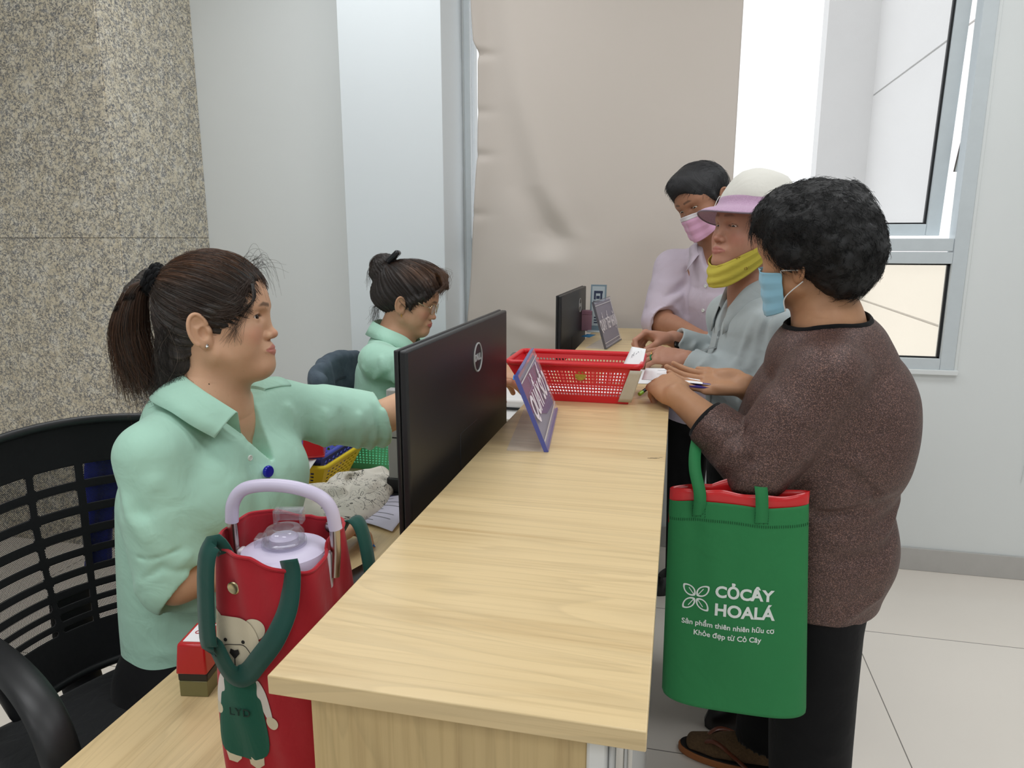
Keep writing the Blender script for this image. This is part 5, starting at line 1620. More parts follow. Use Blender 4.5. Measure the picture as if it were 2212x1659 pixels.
    for bp in ((-.735, 1.137, .997), (-.705, 1.134, .941), (-.70, 1.134, .88)):
        h = first_hit(T, np.array(bp) + f * .15, -f)
        if h is not None: button(shirt, h + f * .0006, f)
    # placket edge: slim strip lying on the shirt front
    P = []
    for zz in np.linspace(.985, .60, 40):
        row = []
        for w in (-.014, -.007, 0, .007, .014):
            h = first_hit(T, np.array((-.45, 1.070, zz)) + l * w, -f, .5, 500)
            row.append(h + f * (.0014 if abs(w) < .013 else -.001) if h is not None else row[-1])
        P.append(row)
    mb = MB(); mb.grid(P); obj('placket', mb, M_MINT, shirt)
    # ---- trousers and shoes under the desk
    B = Sdf()
    B.loft([(-.92, 1.17, .63), (-.93, 1.17, .53)], [.15, .165], [.115, .125], l, k=.02)
    for y in (-1, 1):
        hip = np.array((-.93, 1.165, .545)) + l * y * .09; kn = np.array((-.50, 1.06, .560)) + l * y * .10; an = np.array((-.48, 1.06, .09)) + l * y * .10
        B.cap(hip, kn, .088, .068, k=.03); B.cap(kn, an, .062, .045, k=.02)
    V, F = B.mesh(.007); surf('trousers', V, F, M_BLACKCLOTH, root)
    mb = MB()
    for y in (-1, 1):
        c = np.array((-.46, 1.055, .0)) + l * y * .10
        mb.lathe([(0, 0), (.045, 0), (.046, .02), (.040, .05), (.030, .07), (0, .072)], c, 20, None, sx=2.4, sy=1)
    obj('shoes', mb, M_LEATHER, root)
    # ---- badge reel clipped on the front
    h = first_hit(T, np.array((-.705, 1.150, .968)) + f * .15, -f)
    br = bpy.data.objects.new('badge_reel', None); COL.objects.link(br); br.parent = root; br['label'] = 'blue badge reel with a clear card holder'
    br.location = Vector(h) - wloc(root)
    c = h + f * .008
    mb = MB(); mb.lathe([(0, -.004), (.0105, -.004), (.0118, -.0015), (.0118, .0015), (.010, .004), (0, .0045)], c, 24, np.stack([l, up, f], 1))
    obj('reel', mb, plain('blue_plastic', sr(20, 30, 170), .15), br)
    mb = MB(); mb.tube([c + (0, 0, -.012), c + f * .003 + np.array((0, 0, -.05))], .0012, 6); mb.tube([c + f * .003 + np.array((0, 0, -.048)), c + f * .003 + np.array((0, 0, -.066))], .0045, 8, flat=(.4, 1))
    mb.lathe([(0, -.002), (.005, -.002), (.005, .002), (0, .002)], c + f * .005 + np.array((0, 0, -.072)), 14, np.stack([l, up, f], 1))
    obj('clip', mb, M_STEEL, br)
    hc_ = c + f * .004 + l * .012 + np.array((0, 0, -.112))
    mb = MB(); mb.box((-.03, -.036, -.0006), (.03, .036, .0006), M=(np.stack([unit(l + up * .12), unit(up - l * .12), f], 1), hc_))
    obj('card_holder', mb, glass('clear_vinyl', (.93, .95, .94, 1), .1), br)
    mb = MB(); mb.box((-.006, -.006, -.001), (.006, .028, .001), M=(np.stack([l, up, f], 1), hc_ + l * .02 + up * .006))
    obj('card_strip', mb, plain('blue_strip', sr(60, 110, 200), .3), br)
make_clerk_near()

# ================================================================ second clerk, farther along the desk
def make_clerk_far():
    HM = euler_head(5.8, 13.7, -1.4); HT = np.array((-.939, 2.45, 1.177)); s = 1.003
    L = lambda p: HM @ (np.asarray(p, float) * s) + HT
    root = thing('person', 'seated woman in mint shirt and glasses with her hair in a bun', 'person', (-1.02, 2.44, 0))
    l = np.array((0, 1., 0)); f = np.array((1., 0, 0)); base = np.array((-1.000, 2.44, 1.035))
    arms = [(np.array((-1.005, 2.275, .985)), np.array((-.735, 2.195, .965)), np.array((-.545, 2.13, .998))),
            (np.array((-1.005, 2.605, .985)), np.array((-.80, 2.66, .82)), np.array((-.60, 2.55, .785)))]
    hands = [dict(wrist=arms[0][2], fdir=(.92, -.30, -.12), dorsal=(-.1, -.35, .93), left=False, curl=[(30, 50, 30), (45, 52, 35), (52, 58, 38), (56, 60, 40)], thumb=(28, 38, 25, 20), s=.92),
             dict(wrist=arms[1][2], fdir=(.8, -.5, -.05), dorsal=(0, 0, 1), left=True, curl=[(15, 20, 15)] * 4, s=.92)]
    sk = skin('skin_clerk_far', (204, 160, 130), (190, 144, 114), (184, 96, 92), (190, 120, 104), (46, 36, 32), .7)
    trunk = ([base + (0, 0, 0), base + (-.01, 0, -.08), (-1.02, 2.44, .80), (-1.03, 2.44, .55)], [.08, .125, .145, .16], [.06, .085, .11, .12])
    build_body(root, HM, HT, s, dict(cheek=1.06, lips=.62), .0016, base, l, arms, hands, trunk, sk, extra=lambda S: S.ell((.028, 0, -.098), (.046, .038, .026), k=.025), look=(.8, 0, -.6))
    hm = hair_mat('brown_black_hair', (18, 14, 14), (70, 54, 46), (104, 70, 46), .4)
    hc = np.array((-.018, 0, .040)); hr = np.array((.125, .084, .103)); tie = np.array((-.098, 0, .098))
    G = Sdf(); G.frame(HM, HT, s)
    G.ell(hc, hr, k=0); G.ell((-.078, 0, .0), (.070, .066, .058), k=.03)
    G.ell((.128, 0, -.024), (.072, .094, .104), k=.008, op='s'); G.ell((.062, 0, -.085), (.072, .12, .078), k=.006, op='s')
    for y in (-1, 1): G.ell((-.008, y * .093, -.016), (.022, .027, .034), k=.004, op='s')
    G.cap((.060, -.064, .034), (.014, -.076, .006), .011, .012, k=.012); G.cap((.060, .064, .034), (.014, .076, .006), .011, .012, k=.012)
    G.cap((.020, -.076, .0), (.022, -.073, -.028), .008, .003, k=.01)
    G.loft([(.045, .02, .132), (.098, -.005, .116), (.118, -.040, .088), (.106, -.056, .062)], [.030, .026, .020, .008], [.012, .012, .010, .005], (0, 1, 0), k=.02)
    G.ell((-.128, 0, .098), (.040, .040, .042), k=.012); G.ell((-.140, -.008, .070), (.028, .030, .030), k=.012); G.ell((-.112, 0, .122), (.026, .030, .022), k=.01)
    def groove(P):
        q = ((P - HT) @ HM) / s; a = flow_angle(q, tie - hc, hc)
        return .0015 * np.sin(a * 38 + 2 * np.sin(a * 7)) + .0010 * np.sin(a * 97 + 3 * np.sin(a * 13))
    G.disp(groove, HT - .3, HT + .3)
    V, F = G.mesh(.0032); q = (V - HT) @ HM / s
    tint = np.clip((q[:, 2] - .06) / .05, 0, 1) * np.clip((q[:, 0] + .06) / .05, 0, 1)
    hair = surf('hair', V, F, hm, root, dict(flow=flow_angle(q, tie - hc, hc), tint=tint))
    td = unit(tie - hc); paths = []; fl = []; tn = []
    cand = np.where((q[:, 0] > -.09) & (q[:, 0] < .09))[0]
    for i in RNG.choice(cand, 1500):
        p0 = q[i] - hc; r0 = np.linalg.norm(p0); d0 = unit(p0); t = np.linspace(-.05, RNG.uniform(.3, .8), 11)
        D = slerp(d0, td, t); E = np.linalg.norm(ell_dir(D, hc, hr) - hc, axis=1); k = 1 + (r0 / np.linalg.norm(ell_dir(d0, hc, hr) - hc) - 1) * np.clip(1 - 1.6 * t, 0, 1.1)
        paths.append((hc + D * (E * k + RNG.normal(.0004, .0014))[:, None]) @ HM.T * s + HT); fl.append(RNG.random() * 5); tn.append(.8 * RNG.random() if q[i][2] > .06 else .1)
    for i in range(500):                                 # bun
        a0 = RNG.random() * 6.3; c = np.array((-.128, 0, .095)); ax = unit((.25 + RNG.normal(0, .35), .9, RNG.normal(0, .35))); u = unit(np.cross(ax, (0, 0, 1))); v = np.cross(ax, u); rr = .0425 + RNG.normal(0, .0022); off = RNG.uniform(-.024, .024)
        t = np.linspace(a0, a0 + RNG.uniform(1.2, 2.6), 11); paths.append(L(c) + ((np.cos(t)[:, None] * u + np.sin(t)[:, None] * v) * math.sqrt(max(rr**2 - off**2, 1e-5)) + ax * off) @ HM.T); fl.append(RNG.random() * 5); tn.append(.5 * RNG.random())
    for i in range(90):                                  # fringe, nape wisps, loose ends of the bun
        y = RNG.uniform(-.05, .02)
        paths.append(np.array([L(p) for p in smooth_path([(.050, y + .02, .135), (.096 + RNG.normal(0, .01), y, .128 + RNG.normal(0, .006)), (.122 + RNG.normal(0, .006), y - .03, .092), (.108 + RNG.normal(0, .01), y - .045, .056 + RNG.normal(0, .01))], 10)])); fl.append(1); tn.append(.7)
    for i in range(60):
        y = RNG.uniform(-.04, .03); paths.append(np.array([L(p) for p in smooth_path([(-.10, y, -.03), (-.118 + RNG.normal(0, .008), y, -.06), (-.112 + RNG.normal(0, .014), y, -.10 - .03 * RNG.random())], 8)])); fl.append(2); tn.append(.2)
    for i in range(24):
        y = RNG.uniform(-.02, .02); paths.append(np.array([L(p) for p in smooth_path([(-.150, y, .11), (-.172, y, .07), (-.165 + RNG.normal(0, .006), y, .02 + RNG.normal(0, .01))], 8)])); fl.append(3); tn.append(.2)
    strand_obj('hair_strands', paths, .00045, .0002, hm, hair, fl, tn)
    mb = MB(); M = (np.stack([HM @ unit((.55, 0, .83)), HM @ np.array((0, 1., 0)), HM @ unit((-.83, 0, .55))], 1), L((-.088, -.018, .138)))
    mb.box((-.030, -.020, -.008), (.030, .020, .012), M=M); obj('hair_claw', mb, plain('black_acrylic', sr(30, 31, 36), .12), root, bevel=.009, seg=4)
    # glasses
    wire = plain('gold_wire', sr(214, 196, 160), .25, 1.0); gl = bpy.data.objects.new('glasses', None); COL.objects.link(gl); gl.parent = root; gl['label'] = 'thin gold wire glasses'
    mb = MB()
    for y in (-1, 1): mb.tube([L(p) for p in smooth_path([(-.012, y * .080, .018), (.02, y * .078, .016), (.060, y * .067, .006), (.083, y * .056, .001)], 14)], .0011, 8)
    for y in (-1, 1): mb.tube([L((.0985 - .02 * abs(math.sin(0)) - .012 * ((math.cos(a) + 1) / 2) ** 2, y * (.032 + .024 * math.cos(a)), -.006 + .019 * math.sin(a))) for a in np.linspace(0, 2 * math.pi, 32, endpoint=False)], .0010, 8, closed=True)
    mb.tube([L((.099, -.009, .0)), L((.102, 0, .002)), L((.099, .009, .0))], .0010, 8)
    obj('wire_frame', mb, wire, gl)
    mb = MB()
    for y in (-1, 1): mb.lathe([(0, 0), (.0235, -.004)], L((.0975, y * .032, -.006)), 28, HM @ np.stack([(0, 1, 0), (0, 0, 1), (1, 0, 0)], 1) @ np.diag([1, .8, 1]))
    obj('lenses', mb, glass('spectacle_lens', (.96, .97, .97, 1)), gl)
    mb = MB(); e = L((-.002, -.083, -.046)); mb.tube([e + (0, 0, .004), e + (.001, -.001, -.008)], .0016, 8); mb.box((-.003, -.001, -.003), (.003, .001, -.001), M=(np.eye(3), e)); obj('earring', mb, plain('gold', sr(214, 170, 90), .2, 1.0), root)
    # shirt
    T = Sdf(); sleeves(T, arms, [(.050, .062, .058, .056), (.050, .062, .058, .056)], (.12, .3), (.046, .046))
    T.loft([(-1.03, 2.44, .52), (-1.03, 2.44, .72), (-1.005, 2.44, .90), base + (-.004, 0, -.03)], [.175, .165, .165, .075], [.14, .135, .14, .062], l, k=.05)
    T.ell(base + (-.035, 0, -.012), (.055, .085, .042), k=.03); T.cap(base + (-.01, 0, -.03), arms[0][0], .050, .050, k=.05); T.cap(base + (-.01, 0, -.04), arms[1][0], .046, .050, k=.04)
    T.loft([base + (0, 0, -.03), base + (.006, 0, .05)], [.058, .062], [.058, .062], l, k=.006, op='s')
    T.loft([base + (.06, 0, .02), base + (.12, 0, -.09)], [.040, .008], [.06, .04], l, k=.004, op='s')
    sh = arms[0][0]
    for k in range(6):
        a = sh + (arms[0][1] - sh) * (.12 + .14 * k); T.fold([a + (.01, -.065, .05), a + (.02, -.065, -.01), a + (-.03, -.03, -.07)], .011, .007 * (-1) ** k)
    T.fold([sh + (-.06, -.05, .02), sh + (-.03, -.06, -.06), sh + (-.02, -.05, -.15)], .014, -.008)
    T.fold([sh + (-.03, -.06, -.02), sh + (.01, -.065, -.09), sh + (.02, -.04, -.16)], .012, .007)
    T.disp(lambda P: .0024 * wob(P, 20, 5) + .0014 * wob(P, 50, 6), (-1.4, 2.0, .4), (-.4, 2.9, 1.3))
    V, F = T.mesh(.0045); shirt = surf('shirt', V, F, M_MINT, root)
    B = lambda a: base + f * .0 + np.array(a)
    fold = smooth_path([B((.088, -.030, -.012)), B((.060, -.058, .022)), B((.0, -.072, .050)), B((-.062, -.040, .068)), B((-.070, 0, .070)), B((-.062, .040, .068)), B((.0, .072, .050)), B((.060, .058, .022)), B((.088, .030, -.012))], 60)
    outer = smooth_path([B((.090, -.062, -.058)), B((.055, -.090, -.020)), B((-.01, -.105, .008)), B((-.088, -.055, .022)), B((-.100, 0, .022)), B((-.088, .055, .022)), B((-.01, .105, .008)), B((.055, .09, -.02)), B((.09, .062, -.058))], 60)
    stand = smooth_path([B((.082, -.022, -.045)), B((.055, -.048, -.01)), B((.0, -.062, .015)), B((-.055, -.035, .030)), B((-.060, 0, .030)), B((-.055, .035, .03)), B((.0, .062, .015)), B((.055, .048, -.01)), B((.082, .022, -.045))], 60)
    P = np.stack([stand, fold, fold * .9 + outer * .1 + (0, 0, .003), fold * .5 + outer * .5 + (0, 0, .004), outer], 1)
    for i in range(60):
        for j in range(2, 5):
            d = T.eval(P[i, j][None])[0]
            if d < .003: P[i, j] += unit(unit(P[i, j] - base) * .6 + np.array((0, 0, .6))) * (.003 - d)
    mb = MB(); mb.grid(P); obj('collar', mb, M_MINT, shirt, solid=.0016, solid_off=1)
    K = Sdf()
    for y in (-1, 1):
        K.cap((-1.02, 2.44 + y * .09, .535), (-.60, 2.44 + y * .10, .55), .085, .065, k=.03); K.cap((-.60, 2.44 + y * .10, .55), (-.58, 2.44 + y * .10, .06), .06, .045, k=.02)
    V, F = K.mesh(.009); surf('trousers', V, F, M_BLACKCLOTH, root)
    pn = thing('pen', 'light blue pen in the hand of the bespectacled clerk', 'pen', (-.46, 2.09, .97))
    a = np.array((-.478, 2.075, .972)); b = np.array((-.452, 2.115, 1.035)); d = unit(b - a)
    mb = MB(); mb.tube([a, a + d * .006, a + d * .02, a + d * .115], [.0008, .003, .0045, .0045], 10); obj('barrel', mb, bpy.data.materials['pen_blue'], pn)
make_clerk_far()

# ================================================================ customers at the counter
def make_man():
    HM = euler_head(227.1, 21.9, 13.9); HT = np.array((.070, 2.65, 1.525)); s = 1.01
    L = lambda p: HM @ (np.asarray(p, float) * s) + HT
    root = thing('person', 'man in a pale lilac shirt and pink face mask leaning on the counter', 'person', (.19, 2.75, 0))
    f = unit((-.57, -.82, 0)); l = np.array((-f[1], f[0], 0)); up = np.array((0, 0, 1.))
    base = np.array((.140, 2.690, 1.375))
    arms = [(np.array((-.025, 2.785, 1.290)), np.array((-.062, 2.690, 1.098)), np.array((.070, 2.500, 1.072))),
            (np.array((.285, 2.575, 1.290)), np.array((.330, 2.50, 1.06)), np.array((.180, 2.38, 1.065)))]
    hands = [dict(wrist=arms[0][2], fdir=(.80, -.58, -.05), dorsal=(-.1, -.2, .95), left=False, curl=[(20, 30, 20)] * 4, s=1.0),
             dict(wrist=arms[1][2], fdir=(-.9, -.4, -.1), dorsal=(0, 0, 1), left=True, curl=[(25, 40, 25)] * 4, s=1.0)]
    sk = skin('skin_man', (176, 128, 102), (158, 112, 88), (150, 86, 80), (164, 100, 84), (30, 26, 25), .65)
    trunk = ([base + (0, 0, 0), base + (.01, .02, -.08), (.150, 2.73, 1.15), (.145, 2.77, .95), (.14, 2.81, .75)], [.085, .145, .160, .150, .16], [.065, .09, .105, .105, .11])
    S, tips = build_body(root, HM, HT, s, dict(wide=1.02, jaw=1.06, brow=1.15), .0025, base, l, arms, hands, trunk, sk, arm_r=(.048, .044, .028), look=(.92, .12, -.35), brow_h=.005)
    # short black hair
    hm = hair_mat('black_short_hair', (14, 14, 17), (46, 46, 52), None, .6)
    G = Sdf(); G.frame(HM, HT, s)
    G.ell((-.012, 0, .040), (.108, .085, .096), k=0); G.ell((.035, -.012, .080), (.066, .062, .046), k=.02)
    G.ell((.116, .006, -.018), (.066, .084, .082), k=.006, op='s'); G.ell((.060, 0, -.090), (.085, .12, .090), k=.006, op='s'); G.ell((-.05, 0, -.10), (.10, .12, .062), k=.01, op='s')
    for y in (-1, 1): G.ell((-.010, y * .094, -.020), (.022, .027, .040), k=.004, op='s')
    G.cap((.022, .074, .01), (.012, .0755, -.022), .007, .004, k=.008); G.cap((.022, -.074, .01), (.012, -.0755, -.022), .007, .004, k=.008)
    G.disp(lambda P: .003 * wob(P, 60, 21) + .0016 * wob(P, 150, 22), HT - .3, HT + .3)
    def dr(q): return (.75 + .2 * np.sign(q[0]), -.55 if q[2] > .05 else 0, -.5 if q[2] < .07 else .15)
    short_hair('hair', G, HM, HT, s, .0035, hm, root, lambda q: q[:, 1] * 9 + q[:, 2] * 4, 2200, .026, .00055, .004, 0, dr)
    # pink mask
    pk = fabric('pink_mask_cloth', sr(222, 172, 204), .85, 1200, .06, 20); wt = fabric('white_mask_band', sr(232, 228, 236), .85, 1200, .05, 20)
    zt = lambda u: -.016 - .012 * abs(u) ** 1.5 ; zb = lambda u: -.112 + .030 * u * u
    P, D = mask_sheet(S, HM, HT, s, R(66), zt, zb, .005)
    mk = bpy.data.objects.new('face_mask', None); COL.objects.link(mk); mk.parent = root; mk['label'] = 'pink pleated face mask with a white nose band'
    mb = MB(); mb.grid(P[:, 5:]); obj('mask_sheet', mb, pk, mk, solid=.0008)
    mb = MB(); mb.grid(P[:, :6] + D[:, :6] * .0006); obj('nose_band', mb, wt, mk, solid=.0008)
    mb = MB()
    for i, y in ((-1, 1), (0, -1)):
        for j, zz in ((0, .012), (-1, -.050)):
            mb.tube(smooth_path([P[i, j] + D[i, j] * .001, L((.010, y * .081, -.012 + zz * .5)), L((-.022, y * .082, -.010 + zz * .55))], 14), .0013, 6)
    obj('ear_loop', mb, M_WHITEPL, mk)
    # lilac shirt
    lil = fabric('lilac_cotton', sr(200, 188, 202), .85, 900, .35, 14, crease=.16, cstretch=(1.4, 1.4, .5))
    T = Sdf(); sleeves(T, arms, [(.056, .068, .066, .066), (.056, .068, .066, .066)], (.06, .06), (.053, .053))
    T.loft([(.135, 2.82, .70), (.140, 2.80, .85), (.148, 2.765, 1.00), (.152, 2.725, 1.17), base + (.005, .005, -.05), base + (.005, .005, -.02)], [.178, .172, .178, .180, .10, .075], [.125, .125, .132, .130, .085, .066], l, k=.03)
    for a in arms: T.cap(base + (.005, .005, -.044), a[0], .055, .057, k=.05)
    T.loft([base + (0, 0, -.03), base + (-.006, -.008, .05)], [.060, .066], [.060, .066], l, k=.006, op='s')
    v0 = base + f * .07 + up * .02; T.loft([v0, base + f * .12 - up * .06, base + f * .135 - up * .115], [.034, .022, .006], [.06, .05, .04], l, k=.004, op='s')
    T.half((.14, 2.80, .705), (0, 0, -1))
    sR, eR = arms[0][0], arms[0][1]
    for k in range(5):
        a = sR + (eR - sR) * (.25 + .17 * k); T.fold([a + (.055, -.05, .02), a + (.0, -.07, -.02), a + (-.05, -.03, .0)], .013, .007 * (-1) ** k)
    T.fold([sR + (.06, -.07, .04), sR + (.06, -.10, -.06), sR + (.05, -.12, -.16)], .016, -.012)
    T.fold([sR + (.09, -.08, .0), sR + (.10, -.12, -.10), sR + (.12, -.12, -.22)], .016, .008)
    for k in range(7):
        x = -.10 + .035 * k; a = base + l * x + f * .13
        T.fold([a - up * .12, a - up * .26 + l * .012, a - up * .42 - l * .01], .014, .006 * (-1) ** k)
    T.disp(lambda P: .003 * wob(P, 16, 31) + .0016 * wob(P, 44, 32), (-.5, 2.2, .5), (.7, 3.1, 1.6))
    V, F = T.mesh(.0045); shirt = surf('shirt', V, F, lil, root)
    def C(a, r, z): a = math.radians(a); return base + (f * math.cos(a) + l * math.sin(a)) * r + up * z
    A = (-24, -55, -100, -150, 180, 150, 100, 55, 24)
    def ring(r, z): return smooth_path([C(a, r + (.014 if abs(a) < 40 else 0), z[min(abs(i - 4), 4)]) for i, a in enumerate(A)], 70)
    fold = ring(.072, (.052, .050, .038, .010, -.034)); stand = ring(.063, (.018, .016, .004, -.022, -.062)); outer = ring(.104, (.008, .006, -.004, -.030, -.076))
    outer[:6] += (f * .016 - up * .016 - l * .006) * np.linspace(1, 0, 6)[:, None]; outer[-6:] += (f * .016 - up * .016 + l * .006) * np.linspace(0, 1, 6)[:, None]
    P = np.stack([stand, fold, fold * .9 + outer * .1 + up * .003, fold * .5 + outer * .5 + up * .004, outer], 1)
    for i in range(70):
        for j in range(2, 5):
            d = T.eval(P[i, j][None])[0]
            if d < .003: P[i, j] += unit(unit(P[i, j] - base) * .6 + .6 * up) * (.003 - d)
    mb = MB(); mb.grid(P); obj('collar', mb, lil, shirt, solid=.0016, solid_off=1)
    P = []
    for zz in np.linspace(1.27, .80, 36):
        row = []
        for w in np.linspace(-.016, .016, 5):
            h = first_hit(T, np.array((.15, 2.70, zz)) + f * .35 + l * w, -f, .5, 400); row.append(h + f * (.0014 if abs(w) < .015 else -.001) if h is not None else (row[-1] if row else P[-1][0]))
        P.append(row)
    mb = MB(); mb.grid(P); obj('placket', mb, lil, shirt)
    for zz in (1.235, 1.150, 1.065):
        h = first_hit(T, np.array((.15, 2.70, zz)) + f * .35, -f, .5, 500)
        if h is not None: button(shirt, h + f * .002, f, .0060)
    h0 = [[first_hit(T, np.array((.15, 2.70, z)) + f * .35 + l * w, -f, .5, 400) for z in np.linspace(1.175, 1.045, 12)] for w in np.linspace(.055, .155, 12)]
    if all(h is not None for r in h0 for h in r): mb = MB(); mb.grid([[h + f * .0015 for h in r] for r in h0]); obj('chest_pocket', mb, lil, shirt, solid=.001)
    K = Sdf(); K.loft([(.14, 2.81, .86), (.14, 2.81, .74)], [.155, .165], [.105, .11], l, k=.03)
    for y in (-1, 1):
        h = np.array((.14, 2.81, .78)) + l * y * .085; a = np.array((.14, 2.78, .05)) + l * y * .10; K.cap(h, a, .088, .058, k=.03)
    K.half((0, 0, .03), (0, 0, -1)); V, F = K.mesh(.008); surf('trousers', V, F, M_BLACKCLOTH, root)
    mb = MB()
    for y in (-1, 1): mb.lathe([(0, 0), (.046, 0), (.047, .02), (.042, .05), (.034, .07), (0, .072)], np.array((.14, 2.78, 0)) + l * y * .10 + f * .05, 20, np.stack([f, l, up], 1), sx=2.5)
    obj('shoes', mb, bpy.data.materials['black_leather'], root)
make_man()

def make_hat_woman():
    HM = euler_head(214, -10.5, -1.9); HT = np.array((.178, 2.05, 1.418)); s = 1.005
    L = lambda p: HM @ (np.asarray(p, float) * s) + HT
    root = thing('person', 'woman in white and pink bucket hat, yellow mask under chin, grey jacket', 'person', (.24, 2.08, 0))
    f = unit((-.94, -.34, 0)); l = np.array((-f[1], f[0], 0)); up = np.array((0, 0, 1.))
    base = np.array((.205, 2.068, 1.245))
    arms = [(np.array((.262, 1.925, 1.175)), np.array((.225, 1.925, .985)), np.array((.030, 2.02, 1.072))),
            (np.array((.150, 2.235, 1.175)), np.array((.165, 2.265, 1.03)), np.array((-.010, 2.205, 1.102)))]
    hands = [dict(wrist=arms[0][2], fdir=(-.93, .28, .06), dorsal=(-.05, -.45, .89), left=True, curl=[(22, 32, 20), (26, 36, 22), (30, 40, 24), (34, 44, 26)], thumb=(30, 45, 15, 15), spread=3, s=.94),
             dict(wrist=arms[1][2], fdir=(-.98, .02, .12), dorsal=(.1, .35, .93), left=False, curl=[(48, 62, 38), (56, 62, 40), (62, 66, 42), (66, 68, 44)], thumb=(20, 42, 28, 22), s=.94)]
    sk = skin('skin_hat_woman', (196, 146, 122), (178, 128, 106), (172, 104, 96), (182, 112, 98), (80, 60, 54), .45)
    trunk = ([base, base + (.01, 0, -.08), (.215, 2.07, 1.02), (.23, 2.07, .80)], [.08, .125, .14, .15], [.06, .085, .11, .12])
    S, tips = build_body(root, HM, HT, s, dict(cheek=1.08, lips=.62, wide=1.02), .0017, base, l, arms, hands, trunk, sk, mouth=.0009, look=(.9, .2, -.35), brow_h=.004)
    hm = hair_mat('dark_hair', (20, 16, 16), (58, 48, 46), None, .45)
    G = Sdf(); G.frame(HM, HT, s); G.ell((-.012, 0, .034), (.100, .079, .088), k=0); G.ell((-.06, 0, -.03), (.050, .062, .06), k=.03)
    G.ell((.116, 0, -.030), (.080, .10, .095), k=.006, op='s'); G.ell((.060, 0, -.090), (.075, .12, .085), k=.006, op='s')
    V, F = G.mesh(.005); q = (V - HT) @ HM; surf('hair', V, F, hm, root, dict(flow=q[:, 1] * 10, tint=np.zeros(len(V))))
    # bucket hat: white crown, pink felt brim
    t = NT('pink_felt'); t.set(Base_Color=t.mix(t.noise(t.coord(), 420, 2), sr(156, 118, 152), sr(208, 176, 202)), Roughness=.95); t.p.inputs['Sheen Weight'].default_value = .3; t.bump(t.noise(t.coord(), 300, 2), .3, .0015)
    wf = fabric('white_felt', sr(226, 224, 216), .95, 500, .2, 20)
    hat = bpy.data.objects.new('bucket_hat', None); COL.objects.link(hat); hat.parent = root
    Q = rot_axis(R(4), (0, 1, 0)) @ rot_axis(R(4), (1, 0, 0))
    def hp(a, r, z, oval=1.04):
        p = np.array((r * math.cos(a) * oval - .012 - .16 * max(z - .07, 0), r * math.sin(a), z)); return L(Q @ p + np.array((0, 0, .006)))
    n = 80; AN = np.linspace(0, 2 * math.pi, n, endpoint=False)
    crown = [(.0925, .062), (.0930, .072), (.0895, .090), (.083, .110), (.073, .128), (.059, .142), (.041, .150), (.020, .154), (.0, .155)]
    mb = MB(); mb.grid([[hp(a, r + .0012 * math.sin(4 * a + z * 60), z + .003 * math.sin(2 * a + 1)) for r, z in crown] for a in AN], closed_u=True); obj('crown', mb, wf, hat, solid=.002, weld=True)
    def brim(a):
        c = math.cos(a); k = .5 + .5 * c
        out = .044 + .008 * k; drop = .032 + .008 * math.sin(a) ** 2 + .004 * math.sin(3 * a)
        return [(.0935, .076), (.0950, .060), (.105, .046 - .004 * (1 - k)), (.0935 + out * .62, .066 - drop * .72), (.0935 + out * .9, .066 - drop), (.0935 + out, .066 - drop * 1.13)]
    mb = MB(); mb.grid([[hp(a, r, z) for r, z in brim(a)] for a in AN], closed_u=True); br = obj('brim', mb, t.m, hat, solid=.003, sub=1, label='pink felt brim')
    mb = MB(); mb.tube([hp(a, brim(a)[-1][0], brim(a)[-1][1]) for a in AN], .0022, 8, closed=True); obj('brim_edge', mb, fabric('grey_piping', sr(132, 116, 130), .9), hat)
    # yellow mask pulled under the chin
    ty = NT('yellow_printed_cloth'); vo = ty.n('ShaderNodeTexVoronoi', Scale=26.0); ty.l(ty.coord(), vo.inputs['Vector'])
    spot = ty.math('MULTIPLY', ty.math('LESS_THAN', vo.outputs['Distance'], .20), ty.math('GREATER_THAN', ty.noise(ty.coord(), 230, 2), .52))
    ty.set(Base_Color=ty.mix(ty.math('MULTIPLY', spot, .8), sr(200, 186, 74), sr(120, 60, 30)), Roughness=.9); ty.bump(ty.noise(ty.coord((1, 1, 3)), 30, 3), .4, .004)
    top = [(-.040, -.078, .005), (.020, -.071, -.050), (.066, -.047, -.088), (.080, -.016, -.103), (.082, .0, -.105), (.080, .016, -.103), (.068, .047, -.085), (.022, .072, -.045), (-.038, .079, .010)]
    bot = [(-.045, -.078, -.03), (.010, -.066, -.105), (.050, -.046, -.146), (.074, -.018, -.160), (.078, 0, -.162), (.074, .018, -.160), (.054, .046, -.146), (.012, .068, -.100), (-.043, .079, -.028)]
    cen = [tuple(np.array((.01, 0, -.10)))]
    a = smooth_path(top, 70); b = smooth_path(bot, 70); tt = np.linspace(0, 1, 14)[None, :, None]
    Pm = a[:, None] * (1 - tt) + b[:, None] * tt; o = Pm - np.array((.0, 0, -.085)); o /= np.linalg.norm(o, axis=-1, keepdims=True)
    W = np.sin(math.pi * tt[..., 0]); ii = np.linspace(0, 1, 70)[:, None]
    Pm = Pm + o * (.004 * W + .0022 * np.sin(tt[..., 0] * 16 + ii * 5) + .003)[..., None]
    Pw = (Pm.reshape(-1, 3) * s) @ HM.T + HT
    for _ in range(3):
        d = S.eval(Pw); m = d < .0025; on = (o.reshape(-1, 3)) @ HM.T; Pw[m] += on[m] * (.0028 - d[m])[:, None]
    mb = MB(); mb.grid(Pw.reshape(70, 14, 3)); obj('chin_mask', mb, ty.m, root, solid=.0014, label='yellow printed cloth mask worn under the chin')
    # jacket
    jk = fabric('grey_fleece', sr(180, 190, 192), .9, 700, .3, 12, crease=.10)
    T = Sdf(); sleeves(T, arms, [(.048, .058, .054, .048, .038), (.048, .058, .054, .048, .038)], (.90, .86), (.032, .032))
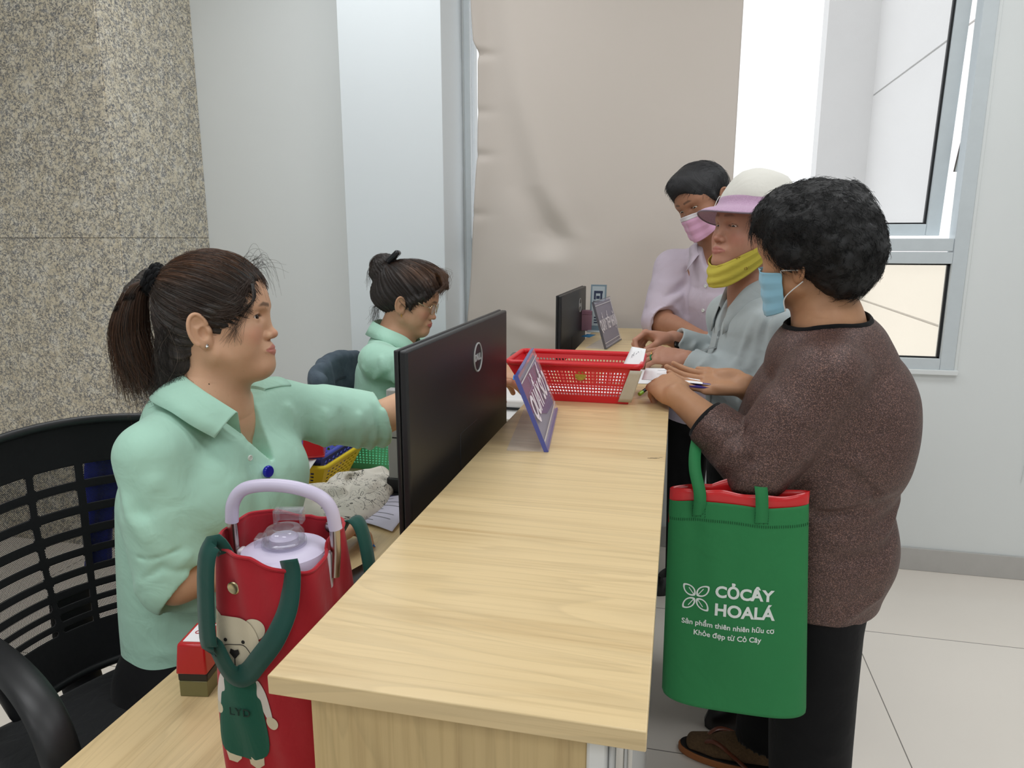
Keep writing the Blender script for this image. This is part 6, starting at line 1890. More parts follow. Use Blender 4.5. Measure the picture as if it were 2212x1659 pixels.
    T.loft([(.235, 2.07, .80), (.228, 2.07, .92), (.220, 2.07, 1.05), (.212, 2.068, 1.15), base + (.004, 0, -.04)], [.170, .168, .165, .150, .080], [.125, .130, .130, .105, .066], l, k=.03)
    for a_ in arms: T.cap(base + (.01, 0, -.050), a_[0], .058, .056, k=.05)
    T.loft([base + (0, 0, -.02), base + f * .01 + up * .06], [.060, .066], [.058, .066], l, k=.006, op='s')
    T.loft([base + f * .07 + up * .02, base + f * .13 - up * .10], [.030, .006], [.05, .04], l, k=.004, op='s')
    T.half((.2, 2.07, .815), (0, 0, -1))
    for sh, el, wr in arms:
        for k in range(7):
            c = el + (wr - el) * (.22 + .10 * k); T.fold([c + (.02, -.05, .045), c + (-.01, -.055, 0), c + (.02, -.03, -.05)], .009, .006 * (-1) ** k)
        T.fold([el + (.05, -.05, .08), el + (-.01, -.06, .06), el + (-.06, -.02, .06)], .012, -.007)
    sh = arms[0][0]
    T.fold([sh + (-.03, -.03, .03), sh + (-.06, -.045, -.05), sh + (-.065, -.03, -.14)], .014, -.012)
    T.fold([sh + (-.06, -.0, .03), sh + (-.10, .01, -.06), sh + (-.11, .02, -.17)], .014, .007)
    T.fold([(.10, 2.0, 1.17), (.085, 1.96, 1.05), (.09, 1.95, .93)], .014, .007); T.fold([(.12, 1.97, 1.02), (.11, 1.95, .97), (.16, 1.92, .92)], .014, -.008)
    T.disp(lambda P: .0024 * wob(P, 18, 41) + .0012 * wob(P, 48, 42), (-.3, 1.7, .6), (.6, 2.5, 1.5))
    V, F = T.mesh(.0036); jacket = surf('jacket', V, F, jk, root)
    def C(a, r, z): a = math.radians(a); return base + (f * math.cos(a) + l * math.sin(a)) * r + up * z
    A = (-20, -50, -100, -150, 180, 150, 100, 50, 20)
    def ring(r, z): return smooth_path([C(a, r + (.020 if abs(a) < 30 else .006 if abs(a) < 60 else 0), z[min(abs(i - 4), 4)]) for i, a in enumerate(A)], 60)
    top_ = ring(.072, (.066, .066, .058, .028, -.030)); low = ring(.088, (-.02, -.02, -.026, -.055, -.10)); inn = ring(.060, (.040, .038, .028, -.002, -.06))
    P = np.stack([inn, top_ * .8 + inn * .2 + up * .003, top_, top_ * .5 + low * .5 + (top_ - base) * .05, low], 1)
    mb = MB(); mb.grid(P); obj('collar', mb, jk, jacket, solid=.003, solid_off=1)
    P = []
    for zz in np.linspace(1.165, .83, 40):
        row = []
        for w in np.linspace(-.009, .009, 4):
            h = first_hit(T, np.array((.21, 2.068, zz)) + f * .30 + l * w, -f, .5, 400); row.append(h + f * (.0022 if abs(w) < .004 else .0004) if h is not None else (row[-1] if row else P[-1][0]))
        P.append(row)
    mb = MB(); mb.grid(P); obj('zip', mb, plain('zip_grey', sr(132, 140, 142), .5), jacket)
    mb = MB(); mb.grid([[C(a, r, z) for r, z in ((.045, -.10), (.056, -.03), (.060, .022))] for a in np.linspace(-70, 70, 14)]); obj('inner_top', mb, M_BLACKCLOTH, root, solid=.002)
    for (sh, el, wr), c_ in zip(arms, (.90, .86)):
        d = unit(wr - el); c = el + c_ * (wr - el) - d * .003; x = unit(np.cross(d, up)); y = np.cross(x, d)
        mb = MB(); mb.tube([c + (x * math.cos(a) + y * math.sin(a)) * .0365 for a in np.linspace(0, 2 * math.pi, 32, endpoint=False)], .0038, 8, closed=True); obj('cuff', mb, jk, jacket)
    # rings on the left hand, dark watch on the right wrist
    hd = hands[0]; x = unit(hd['fdir']); z = unit(np.asarray(hd['dorsal']) - x * (x @ np.asarray(hd['dorsal']))); y = np.cross(x, z); W = np.asarray(hd['wrist'])
    def ringm(yy, xx, ang, r, tr, mat, nm):
        c = W + .94 * (x * (xx + .017 * math.cos(ang)) + y * yy + z * (.001 - .017 * math.sin(ang))); ax = x * math.cos(ang) - z * math.sin(ang); b2 = np.cross(ax, y)
        mb = MB(); mb.tube([c + (y * math.cos(a) + b2 * math.sin(a)) * r for a in np.linspace(0, 2 * math.pi, 28, endpoint=False)], tr, 8, closed=True); obj(nm, mb, mat, root)
    ringm(.0095, .090, R(26), .0088, .0013, plain('gold_ring', sr(220, 180, 110), .2, 1.0), 'gold_ring'); ringm(-.0105, .086, R(30), .0086, .0024, plain('jade', sr(30, 130, 84), .12), 'jade_ring')
    sh, el, wr = arms[1]; d = unit(wr - el); c = wr - d * .005
    mb = MB(); mb.box((-.012, -.014, -.004), (.012, .014, .004), M=(np.stack([d, unit(np.cross((0, -.5, .8), d)), unit(np.cross(d, np.cross((0, -.5, .8), d)))], 1), c + np.array((.012, -.026, -.012)))); obj('watch', mb, M_BLACKGL, root, bevel=.002)
    K = Sdf(); K.loft([(.23, 2.07, .86), (.235, 2.07, .74)], [.150, .165], [.115, .125], l, k=.03)
    for y_ in (-1, 1): K.cap(np.array((.235, 2.07, .76)) + l * y_ * .085, np.array((.235, 2.07, .05)) + l * y_ * .09, .090, .056, k=.03)
    K.half((0, 0, .03), (0, 0, -1)); V, F = K.mesh(.008); surf('trousers', V, F, M_BLACKCLOTH, root)
    mb = MB()
    for y_ in (-1, 1): mb.lathe([(0, 0), (.042, 0), (.043, .02), (.038, .05), (.032, .07), (0, .072)], np.array((.235, 2.07, 0)) + l * y_ * .09 + f * .04, 20, np.stack([f, l, up], 1), sx=2.4)
    obj('shoes', mb, bpy.data.materials['black_leather'], root)
make_hat_woman()

def make_brown_woman():
    HM = euler_head(149.5, 6.4, -7.7); HT = np.array((.259, 1.62, 1.368)); s = 1.016
    L = lambda p: HM @ (np.asarray(p, float) * s) + HT
    root = thing('person', 'woman with short curly black hair in a brown glitter top holding a form', 'person', (.34, 1.65, 0))
    f = unit((-.96, .28, 0)); l = np.array((-f[1], f[0], 0)); up = np.array((0, 0, 1.))
    base = np.array((.312, 1.620, 1.218))
    arms = [(np.array((.292, 1.490, 1.135)), np.array((.172, 1.470, .950)), np.array((.006, 1.565, 1.066))),
            (np.array((.350, 1.790, 1.135)), np.array((.300, 1.800, .965)), np.array((.156, 1.700, 1.066)))]
    hands = [dict(wrist=arms[0][2], fdir=(-.42, .86, .16), dorsal=(-.22, -.42, .88), left=True, curl=[(48, 52, 30), (54, 56, 34), (58, 60, 36), (60, 62, 38)], thumb=(25, 45, 30, 25), spread=2, s=.95),
             dict(wrist=arms[1][2], fdir=(-.95, .20, .02), dorsal=(.05, .52, -.85), left=False, curl=[(4, 14, 10), (6, 16, 10), (8, 18, 12), (10, 20, 12)], thumb=(14, -6, -2, 4), spread=2, s=.97)]
    sk = skin('skin_brown_woman', (192, 146, 112), (172, 126, 94), (170, 100, 90), (180, 116, 92), (40, 32, 30), .7)
    trunk = ([base, base + (.015, .0, -.08), (.335, 1.64, 1.00), (.335, 1.65, .80), (.34, 1.655, .62)], [.085, .125, .15, .15, .16], [.065, .10, .125, .12, .125])
    foot = []
    def legs(S):
        for y, k in ((1, 0), (-1, 1)):
            h = np.array((.345, 1.655, .66)) + l * y * .085; a = (np.array((.345, 1.55, .085)), np.array((.285, 1.795, .085)))[k]
            S.cap(h, a, .075, .040, k=.03)
            d = unit((-.96, .08 - .06 * y, 0)); foot.append((a, d))
            S.loft([a + (0, 0, -.02), a + d * .06 + (0, 0, -.038), a + d * .13 + (0, 0, -.052), a + d * .185 + (0, 0, -.056)], [.034, .038, .040, .028], [.045, .034, .022, .014], np.cross(up, d), k=.02)
    S, tips = build_body(root, HM, HT, s, dict(cheek=1.1, jaw=1.05), .003, base, l, arms, hands, trunk, sk, legs=legs, arm_r=(.052, .044, .028), h=.0022, look=(.95, .1, -.25))
    # ---- permed hair
    hm = hair_mat('black_curly_hair', (7, 7, 9), (27, 26, 30), None, .55)
    G = Sdf(); G.frame(HM, HT, s)
    G.ell((-.024, 0, .046), (.114, .100, .100), k=0); G.ell((-.070, 0, -.002), (.080, .090, .080), k=.03); G.ell((-.068, 0, -.045), (.056, .070, .046), k=.03); G.ell((.036, 0, .092), (.058, .075, .046), k=.03)
    G.ell((.122, 0, -.045), (.094, .13, .122), k=.01, op='s'); G.ell((.075, 0, -.095), (.078, .14, .085), k=.01, op='s')
    for y in (-1, 1): G.ell((.030, y * .088, -.070), (.045, .030, .050), k=.01, op='s')
    for y in (-1, 1): G.ell((-.012, y * .086, .014), (.036, .020, .022), k=.012)
    G.disp(lambda P: .0060 * wob(P, 70, 51) + .0042 * wob(P, 150, 52) + .002 * wob(P, 330, 53), HT - .3, HT + .3)
    def dr(q): return (-.35 if q[0] < .02 else .15, .2 * np.sign(q[1]), -.8 if q[2] < .09 else -.1)
    short_hair('hair', G, HM, HT, s, .0036, hm, root, lambda q: q[:, 1] * 14 + q[:, 2] * 9 + q[:, 0] * 6, 5600, .034, .00048, .006, .0034, dr)
    # ---- blue mask
    bl = fabric('blue_mask_cloth', sr(150, 202, 226), .85, 1200, .06, 20)
    P, D = mask_sheet(S, HM, HT, s, R(74), lambda u: -.020 - .006 * u * u, lambda u: -.122 + .018 * u * u, .006, pleat=.003)
    mk = bpy.data.objects.new('face_mask', None); COL.objects.link(mk); mk.parent = root; mk['label'] = 'light blue pleated face mask'
    mb = MB(); mb.grid(P); obj('mask_sheet', mb, bl, mk, solid=.0008)
    mb = MB()
    for i, y in ((-1, 1), (0, -1)):
        for j, zz in ((0, .010), (-1, -.045)): mb.tube(smooth_path([P[i, j] + D[i, j] * .001, L((.020, y * .080, -.030 + zz)), L((-.020, y * .083, -.026 + zz * .4))], 14), .0013, 6)
    obj('ear_loop', mb, M_WHITEPL, mk)
    # ---- glitter top
    g = NT('brown_lurex'); v = g.coord()
    vo = g.n('ShaderNodeTexVoronoi', Scale=900.0); g.l(v, vo.inputs['Vector'])
    sep = g.n('ShaderNodeSeparateColor'); g.l(vo.outputs['Color'], sep.inputs[0])
    sp = g.ramp(sep.outputs[0], [(.62, (0, 0, 0)), (.97, (1, 1, 1))])
    c = g.mix(g.noise(v, 260, 3), sr(44, 28, 26), sr(80, 54, 48))
    c = g.mix(g.math('MULTIPLY', sp, .66), c, g.mix(sep.outputs[1], sr(196, 150, 128), sr(150, 130, 134)))
    g.set(Base_Color=c, Roughness=.55); g.l(g.math('MULTIPLY', sp, .5), g.p.inputs['Metallic'])
    b1 = g.bump(g.noise(v, 14, 3), .3, .01); g.bump(sep.outputs[2], .5, .0008, b1)
    T = Sdf(); sleeves(T, arms, [(.066, .078, .072, .062, .050), (.066, .078, .072, .062, .050)], (.52, .55), (.044, .044))
    T.loft([(.345, 1.655, .555), (.345, 1.655, .70), (.338, 1.65, .83), (.335, 1.645, .93), (.330, 1.64, 1.05), (.322, 1.63, 1.13), base + (.012, 0, -.045)],
           [.182, .190, .178, .188, .186, .165, .095], [.130, .140, .138, .158, .158, .130, .075], l, k=.03)
    T.ell((.415, 1.64, 1.0), (.085, .15, .14), k=.06); T.ell((.42, 1.66, .72), (.075, .14, .10), k=.05); T.ell((.225, 1.66, .86), (.08, .14, .13), k=.06); T.ell((.25, 1.65, 1.01), (.09, .14, .08), k=.06)
    for a_ in arms: T.cap(base + (.015, 0, -.055), a_[0] + (0, 0, -.005), .052, .058, k=.05)
    T.loft([base + (.0, 0, -.03), base + (-.01, 0, .08)], [.086, .100], [.080, .092], l, k=.008, op='s')
    T.half((.345, 1.655, .607), (-.10, .0, -1), k=.004)
    sh, el, wr = arms[0]
    for k in range(4):
        c0 = el + (wr - el) * (.05 + .13 * k); T.fold([c0 + (.06, -.05, .03), c0 + (.0, -.075, .0), c0 + (-.04, -.05, -.05)], .011, .007 * (-1) ** k)
    T.fold([(.26, 1.40, 1.03), (.31, 1.42, .985), (.36, 1.47, .93), (.40, 1.50, .90)], .014, -.010)
    T.fold([(.25, 1.405, .99), (.30, 1.43, .96), (.36, 1.46, .965)], .016, .007)
    T.fold([(.47, 1.53, .875), (.40, 1.49, .865), (.30, 1.48, .85)], .014, -.012); T.fold([(.49, 1.60, .845), (.44, 1.52, .80), (.34, 1.48, .79)], .016, .009)
    T.fold([(.49, 1.60, .81), (.43, 1.51, .755), (.33, 1.47, .755)], .013, -.008); T.fold([(.45, 1.52, .66), (.38, 1.48, .63), (.30, 1.48, .62)], .014, .005)
    T.disp(lambda P: .003 * wob(P, 15, 61) + .0012 * wob(P, 45, 62), (-.2, 1.2, .4), (.8, 2.1, 1.4))
    V, F = T.mesh(.0036); top = surf('top', V, F, g.m, root)
    def C(a, r, z): a = math.radians(a); return base + (f * math.cos(a) + l * math.sin(a)) * r + up * z
    rim = []
    for a in np.linspace(0, 360, 90, endpoint=False):
        o = C(a, .01, .20); best = None
        for r in np.linspace(.05, .16, 45):                # highest ring of the neckline
            z = np.linspace(.10, -.12, 90); q = np.array([C(a, r, zz) for zz in z]); e = T.eval(q); k = int(np.argmax(e < 0))
            if e[k] < 0 and (best is None or z[k] > best[2] + .004): best = (r, q[k], z[k])
        rim.append(best[1] if best else C(a, .09, -.02))
    rim = np.array(rim)
    for _ in range(4): rim = (np.roll(rim, 1, 0) + rim * 2 + np.roll(rim, -1, 0)) / 4
    mb = MB(); mb.tube(rim + up * .001, .0060, 8, closed=True, flat=(1.5, .7)); obj('neck_binding', mb, M_BLACKCLOTH, top, label='black neck binding')
    d = unit(wr - el); c = el + .52 * (wr - el) + d * .004; x = unit(np.cross(d, up)); y = np.cross(x, d)
    mb = MB(); mb.grid([[c - d * .016 + (x * math.cos(a) + y * math.sin(a)) * .0455, c + d * .004 + (x * math.cos(a) + y * math.sin(a)) * .0475, c + d * .020 + (x * math.cos(a) + y * math.sin(a)) * .0465] for a in np.linspace(0, 2 * math.pi, 36, endpoint=False)], closed_u=True)
    obj('sleeve_band', mb, M_BLACKCLOTH, top, solid=.002, label='black sleeve band')
    # ---- trousers, socks, sandals
    K = Sdf(); K.loft([(.345, 1.655, .74), (.347, 1.655, .62)], [.150, .158], [.108, .112], l, k=.03)
    for (a, dd), y_ in zip(foot, (1, -1)):
        h = np.array((.347, 1.655, .66)) + l * y_ * .085
        K.loft([h, h * .5 + a * .5 + (0, 0, .02), np.array((a[0], a[1], .13)), np.array((a[0], a[1], .045))], [.098, .086, .076, .074], [.105, .092, .084, .082], l, k=.03)
        K.cap(np.array((a[0], a[1], .035)), np.array((a[0], a[1], -.2)), .09, .09, k=.002, op='s')
    K.half((0, 0, .040), (0, 0, -1))
    for k in range(5): K.fold([(.29, 1.46, .50 - .08 * k), (.33, 1.45, .46 - .08 * k), (.40, 1.47, .47 - .08 * k)], .014, .006 * (-1) ** k)
    K.disp(lambda P: .003 * wob(P, 16, 71), (-.2, 1.2, -.1), (.8, 2.1, .8))
    V, F = K.mesh(.006); surf('trousers', V, F, M_BLACKCLOTH, root)
    so = NT('brown_knit_sock'); so.set(Base_Color=so.mix(so.noise(so.coord(), 160, 3), sr(64, 46, 30), sr(120, 94, 64)), Roughness=.95); so.bump(so.noise(so.coord(), 160, 2), .6, .003)
    sole = plain('tan_sole', sr(166, 102, 56), .6); ins = plain('dark_insole', sr(24, 20, 20), .8); strp = plain('brown_strap', sr(112, 62, 44), .3)
    for (a, dd) in foot:
        Q = Sdf(); sd = np.cross(up, dd)
        Q.loft([a + (0, 0, .06), a + (0, 0, -.015), a + dd * .06 + (0, 0, -.034), a + dd * .13 + (0, 0, -.047), a + dd * .192 + (0, 0, -.051)], [.044, .042, .043, .045, .032], [.050, .052, .038, .026, .017], sd, k=.012)
        Q.fold([a + dd * .215 + sd * .008, a + dd * .15 + sd * .012], .006, -.006)
        V, F = Q.mesh(.004); surf('sock', V, F, so.m, root)
        sn = bpy.data.objects.new('sandal', None); COL.objects.link(sn); sn.parent = root
        ol = [(dd * (.082 + .148 * math.cos(t)) + sd * (.047 + .007 * math.cos(t)) * math.sin(t) * (1 if True else 1)) for t in np.linspace(0, 2 * math.pi, 48, endpoint=False)]
        g0 = np.array((a[0], a[1], 0))
        mb = MB(); mb.prism([tuple(g0 + o + (0, 0, .001)) for o in ol], (0, 0, .021)); obj('sole', mb, sole, sn, bevel=.004)
        mb = MB(); mb.prism([tuple(g0 + o * .97 + dd * .002 + (0, 0, .022)) for o in ol], (0, 0, .004)); obj('insole', mb, ins, sn, bevel=.001)
        mb = MB(); tp = g0 + dd * .172 + sd * .010 + up * .030
        for sgn in (-1, 1): mb.tube(smooth_path([tp + up * .012, g0 + dd * .13 + sd * sgn * .030 + up * .066, g0 + dd * .08 + sd * sgn * .049 + up * .050, g0 + dd * .045 + sd * sgn * .050 + up * .024], 18), .0065, 8, flat=(1.3, .5), up=sd)
        mb.tube([tp + up * .016, tp - up * .004], .004, 8); obj('thong_strap', mb, strp, sn)
    # ---- form and pen in her hands
    sheet('form', 'white form with a purple corner held by the woman in brown', 'paper', [(-.075, 1.700, 1.070), (.090, 1.690, 1.066), (.082, 1.775, 1.078), (-.070, 1.780, 1.084)], curl=.004, lines=3, ink=M_INKG, margin=.2)
    fo = bpy.data.objects['form']
    mb = MB(); mb.grid([[np.array((.058 + .030 * i, 1.693 + .022 * j - .001 * i, 1.0676 + .0033 * j)) for j in (0, 1)] for i in (0, 1)]); obj('purple_print', mb, plain('purple_print', sr(88, 70, 150), .6), fo, solid=.0003)
    bp = thing('booklet', 'purple edged booklet under the white form in her right hand', 'booklet', (.06, 1.72, 1.06))
    mb = MB(); mb.prism([(.020, 1.688, 1.064), (.096, 1.684, 1.060), (.088, 1.765, 1.070), (.015, 1.765, 1.074)], (0, .0006, -.0035)); obj('cover', mb, plain('purple_cover', sr(80, 66, 140), .4), bp)
    pn = thing('pen', 'dark pen with a lime green end held by the woman in brown', 'pen', (-.07, 1.66, 1.06))
    a = np.array((-.078, 1.672, 1.040)); b = np.array((-.035, 1.735, 1.066)); d = unit(b - a)
    mb = MB(); mb.tube([a + d * .012, a + d * .11], .0042, 10); obj('barrel', mb, M_BLACKPL, pn)
    mb = MB(); mb.tube([a, a + d * .013], .0046, 10); obj('end_cap', mb, plain('lime_plastic', sr(150, 200, 60), .3), pn)
    return T, arms
TB, ARMSB = make_brown_woman()

# ---- green shopping bag hanging from her left forearm
def green_bag():
    gr = NT('green_nonwoven'); v = gr.coord(); gr.set(Base_Color=gr.mix(gr.noise(v, 3, 3), sr(30, 116, 64), sr(38, 130, 72)), Roughness=.75)
    b = gr.bump(gr.noise(v, 9, 3, .5, .6), .35, .02); gr.bump(gr.noise(v, 520, 1), .2, .0006, b)
    redp = plain('red_plastic_film', sr(206, 36, 40), .22)
    x0, x1, z0, z1, y0, y1 = .002, .268, .448, .885, 1.395, 1.455
    root = thing('shopping_bag', 'green fabric shopping bag with white leaf logo hanging from her arm', 'bag', ((x0 + x1) / 2, 1.425, z0))
    n, m = 140, 70
    tilt = .028
    def pt(a, t):
        """a: 0..1 round the rim (0..0.5 front left to right), t: 0 bottom .. 1 top"""
        w = (x1 - x0) * (1 + .10 * (1 - t)); cx = (x0 + x1) / 2 + .016 * (1 - t)
        dpt = (.030 * (1 - t) ** 2 + .022) 
        if a < .5:
            u = a * 2; x = cx + (u - .5) * w; y = -dpt * (1 - abs(2 * u - 1) ** 4) ** .5
            y += .006 * math.sin(u * 9 + t * 3) * t * (1 - t) * 4 * .5 - .006 * math.exp(-((u - .55 - .25 * (t - .5)) / .10) ** 2) * t + .005 * math.exp(-((u - .28 + .1 * t) / .08) ** 2) * t
        else:
            u = (1 - a) * 2; x = cx + (u - .5) * w; y = dpt * (1 - abs(2 * u - 1) ** 4) ** .5
        z = z0 + (z1 - z0) * t + .012 * (x - cx) / w * t - .006 * (1 - t) * (x - cx) / w + .004 * math.sin(u * math.pi * 2) * t
        return np.array((x, 1.425 + y + .02 * (x - cx), z))
    P = np.array([[pt(i / n, t) for t in np.linspace(0, 1, m)] for i in range(n)])
    mb = MB(); mb.grid(P, closed_u=True)
    bt = P[:, 0]; mb.add(np.concatenate([bt, bt.mean(0)[None]]), [(i, (i + 1) % n, n) for i in range(n)])
    obj('bag_body', mb, gr.m, root, solid=.0008)
    # stitched hem: pressed line, welded handle squares
    hemm = plain('pressed_seam', sr(16, 82, 44), .8)
    mb = MB()
    F = lambda u, t, o=.0012: pt(u * .5, t) + np.array((0, -o, 0))
    for k in range(64):
        u = .01 + .98 * k / 63
        mb.tube([F(u, .905), F(u, .918)], .0006, 4)
    obj('seam', mb, hemm, root)
    mb = MB()
    for uc in (.215, .66):
        for i in range(7):
            for j in range(5):
                if (i + j) % 2 == 0 or i in (0, 6): mb.tube([F(uc - .045 + .015 * i, .925 + .012 * j), F(uc - .041 + .015 * i, .931 + .012 * j)], .0006, 4)
    obj('handle_weld', mb, hemm, root)
    # red liner bag sticking out of the top
    Pr = np.array([[pt(i / n, 1.0) * np.array((1, 1, 0)) + np.array((0, (1.425 - pt(i / n, 1.0)[1]) * .15, 0)) + np.array((0, 0, pt(i / n, 1)[2] + dz + (.022 * max(0, math.sin((i / n) * math.pi * 4 - 1.2)) if i > n * .5 else .002 * math.sin(i * .3)) * s)) for dz, s in ((-.05, 0), (-.01, .2), (.012, .7), (.024, 1))] for i in range(n)])
    mb = MB(); mb.grid(Pr, closed_u=True); rl = obj('liner_bag', mb, redp, root, solid=.0006, label='red plastic bag inside the green one')
    # handles over the forearm
    (sh, el, wr) = ARMSB[0]
    hang = el + .44 * (wr - el)
    def strap(path, w, nm):
        p = smooth_path(path, 50); t = np.gradient(p, axis=0); t /= np.linalg.norm(t, axis=1)[:, None]; wd = np.array((1., .1, 0)) - t * (t @ np.array((1., .1, 0)))[:, None]; wd /= np.linalg.norm(wd, axis=1)[:, None]
        mb = MB(); mb.grid(np.stack([p + wd * w * s for s in (-1, 0, 1)], 1)); obj(nm, mb, gr.m, root, solid=.0012)
    top_f = hang + np.array((-.004, -.052, .020)); over = hang + np.array((.0, .0, .060)); back = hang + np.array((.0, .052, .015))
    a = F(.215, .93); b = F(.66, .93)
    hang = el + .60 * (wr - el)
    strap([a, a + (.0005, -.003, .046), np.array((.049, 1.435, .945)), np.array((.052, 1.500, .978)), hang + np.array((-.002, .050, .004))], .0120, 'handle')
    e2 = el + .22 * (wr - el)
    strap([b, b + (-.001, -.003, .030), np.array((b[0] - .004, b[1] + .000, .918)), np.array((b[0] - .010, b[1] + .022, .950))], .0120, 'handle')
    # printed logo
    wp = plain('white_screen_print', sr(226, 232, 228), .7)
    def wrap(mbx):
        """lay flat print (x along the bag, z up, on y = 0) onto the front"""
        V = np.concatenate(mbx.v); out = []
        for p in V:
            t = (p[1] - z0) / (z1 - z0); w = (x1 - x0) * (1 + .10 * (1 - t)); cx = (x0 + x1) / 2 + .016 * (1 - t); u = np.clip((p[0] - cx) / w + .5, .01, .99)
            q = pt(u * .5, np.clip(t, 0, 1)); out.append((q[0], q[1] - .0013 - p[2], q[2]))
        m2 = MB(); m2.add(out, mbx.f); return m2
    I3 = np.eye(3)
    def word(body, size, x, z, bold, name, spacing=1.0, align='LEFT'):
        t_ = text_mesh('t', body, size, None, (I3, np.array((x, z, 0))), bold=bold, align=align, ext=.0001, spacing=spacing); obj(name, wrap(t_), wp, root, smooth=False)
    word('CỎCÂY', .0325, .100, .699, .0011, 'lettering'); word('HOALÁ', .0345, .100, .661, .0011, 'lettering')
    word('Sản phẩm thiên nhiên hữu cơ', .0150, .128, .627, .0003, 'lettering', 1.0, 'CENTER'); word('Khỏe đẹp từ Cỏ Cây', .0150, .128, .606, .0003, 'lettering', 1.0, 'CENTER')
    mb = MB()
    for sx in (-1, 1):
        for sz in (-1, 1):
            c = np.array((.063 + sx * .0135, .682 + sz * .0145)); d = np.array((sx, sz)) / math.sqrt(2); e = np.array((-d[1], d[0]))
            outl = []
            for k in range(40):
                t = k / 40 * 2 * math.pi; uu = math.cos(t); vv = math.sin(t)
                wv = abs(vv) ** 1.35 * np.sign(vv)
                outl.append(c + d * uu * .0165 + e * wv * .0098 * (1 - .10 * uu))
            outl = np.array(outl); inn = c + (outl - c) * .74
            ring = np.stack([np.concatenate([outl, np.zeros((40, 1))], 1), np.concatenate([inn, np.zeros((40, 1))], 1)], 1); mb.grid(ring, closed_u=True)
            q = [c - d * .014, c - d * .004 + e * .0015 * sx * sz, c + d * .004 + e * .0028 * sx * sz]
            mb.grid([[np.append(p + e * .0008, 0), np.append(p - e * .0008, 0)] for p in q])
    obj('leaf_logo', wrap(mb), wp, root, smooth=False)
green_bag()

# ================================================================ chairs
def mesh_fabric(name, dense=380.0):
    """black net: round holes you can look through"""
    t = NT(name); tc = t.n('ShaderNodeTexCoord'); v = tc.outputs['UV']
    sp = t.n('ShaderNodeSeparateXYZ'); t.l(v, sp.inputs[0])
    row = t.math('MULTIPLY', sp.outputs['Y'], dense)
    odd = t.math('MULTIPLY', t.math('MODULO', t.math('FLOOR', row), 2.0), .5)
    col = t.math('ADD', t.math('MULTIPLY', sp.outputs['X'], dense), odd)
    dx = t.math('SUBTRACT', t.math('FRACT', col), .5); dy = t.math('SUBTRACT', t.math('FRACT', row), .5)
    d = t.math('SQRT', t.math('ADD', t.math('MULTIPLY', dx, dx), t.math('MULTIPLY', dy, dy)))
    hole = t.math('LESS_THAN', d, .34)
    t.set(Base_Color=sr(22, 23, 26), Roughness=.7)
    tr = t.n('ShaderNodeBsdfTransparent'); mx = t.n('ShaderNodeMixShader')
    t.l(hole, mx.inputs[0]); t.l(t.p.outputs[0], mx.inputs[1]); t.l(tr.outputs[0], mx.inputs[2]); t.l(mx.outputs[0], t.out.inputs['Surface'])
    return t.m

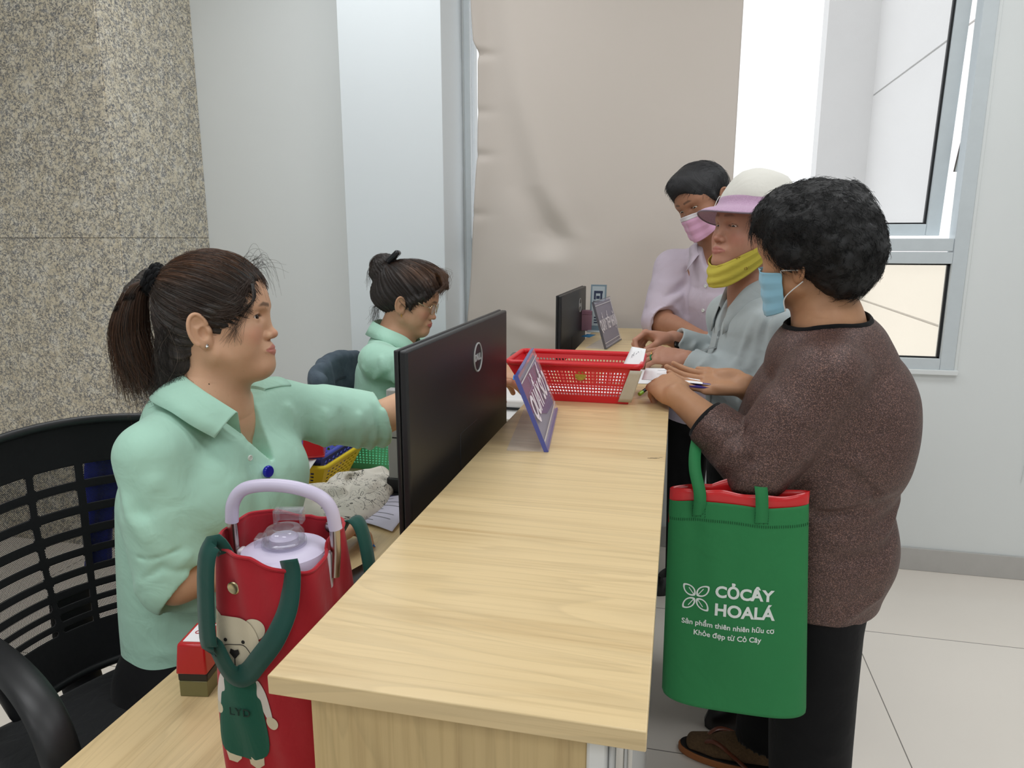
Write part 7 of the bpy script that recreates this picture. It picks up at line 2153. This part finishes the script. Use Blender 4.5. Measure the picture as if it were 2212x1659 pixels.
def office_chair(o, yaw, label, top_z=1.045, bot_z=.53, W=.47, seat=.515, arms=True, slots=True):
    """o = point on the floor under the middle of the backrest; yaw = direction the sitter faces"""
    root = thing('office_chair', label, 'chair', (o[0], o[1], 0))
    f = np.array((math.cos(yaw), math.sin(yaw), 0)); l = np.array((-f[1], f[0], 0)); up = np.array((0, 0, 1.)); o = np.array((o[0], o[1], 0.))
    H = top_z - bot_z
    def sp(u, v, d=0.0):
        """u -1..1 across (to the sitter's left), v 0..1 up"""
        wid = (W / 2) * (.66 + .34 * min(1, v * 1.6)) 
        b = .055 * u * u + .030 * (v - .35) ** 2 * 2 - .035 * v * v * 0
        z = bot_z + H * v - .030 * u * u * v
        return o + l * (u * wid) + f * (b - .045 * v + d) + up * z
    cloth = fabric('black_chair_net', sr(20, 21, 24), .85, 700, .15, 30)
    # slotted front layer from a grid of cells
    ul = [-1, -.88]; cols = [(-.88, -.26), (-.19, .12), (.19, .88)]
    rows = []
    v = .83
    for k in range(9):
        h = .070 - .0055 * k; rows.append((v - h, v)); v -= h + .034 - .002 * k
    NU, NV = 161, 181
    U = np.linspace(-1, 1, NU); Vv = np.linspace(0, 1, NV)
    def solid(u, v):
        if not slots: return True
        for r0, r1 in rows:
            if r0 - .03 < v < r1 + .03:
                for ci, (c0, c1) in enumerate(cols):
                    sh = .10 * (v - .5) * (1 if ci == 2 else -1 if ci == 0 else 0)
                    a, b = c0 * (1 if ci else 1), c1
                    cx, hx = (a + b) / 2 , (b - a) / 2; cy, hy = (r0 + r1) / 2, (r1 - r0) / 2
                    q = max(abs(u - cx) * 3.0 - (hx * 3.0 - .018), 0) * .34, max(abs(v - cy) - (hy - .012), 0)
                    if math.hypot(*q) < .012: return False
        return True
    P = np.array([[sp(u, v) for v in Vv] for u in U]); F = []
    for i in range(NU - 1):
        for j in range(NV - 1):
            if solid((U[i] + U[i+1]) / 2, (Vv[j] + Vv[j+1]) / 2): F.append((i*NV+j, (i+1)*NV+j, (i+1)*NV+j+1, i*NV+j+1))
    mb = MB(); mb.add(P.reshape(-1, 3), F); obj('backrest', mb, cloth, root, solid=.004)
    if slots:
        nu, nv = 24, 24
        P2 = [[sp(u, v, -.006) for v in np.linspace(.06, .97, nv)] for u in np.linspace(-.96, .96, nu)]
        mb = MB(); mb.grid(P2); net = obj('back_net', mb, mesh_fabric('chair_net_holes'), root)
        uv = net.data.uv_layers.new(name='uv'); me = net.data
        us, vs = np.linspace(-.96, .96, nu) * W / 2, np.linspace(.06, .97, nv) * H
        for lp in me.loops:
            i, j = divmod(lp.vertex_index, nv); uv.data[lp.index].uv = (us[i], vs[j])
    rim = [sp(u, 1) for u in np.linspace(-1, 1, 24)] + [sp(1, v) for v in np.linspace(.97, .02, 20)] + [sp(u, 0) for u in np.linspace(1, -1, 16)] + [sp(-1, v) for v in np.linspace(.02, .97, 20)]
    mb = MB(); mb.tube(rim, .009, 10, closed=True); obj('back_frame', mb, M_BLACKPL, root)
    mb = MB(); mb.tube(smooth_path([o - f * .045 + up * (bot_z + .16), o - f * .05 + up * bot_z, o - f * .01 + up * (seat - .06), o + f * .16 + up * (seat - .065)], 20), .020, 10, flat=(2.0, .6), up=l); obj('back_bracket', mb, M_BLACKPL, root)
    S = Sdf(); S.box(o + f * .27 + up * (seat - .02), (.235, .235, .035), np.stack([f, l, up], 1), rnd=.032, k=0); S.ell(o + f * .27 + up * (seat + .0), (.22, .22, .03), k=.03)
    V, F_ = S.mesh(.008); surf('seat', V, F_, cloth, root)
    if arms:
        for s_ in (-1, 1):
            a0 = o + l * s_ * .240; rch = 1.0 if s_ < 0 else .74
            pts = [a0 + f * .10 + up * (seat + .03), a0 + f * .06 + up * (seat + .12), a0 + f * .08 + up * (seat + .225), a0 + f * .16 + up * (seat + .262), a0 + f * .36 * rch + up * (seat + .265), a0 + f * .46 * rch + up * (seat + .215), a0 + f * .485 * rch + up * (seat + .10), a0 + f * .42 * rch + up * (seat - .01), a0 + f * .30 + up * (seat - .055)]
            mb = MB(); mb.tube(smooth_path(pts, 60), .0165, 14, flat=(1.55, .75), up=l * 1.0); obj('armrest', mb, M_BLACKPL, root)
    mb = MB(); mb.tube([o + f * .27 + up * .10, o + f * .27 + up * (seat - .055)], [.03, .028], 16); obj('gas_lift', mb, M_BLACKPL, root)
    for k in range(5):
        a = yaw + k * 2 * math.pi / 5; d = np.array((math.cos(a), math.sin(a), 0)); c = o + f * .27
        mb = MB(); mb.tube([c + up * .11, c + d * .15 + up * .10, c + d * .29 + up * .075], [.026, .022, .016], 8); leg = obj('base_leg', mb, M_BLACKPL, root)
        mb = MB(); q = np.cross(d, up)
        for s_ in (-1, 1): mb.lathe([(0, -.009), (.024, -.009), (.026, 0), (.024, .009), (0, .009)], c + d * .29 + q * s_ * .013 + up * .027, 16, np.stack([d, up, q], 1))
        obj('caster', mb, M_BLACKPL, leg)
    return root, sp
_, sp1 = office_chair((-1.150, 1.105), R(-22), 'black mesh-back office chair holding the near clerk')
_, sp2 = office_chair((-1.235, 2.43), R(4), 'black office chair of the far clerk with a denim jacket over its back', top_z=.945, arms=False, slots=False)
def denim():
    t = NT('washed_denim'); v = t.coord()
    t.set(Base_Color=t.mix(t.noise(v, 24, 4, .65), sr(44, 56, 70), sr(98, 112, 124)), Roughness=.9); t.bump(t.noise(t.coord((1, 1, .2)), 500, 1), .3, .001)
    S = Sdf(); S.frame()
    pts = [sp2(u, v_) for u in (-.8, -.4, 0, .4, .8) for v_ in (.45, .95)]
    for u0, u1 in ((-.85, -.4), (-.4, 0), (0, .4), (.4, .85)):
        S.loft([sp2((u0 + u1) / 2, .02), sp2((u0 + u1) / 2, .55), sp2((u0 + u1) / 2, 1.02)], [.075, .085, .075], [.034, .034, .026], (0, 1, 0), k=.03)
    for u in np.linspace(-.8, .8, 7): S.fold([sp2(u, 1.05), sp2(u + .05, .7), sp2(u - .05, .3)], .012, RNG.choice([-1, 1]) * .006)
    S.cap(sp2(-.92, .98), sp2(-.98, .35), .032, .040, k=.03)
    S.disp(lambda P: .005 * wob(P, 26, 81) + .002 * wob(P, 70, 82), (-1.7, 2.0, .3), (-.9, 2.9, 1.2))
    V, F = S.mesh(.006); o = surf('denim_jacket', V, F, t.m); tag(o, 'dark washed denim jacket draped over the far office chair', 'jacket')
    mb = MB()
    for dz in (0, .006): mb.tube([sp2(u, .86 - .03 * abs(u), -.0) + np.array((.036, -.0, -dz)) for u in np.linspace(-.9, .9, 20)], .0008, 4)
    e = obj('seam', mb, plain('dark_thread2', sr(40, 46, 54), .8), o)
denim()
def blue_cloth():
    P = []
    for i, t_ in enumerate(np.linspace(0, 1, 40)):
        row = []
        for w in np.linspace(-1, 1, 12):
            row.append(sp1(.42 - .16 * t_ + w * (.13 + .02 * math.sin(t_ * 7)), .90 - .52 * t_, -.016 - .006 * math.sin(w * 5 + t_ * 3)))
        P.append(row)
    mb = MB(); mb.grid(P)
    o = obj('scarf', mb, fabric('royal_blue_cloth', sr(38, 52, 200), .7, 700, .2, 14), solid=.002); tag(o, 'royal blue cloth hanging against the mesh back of the near chair', 'cloth')
blue_cloth()
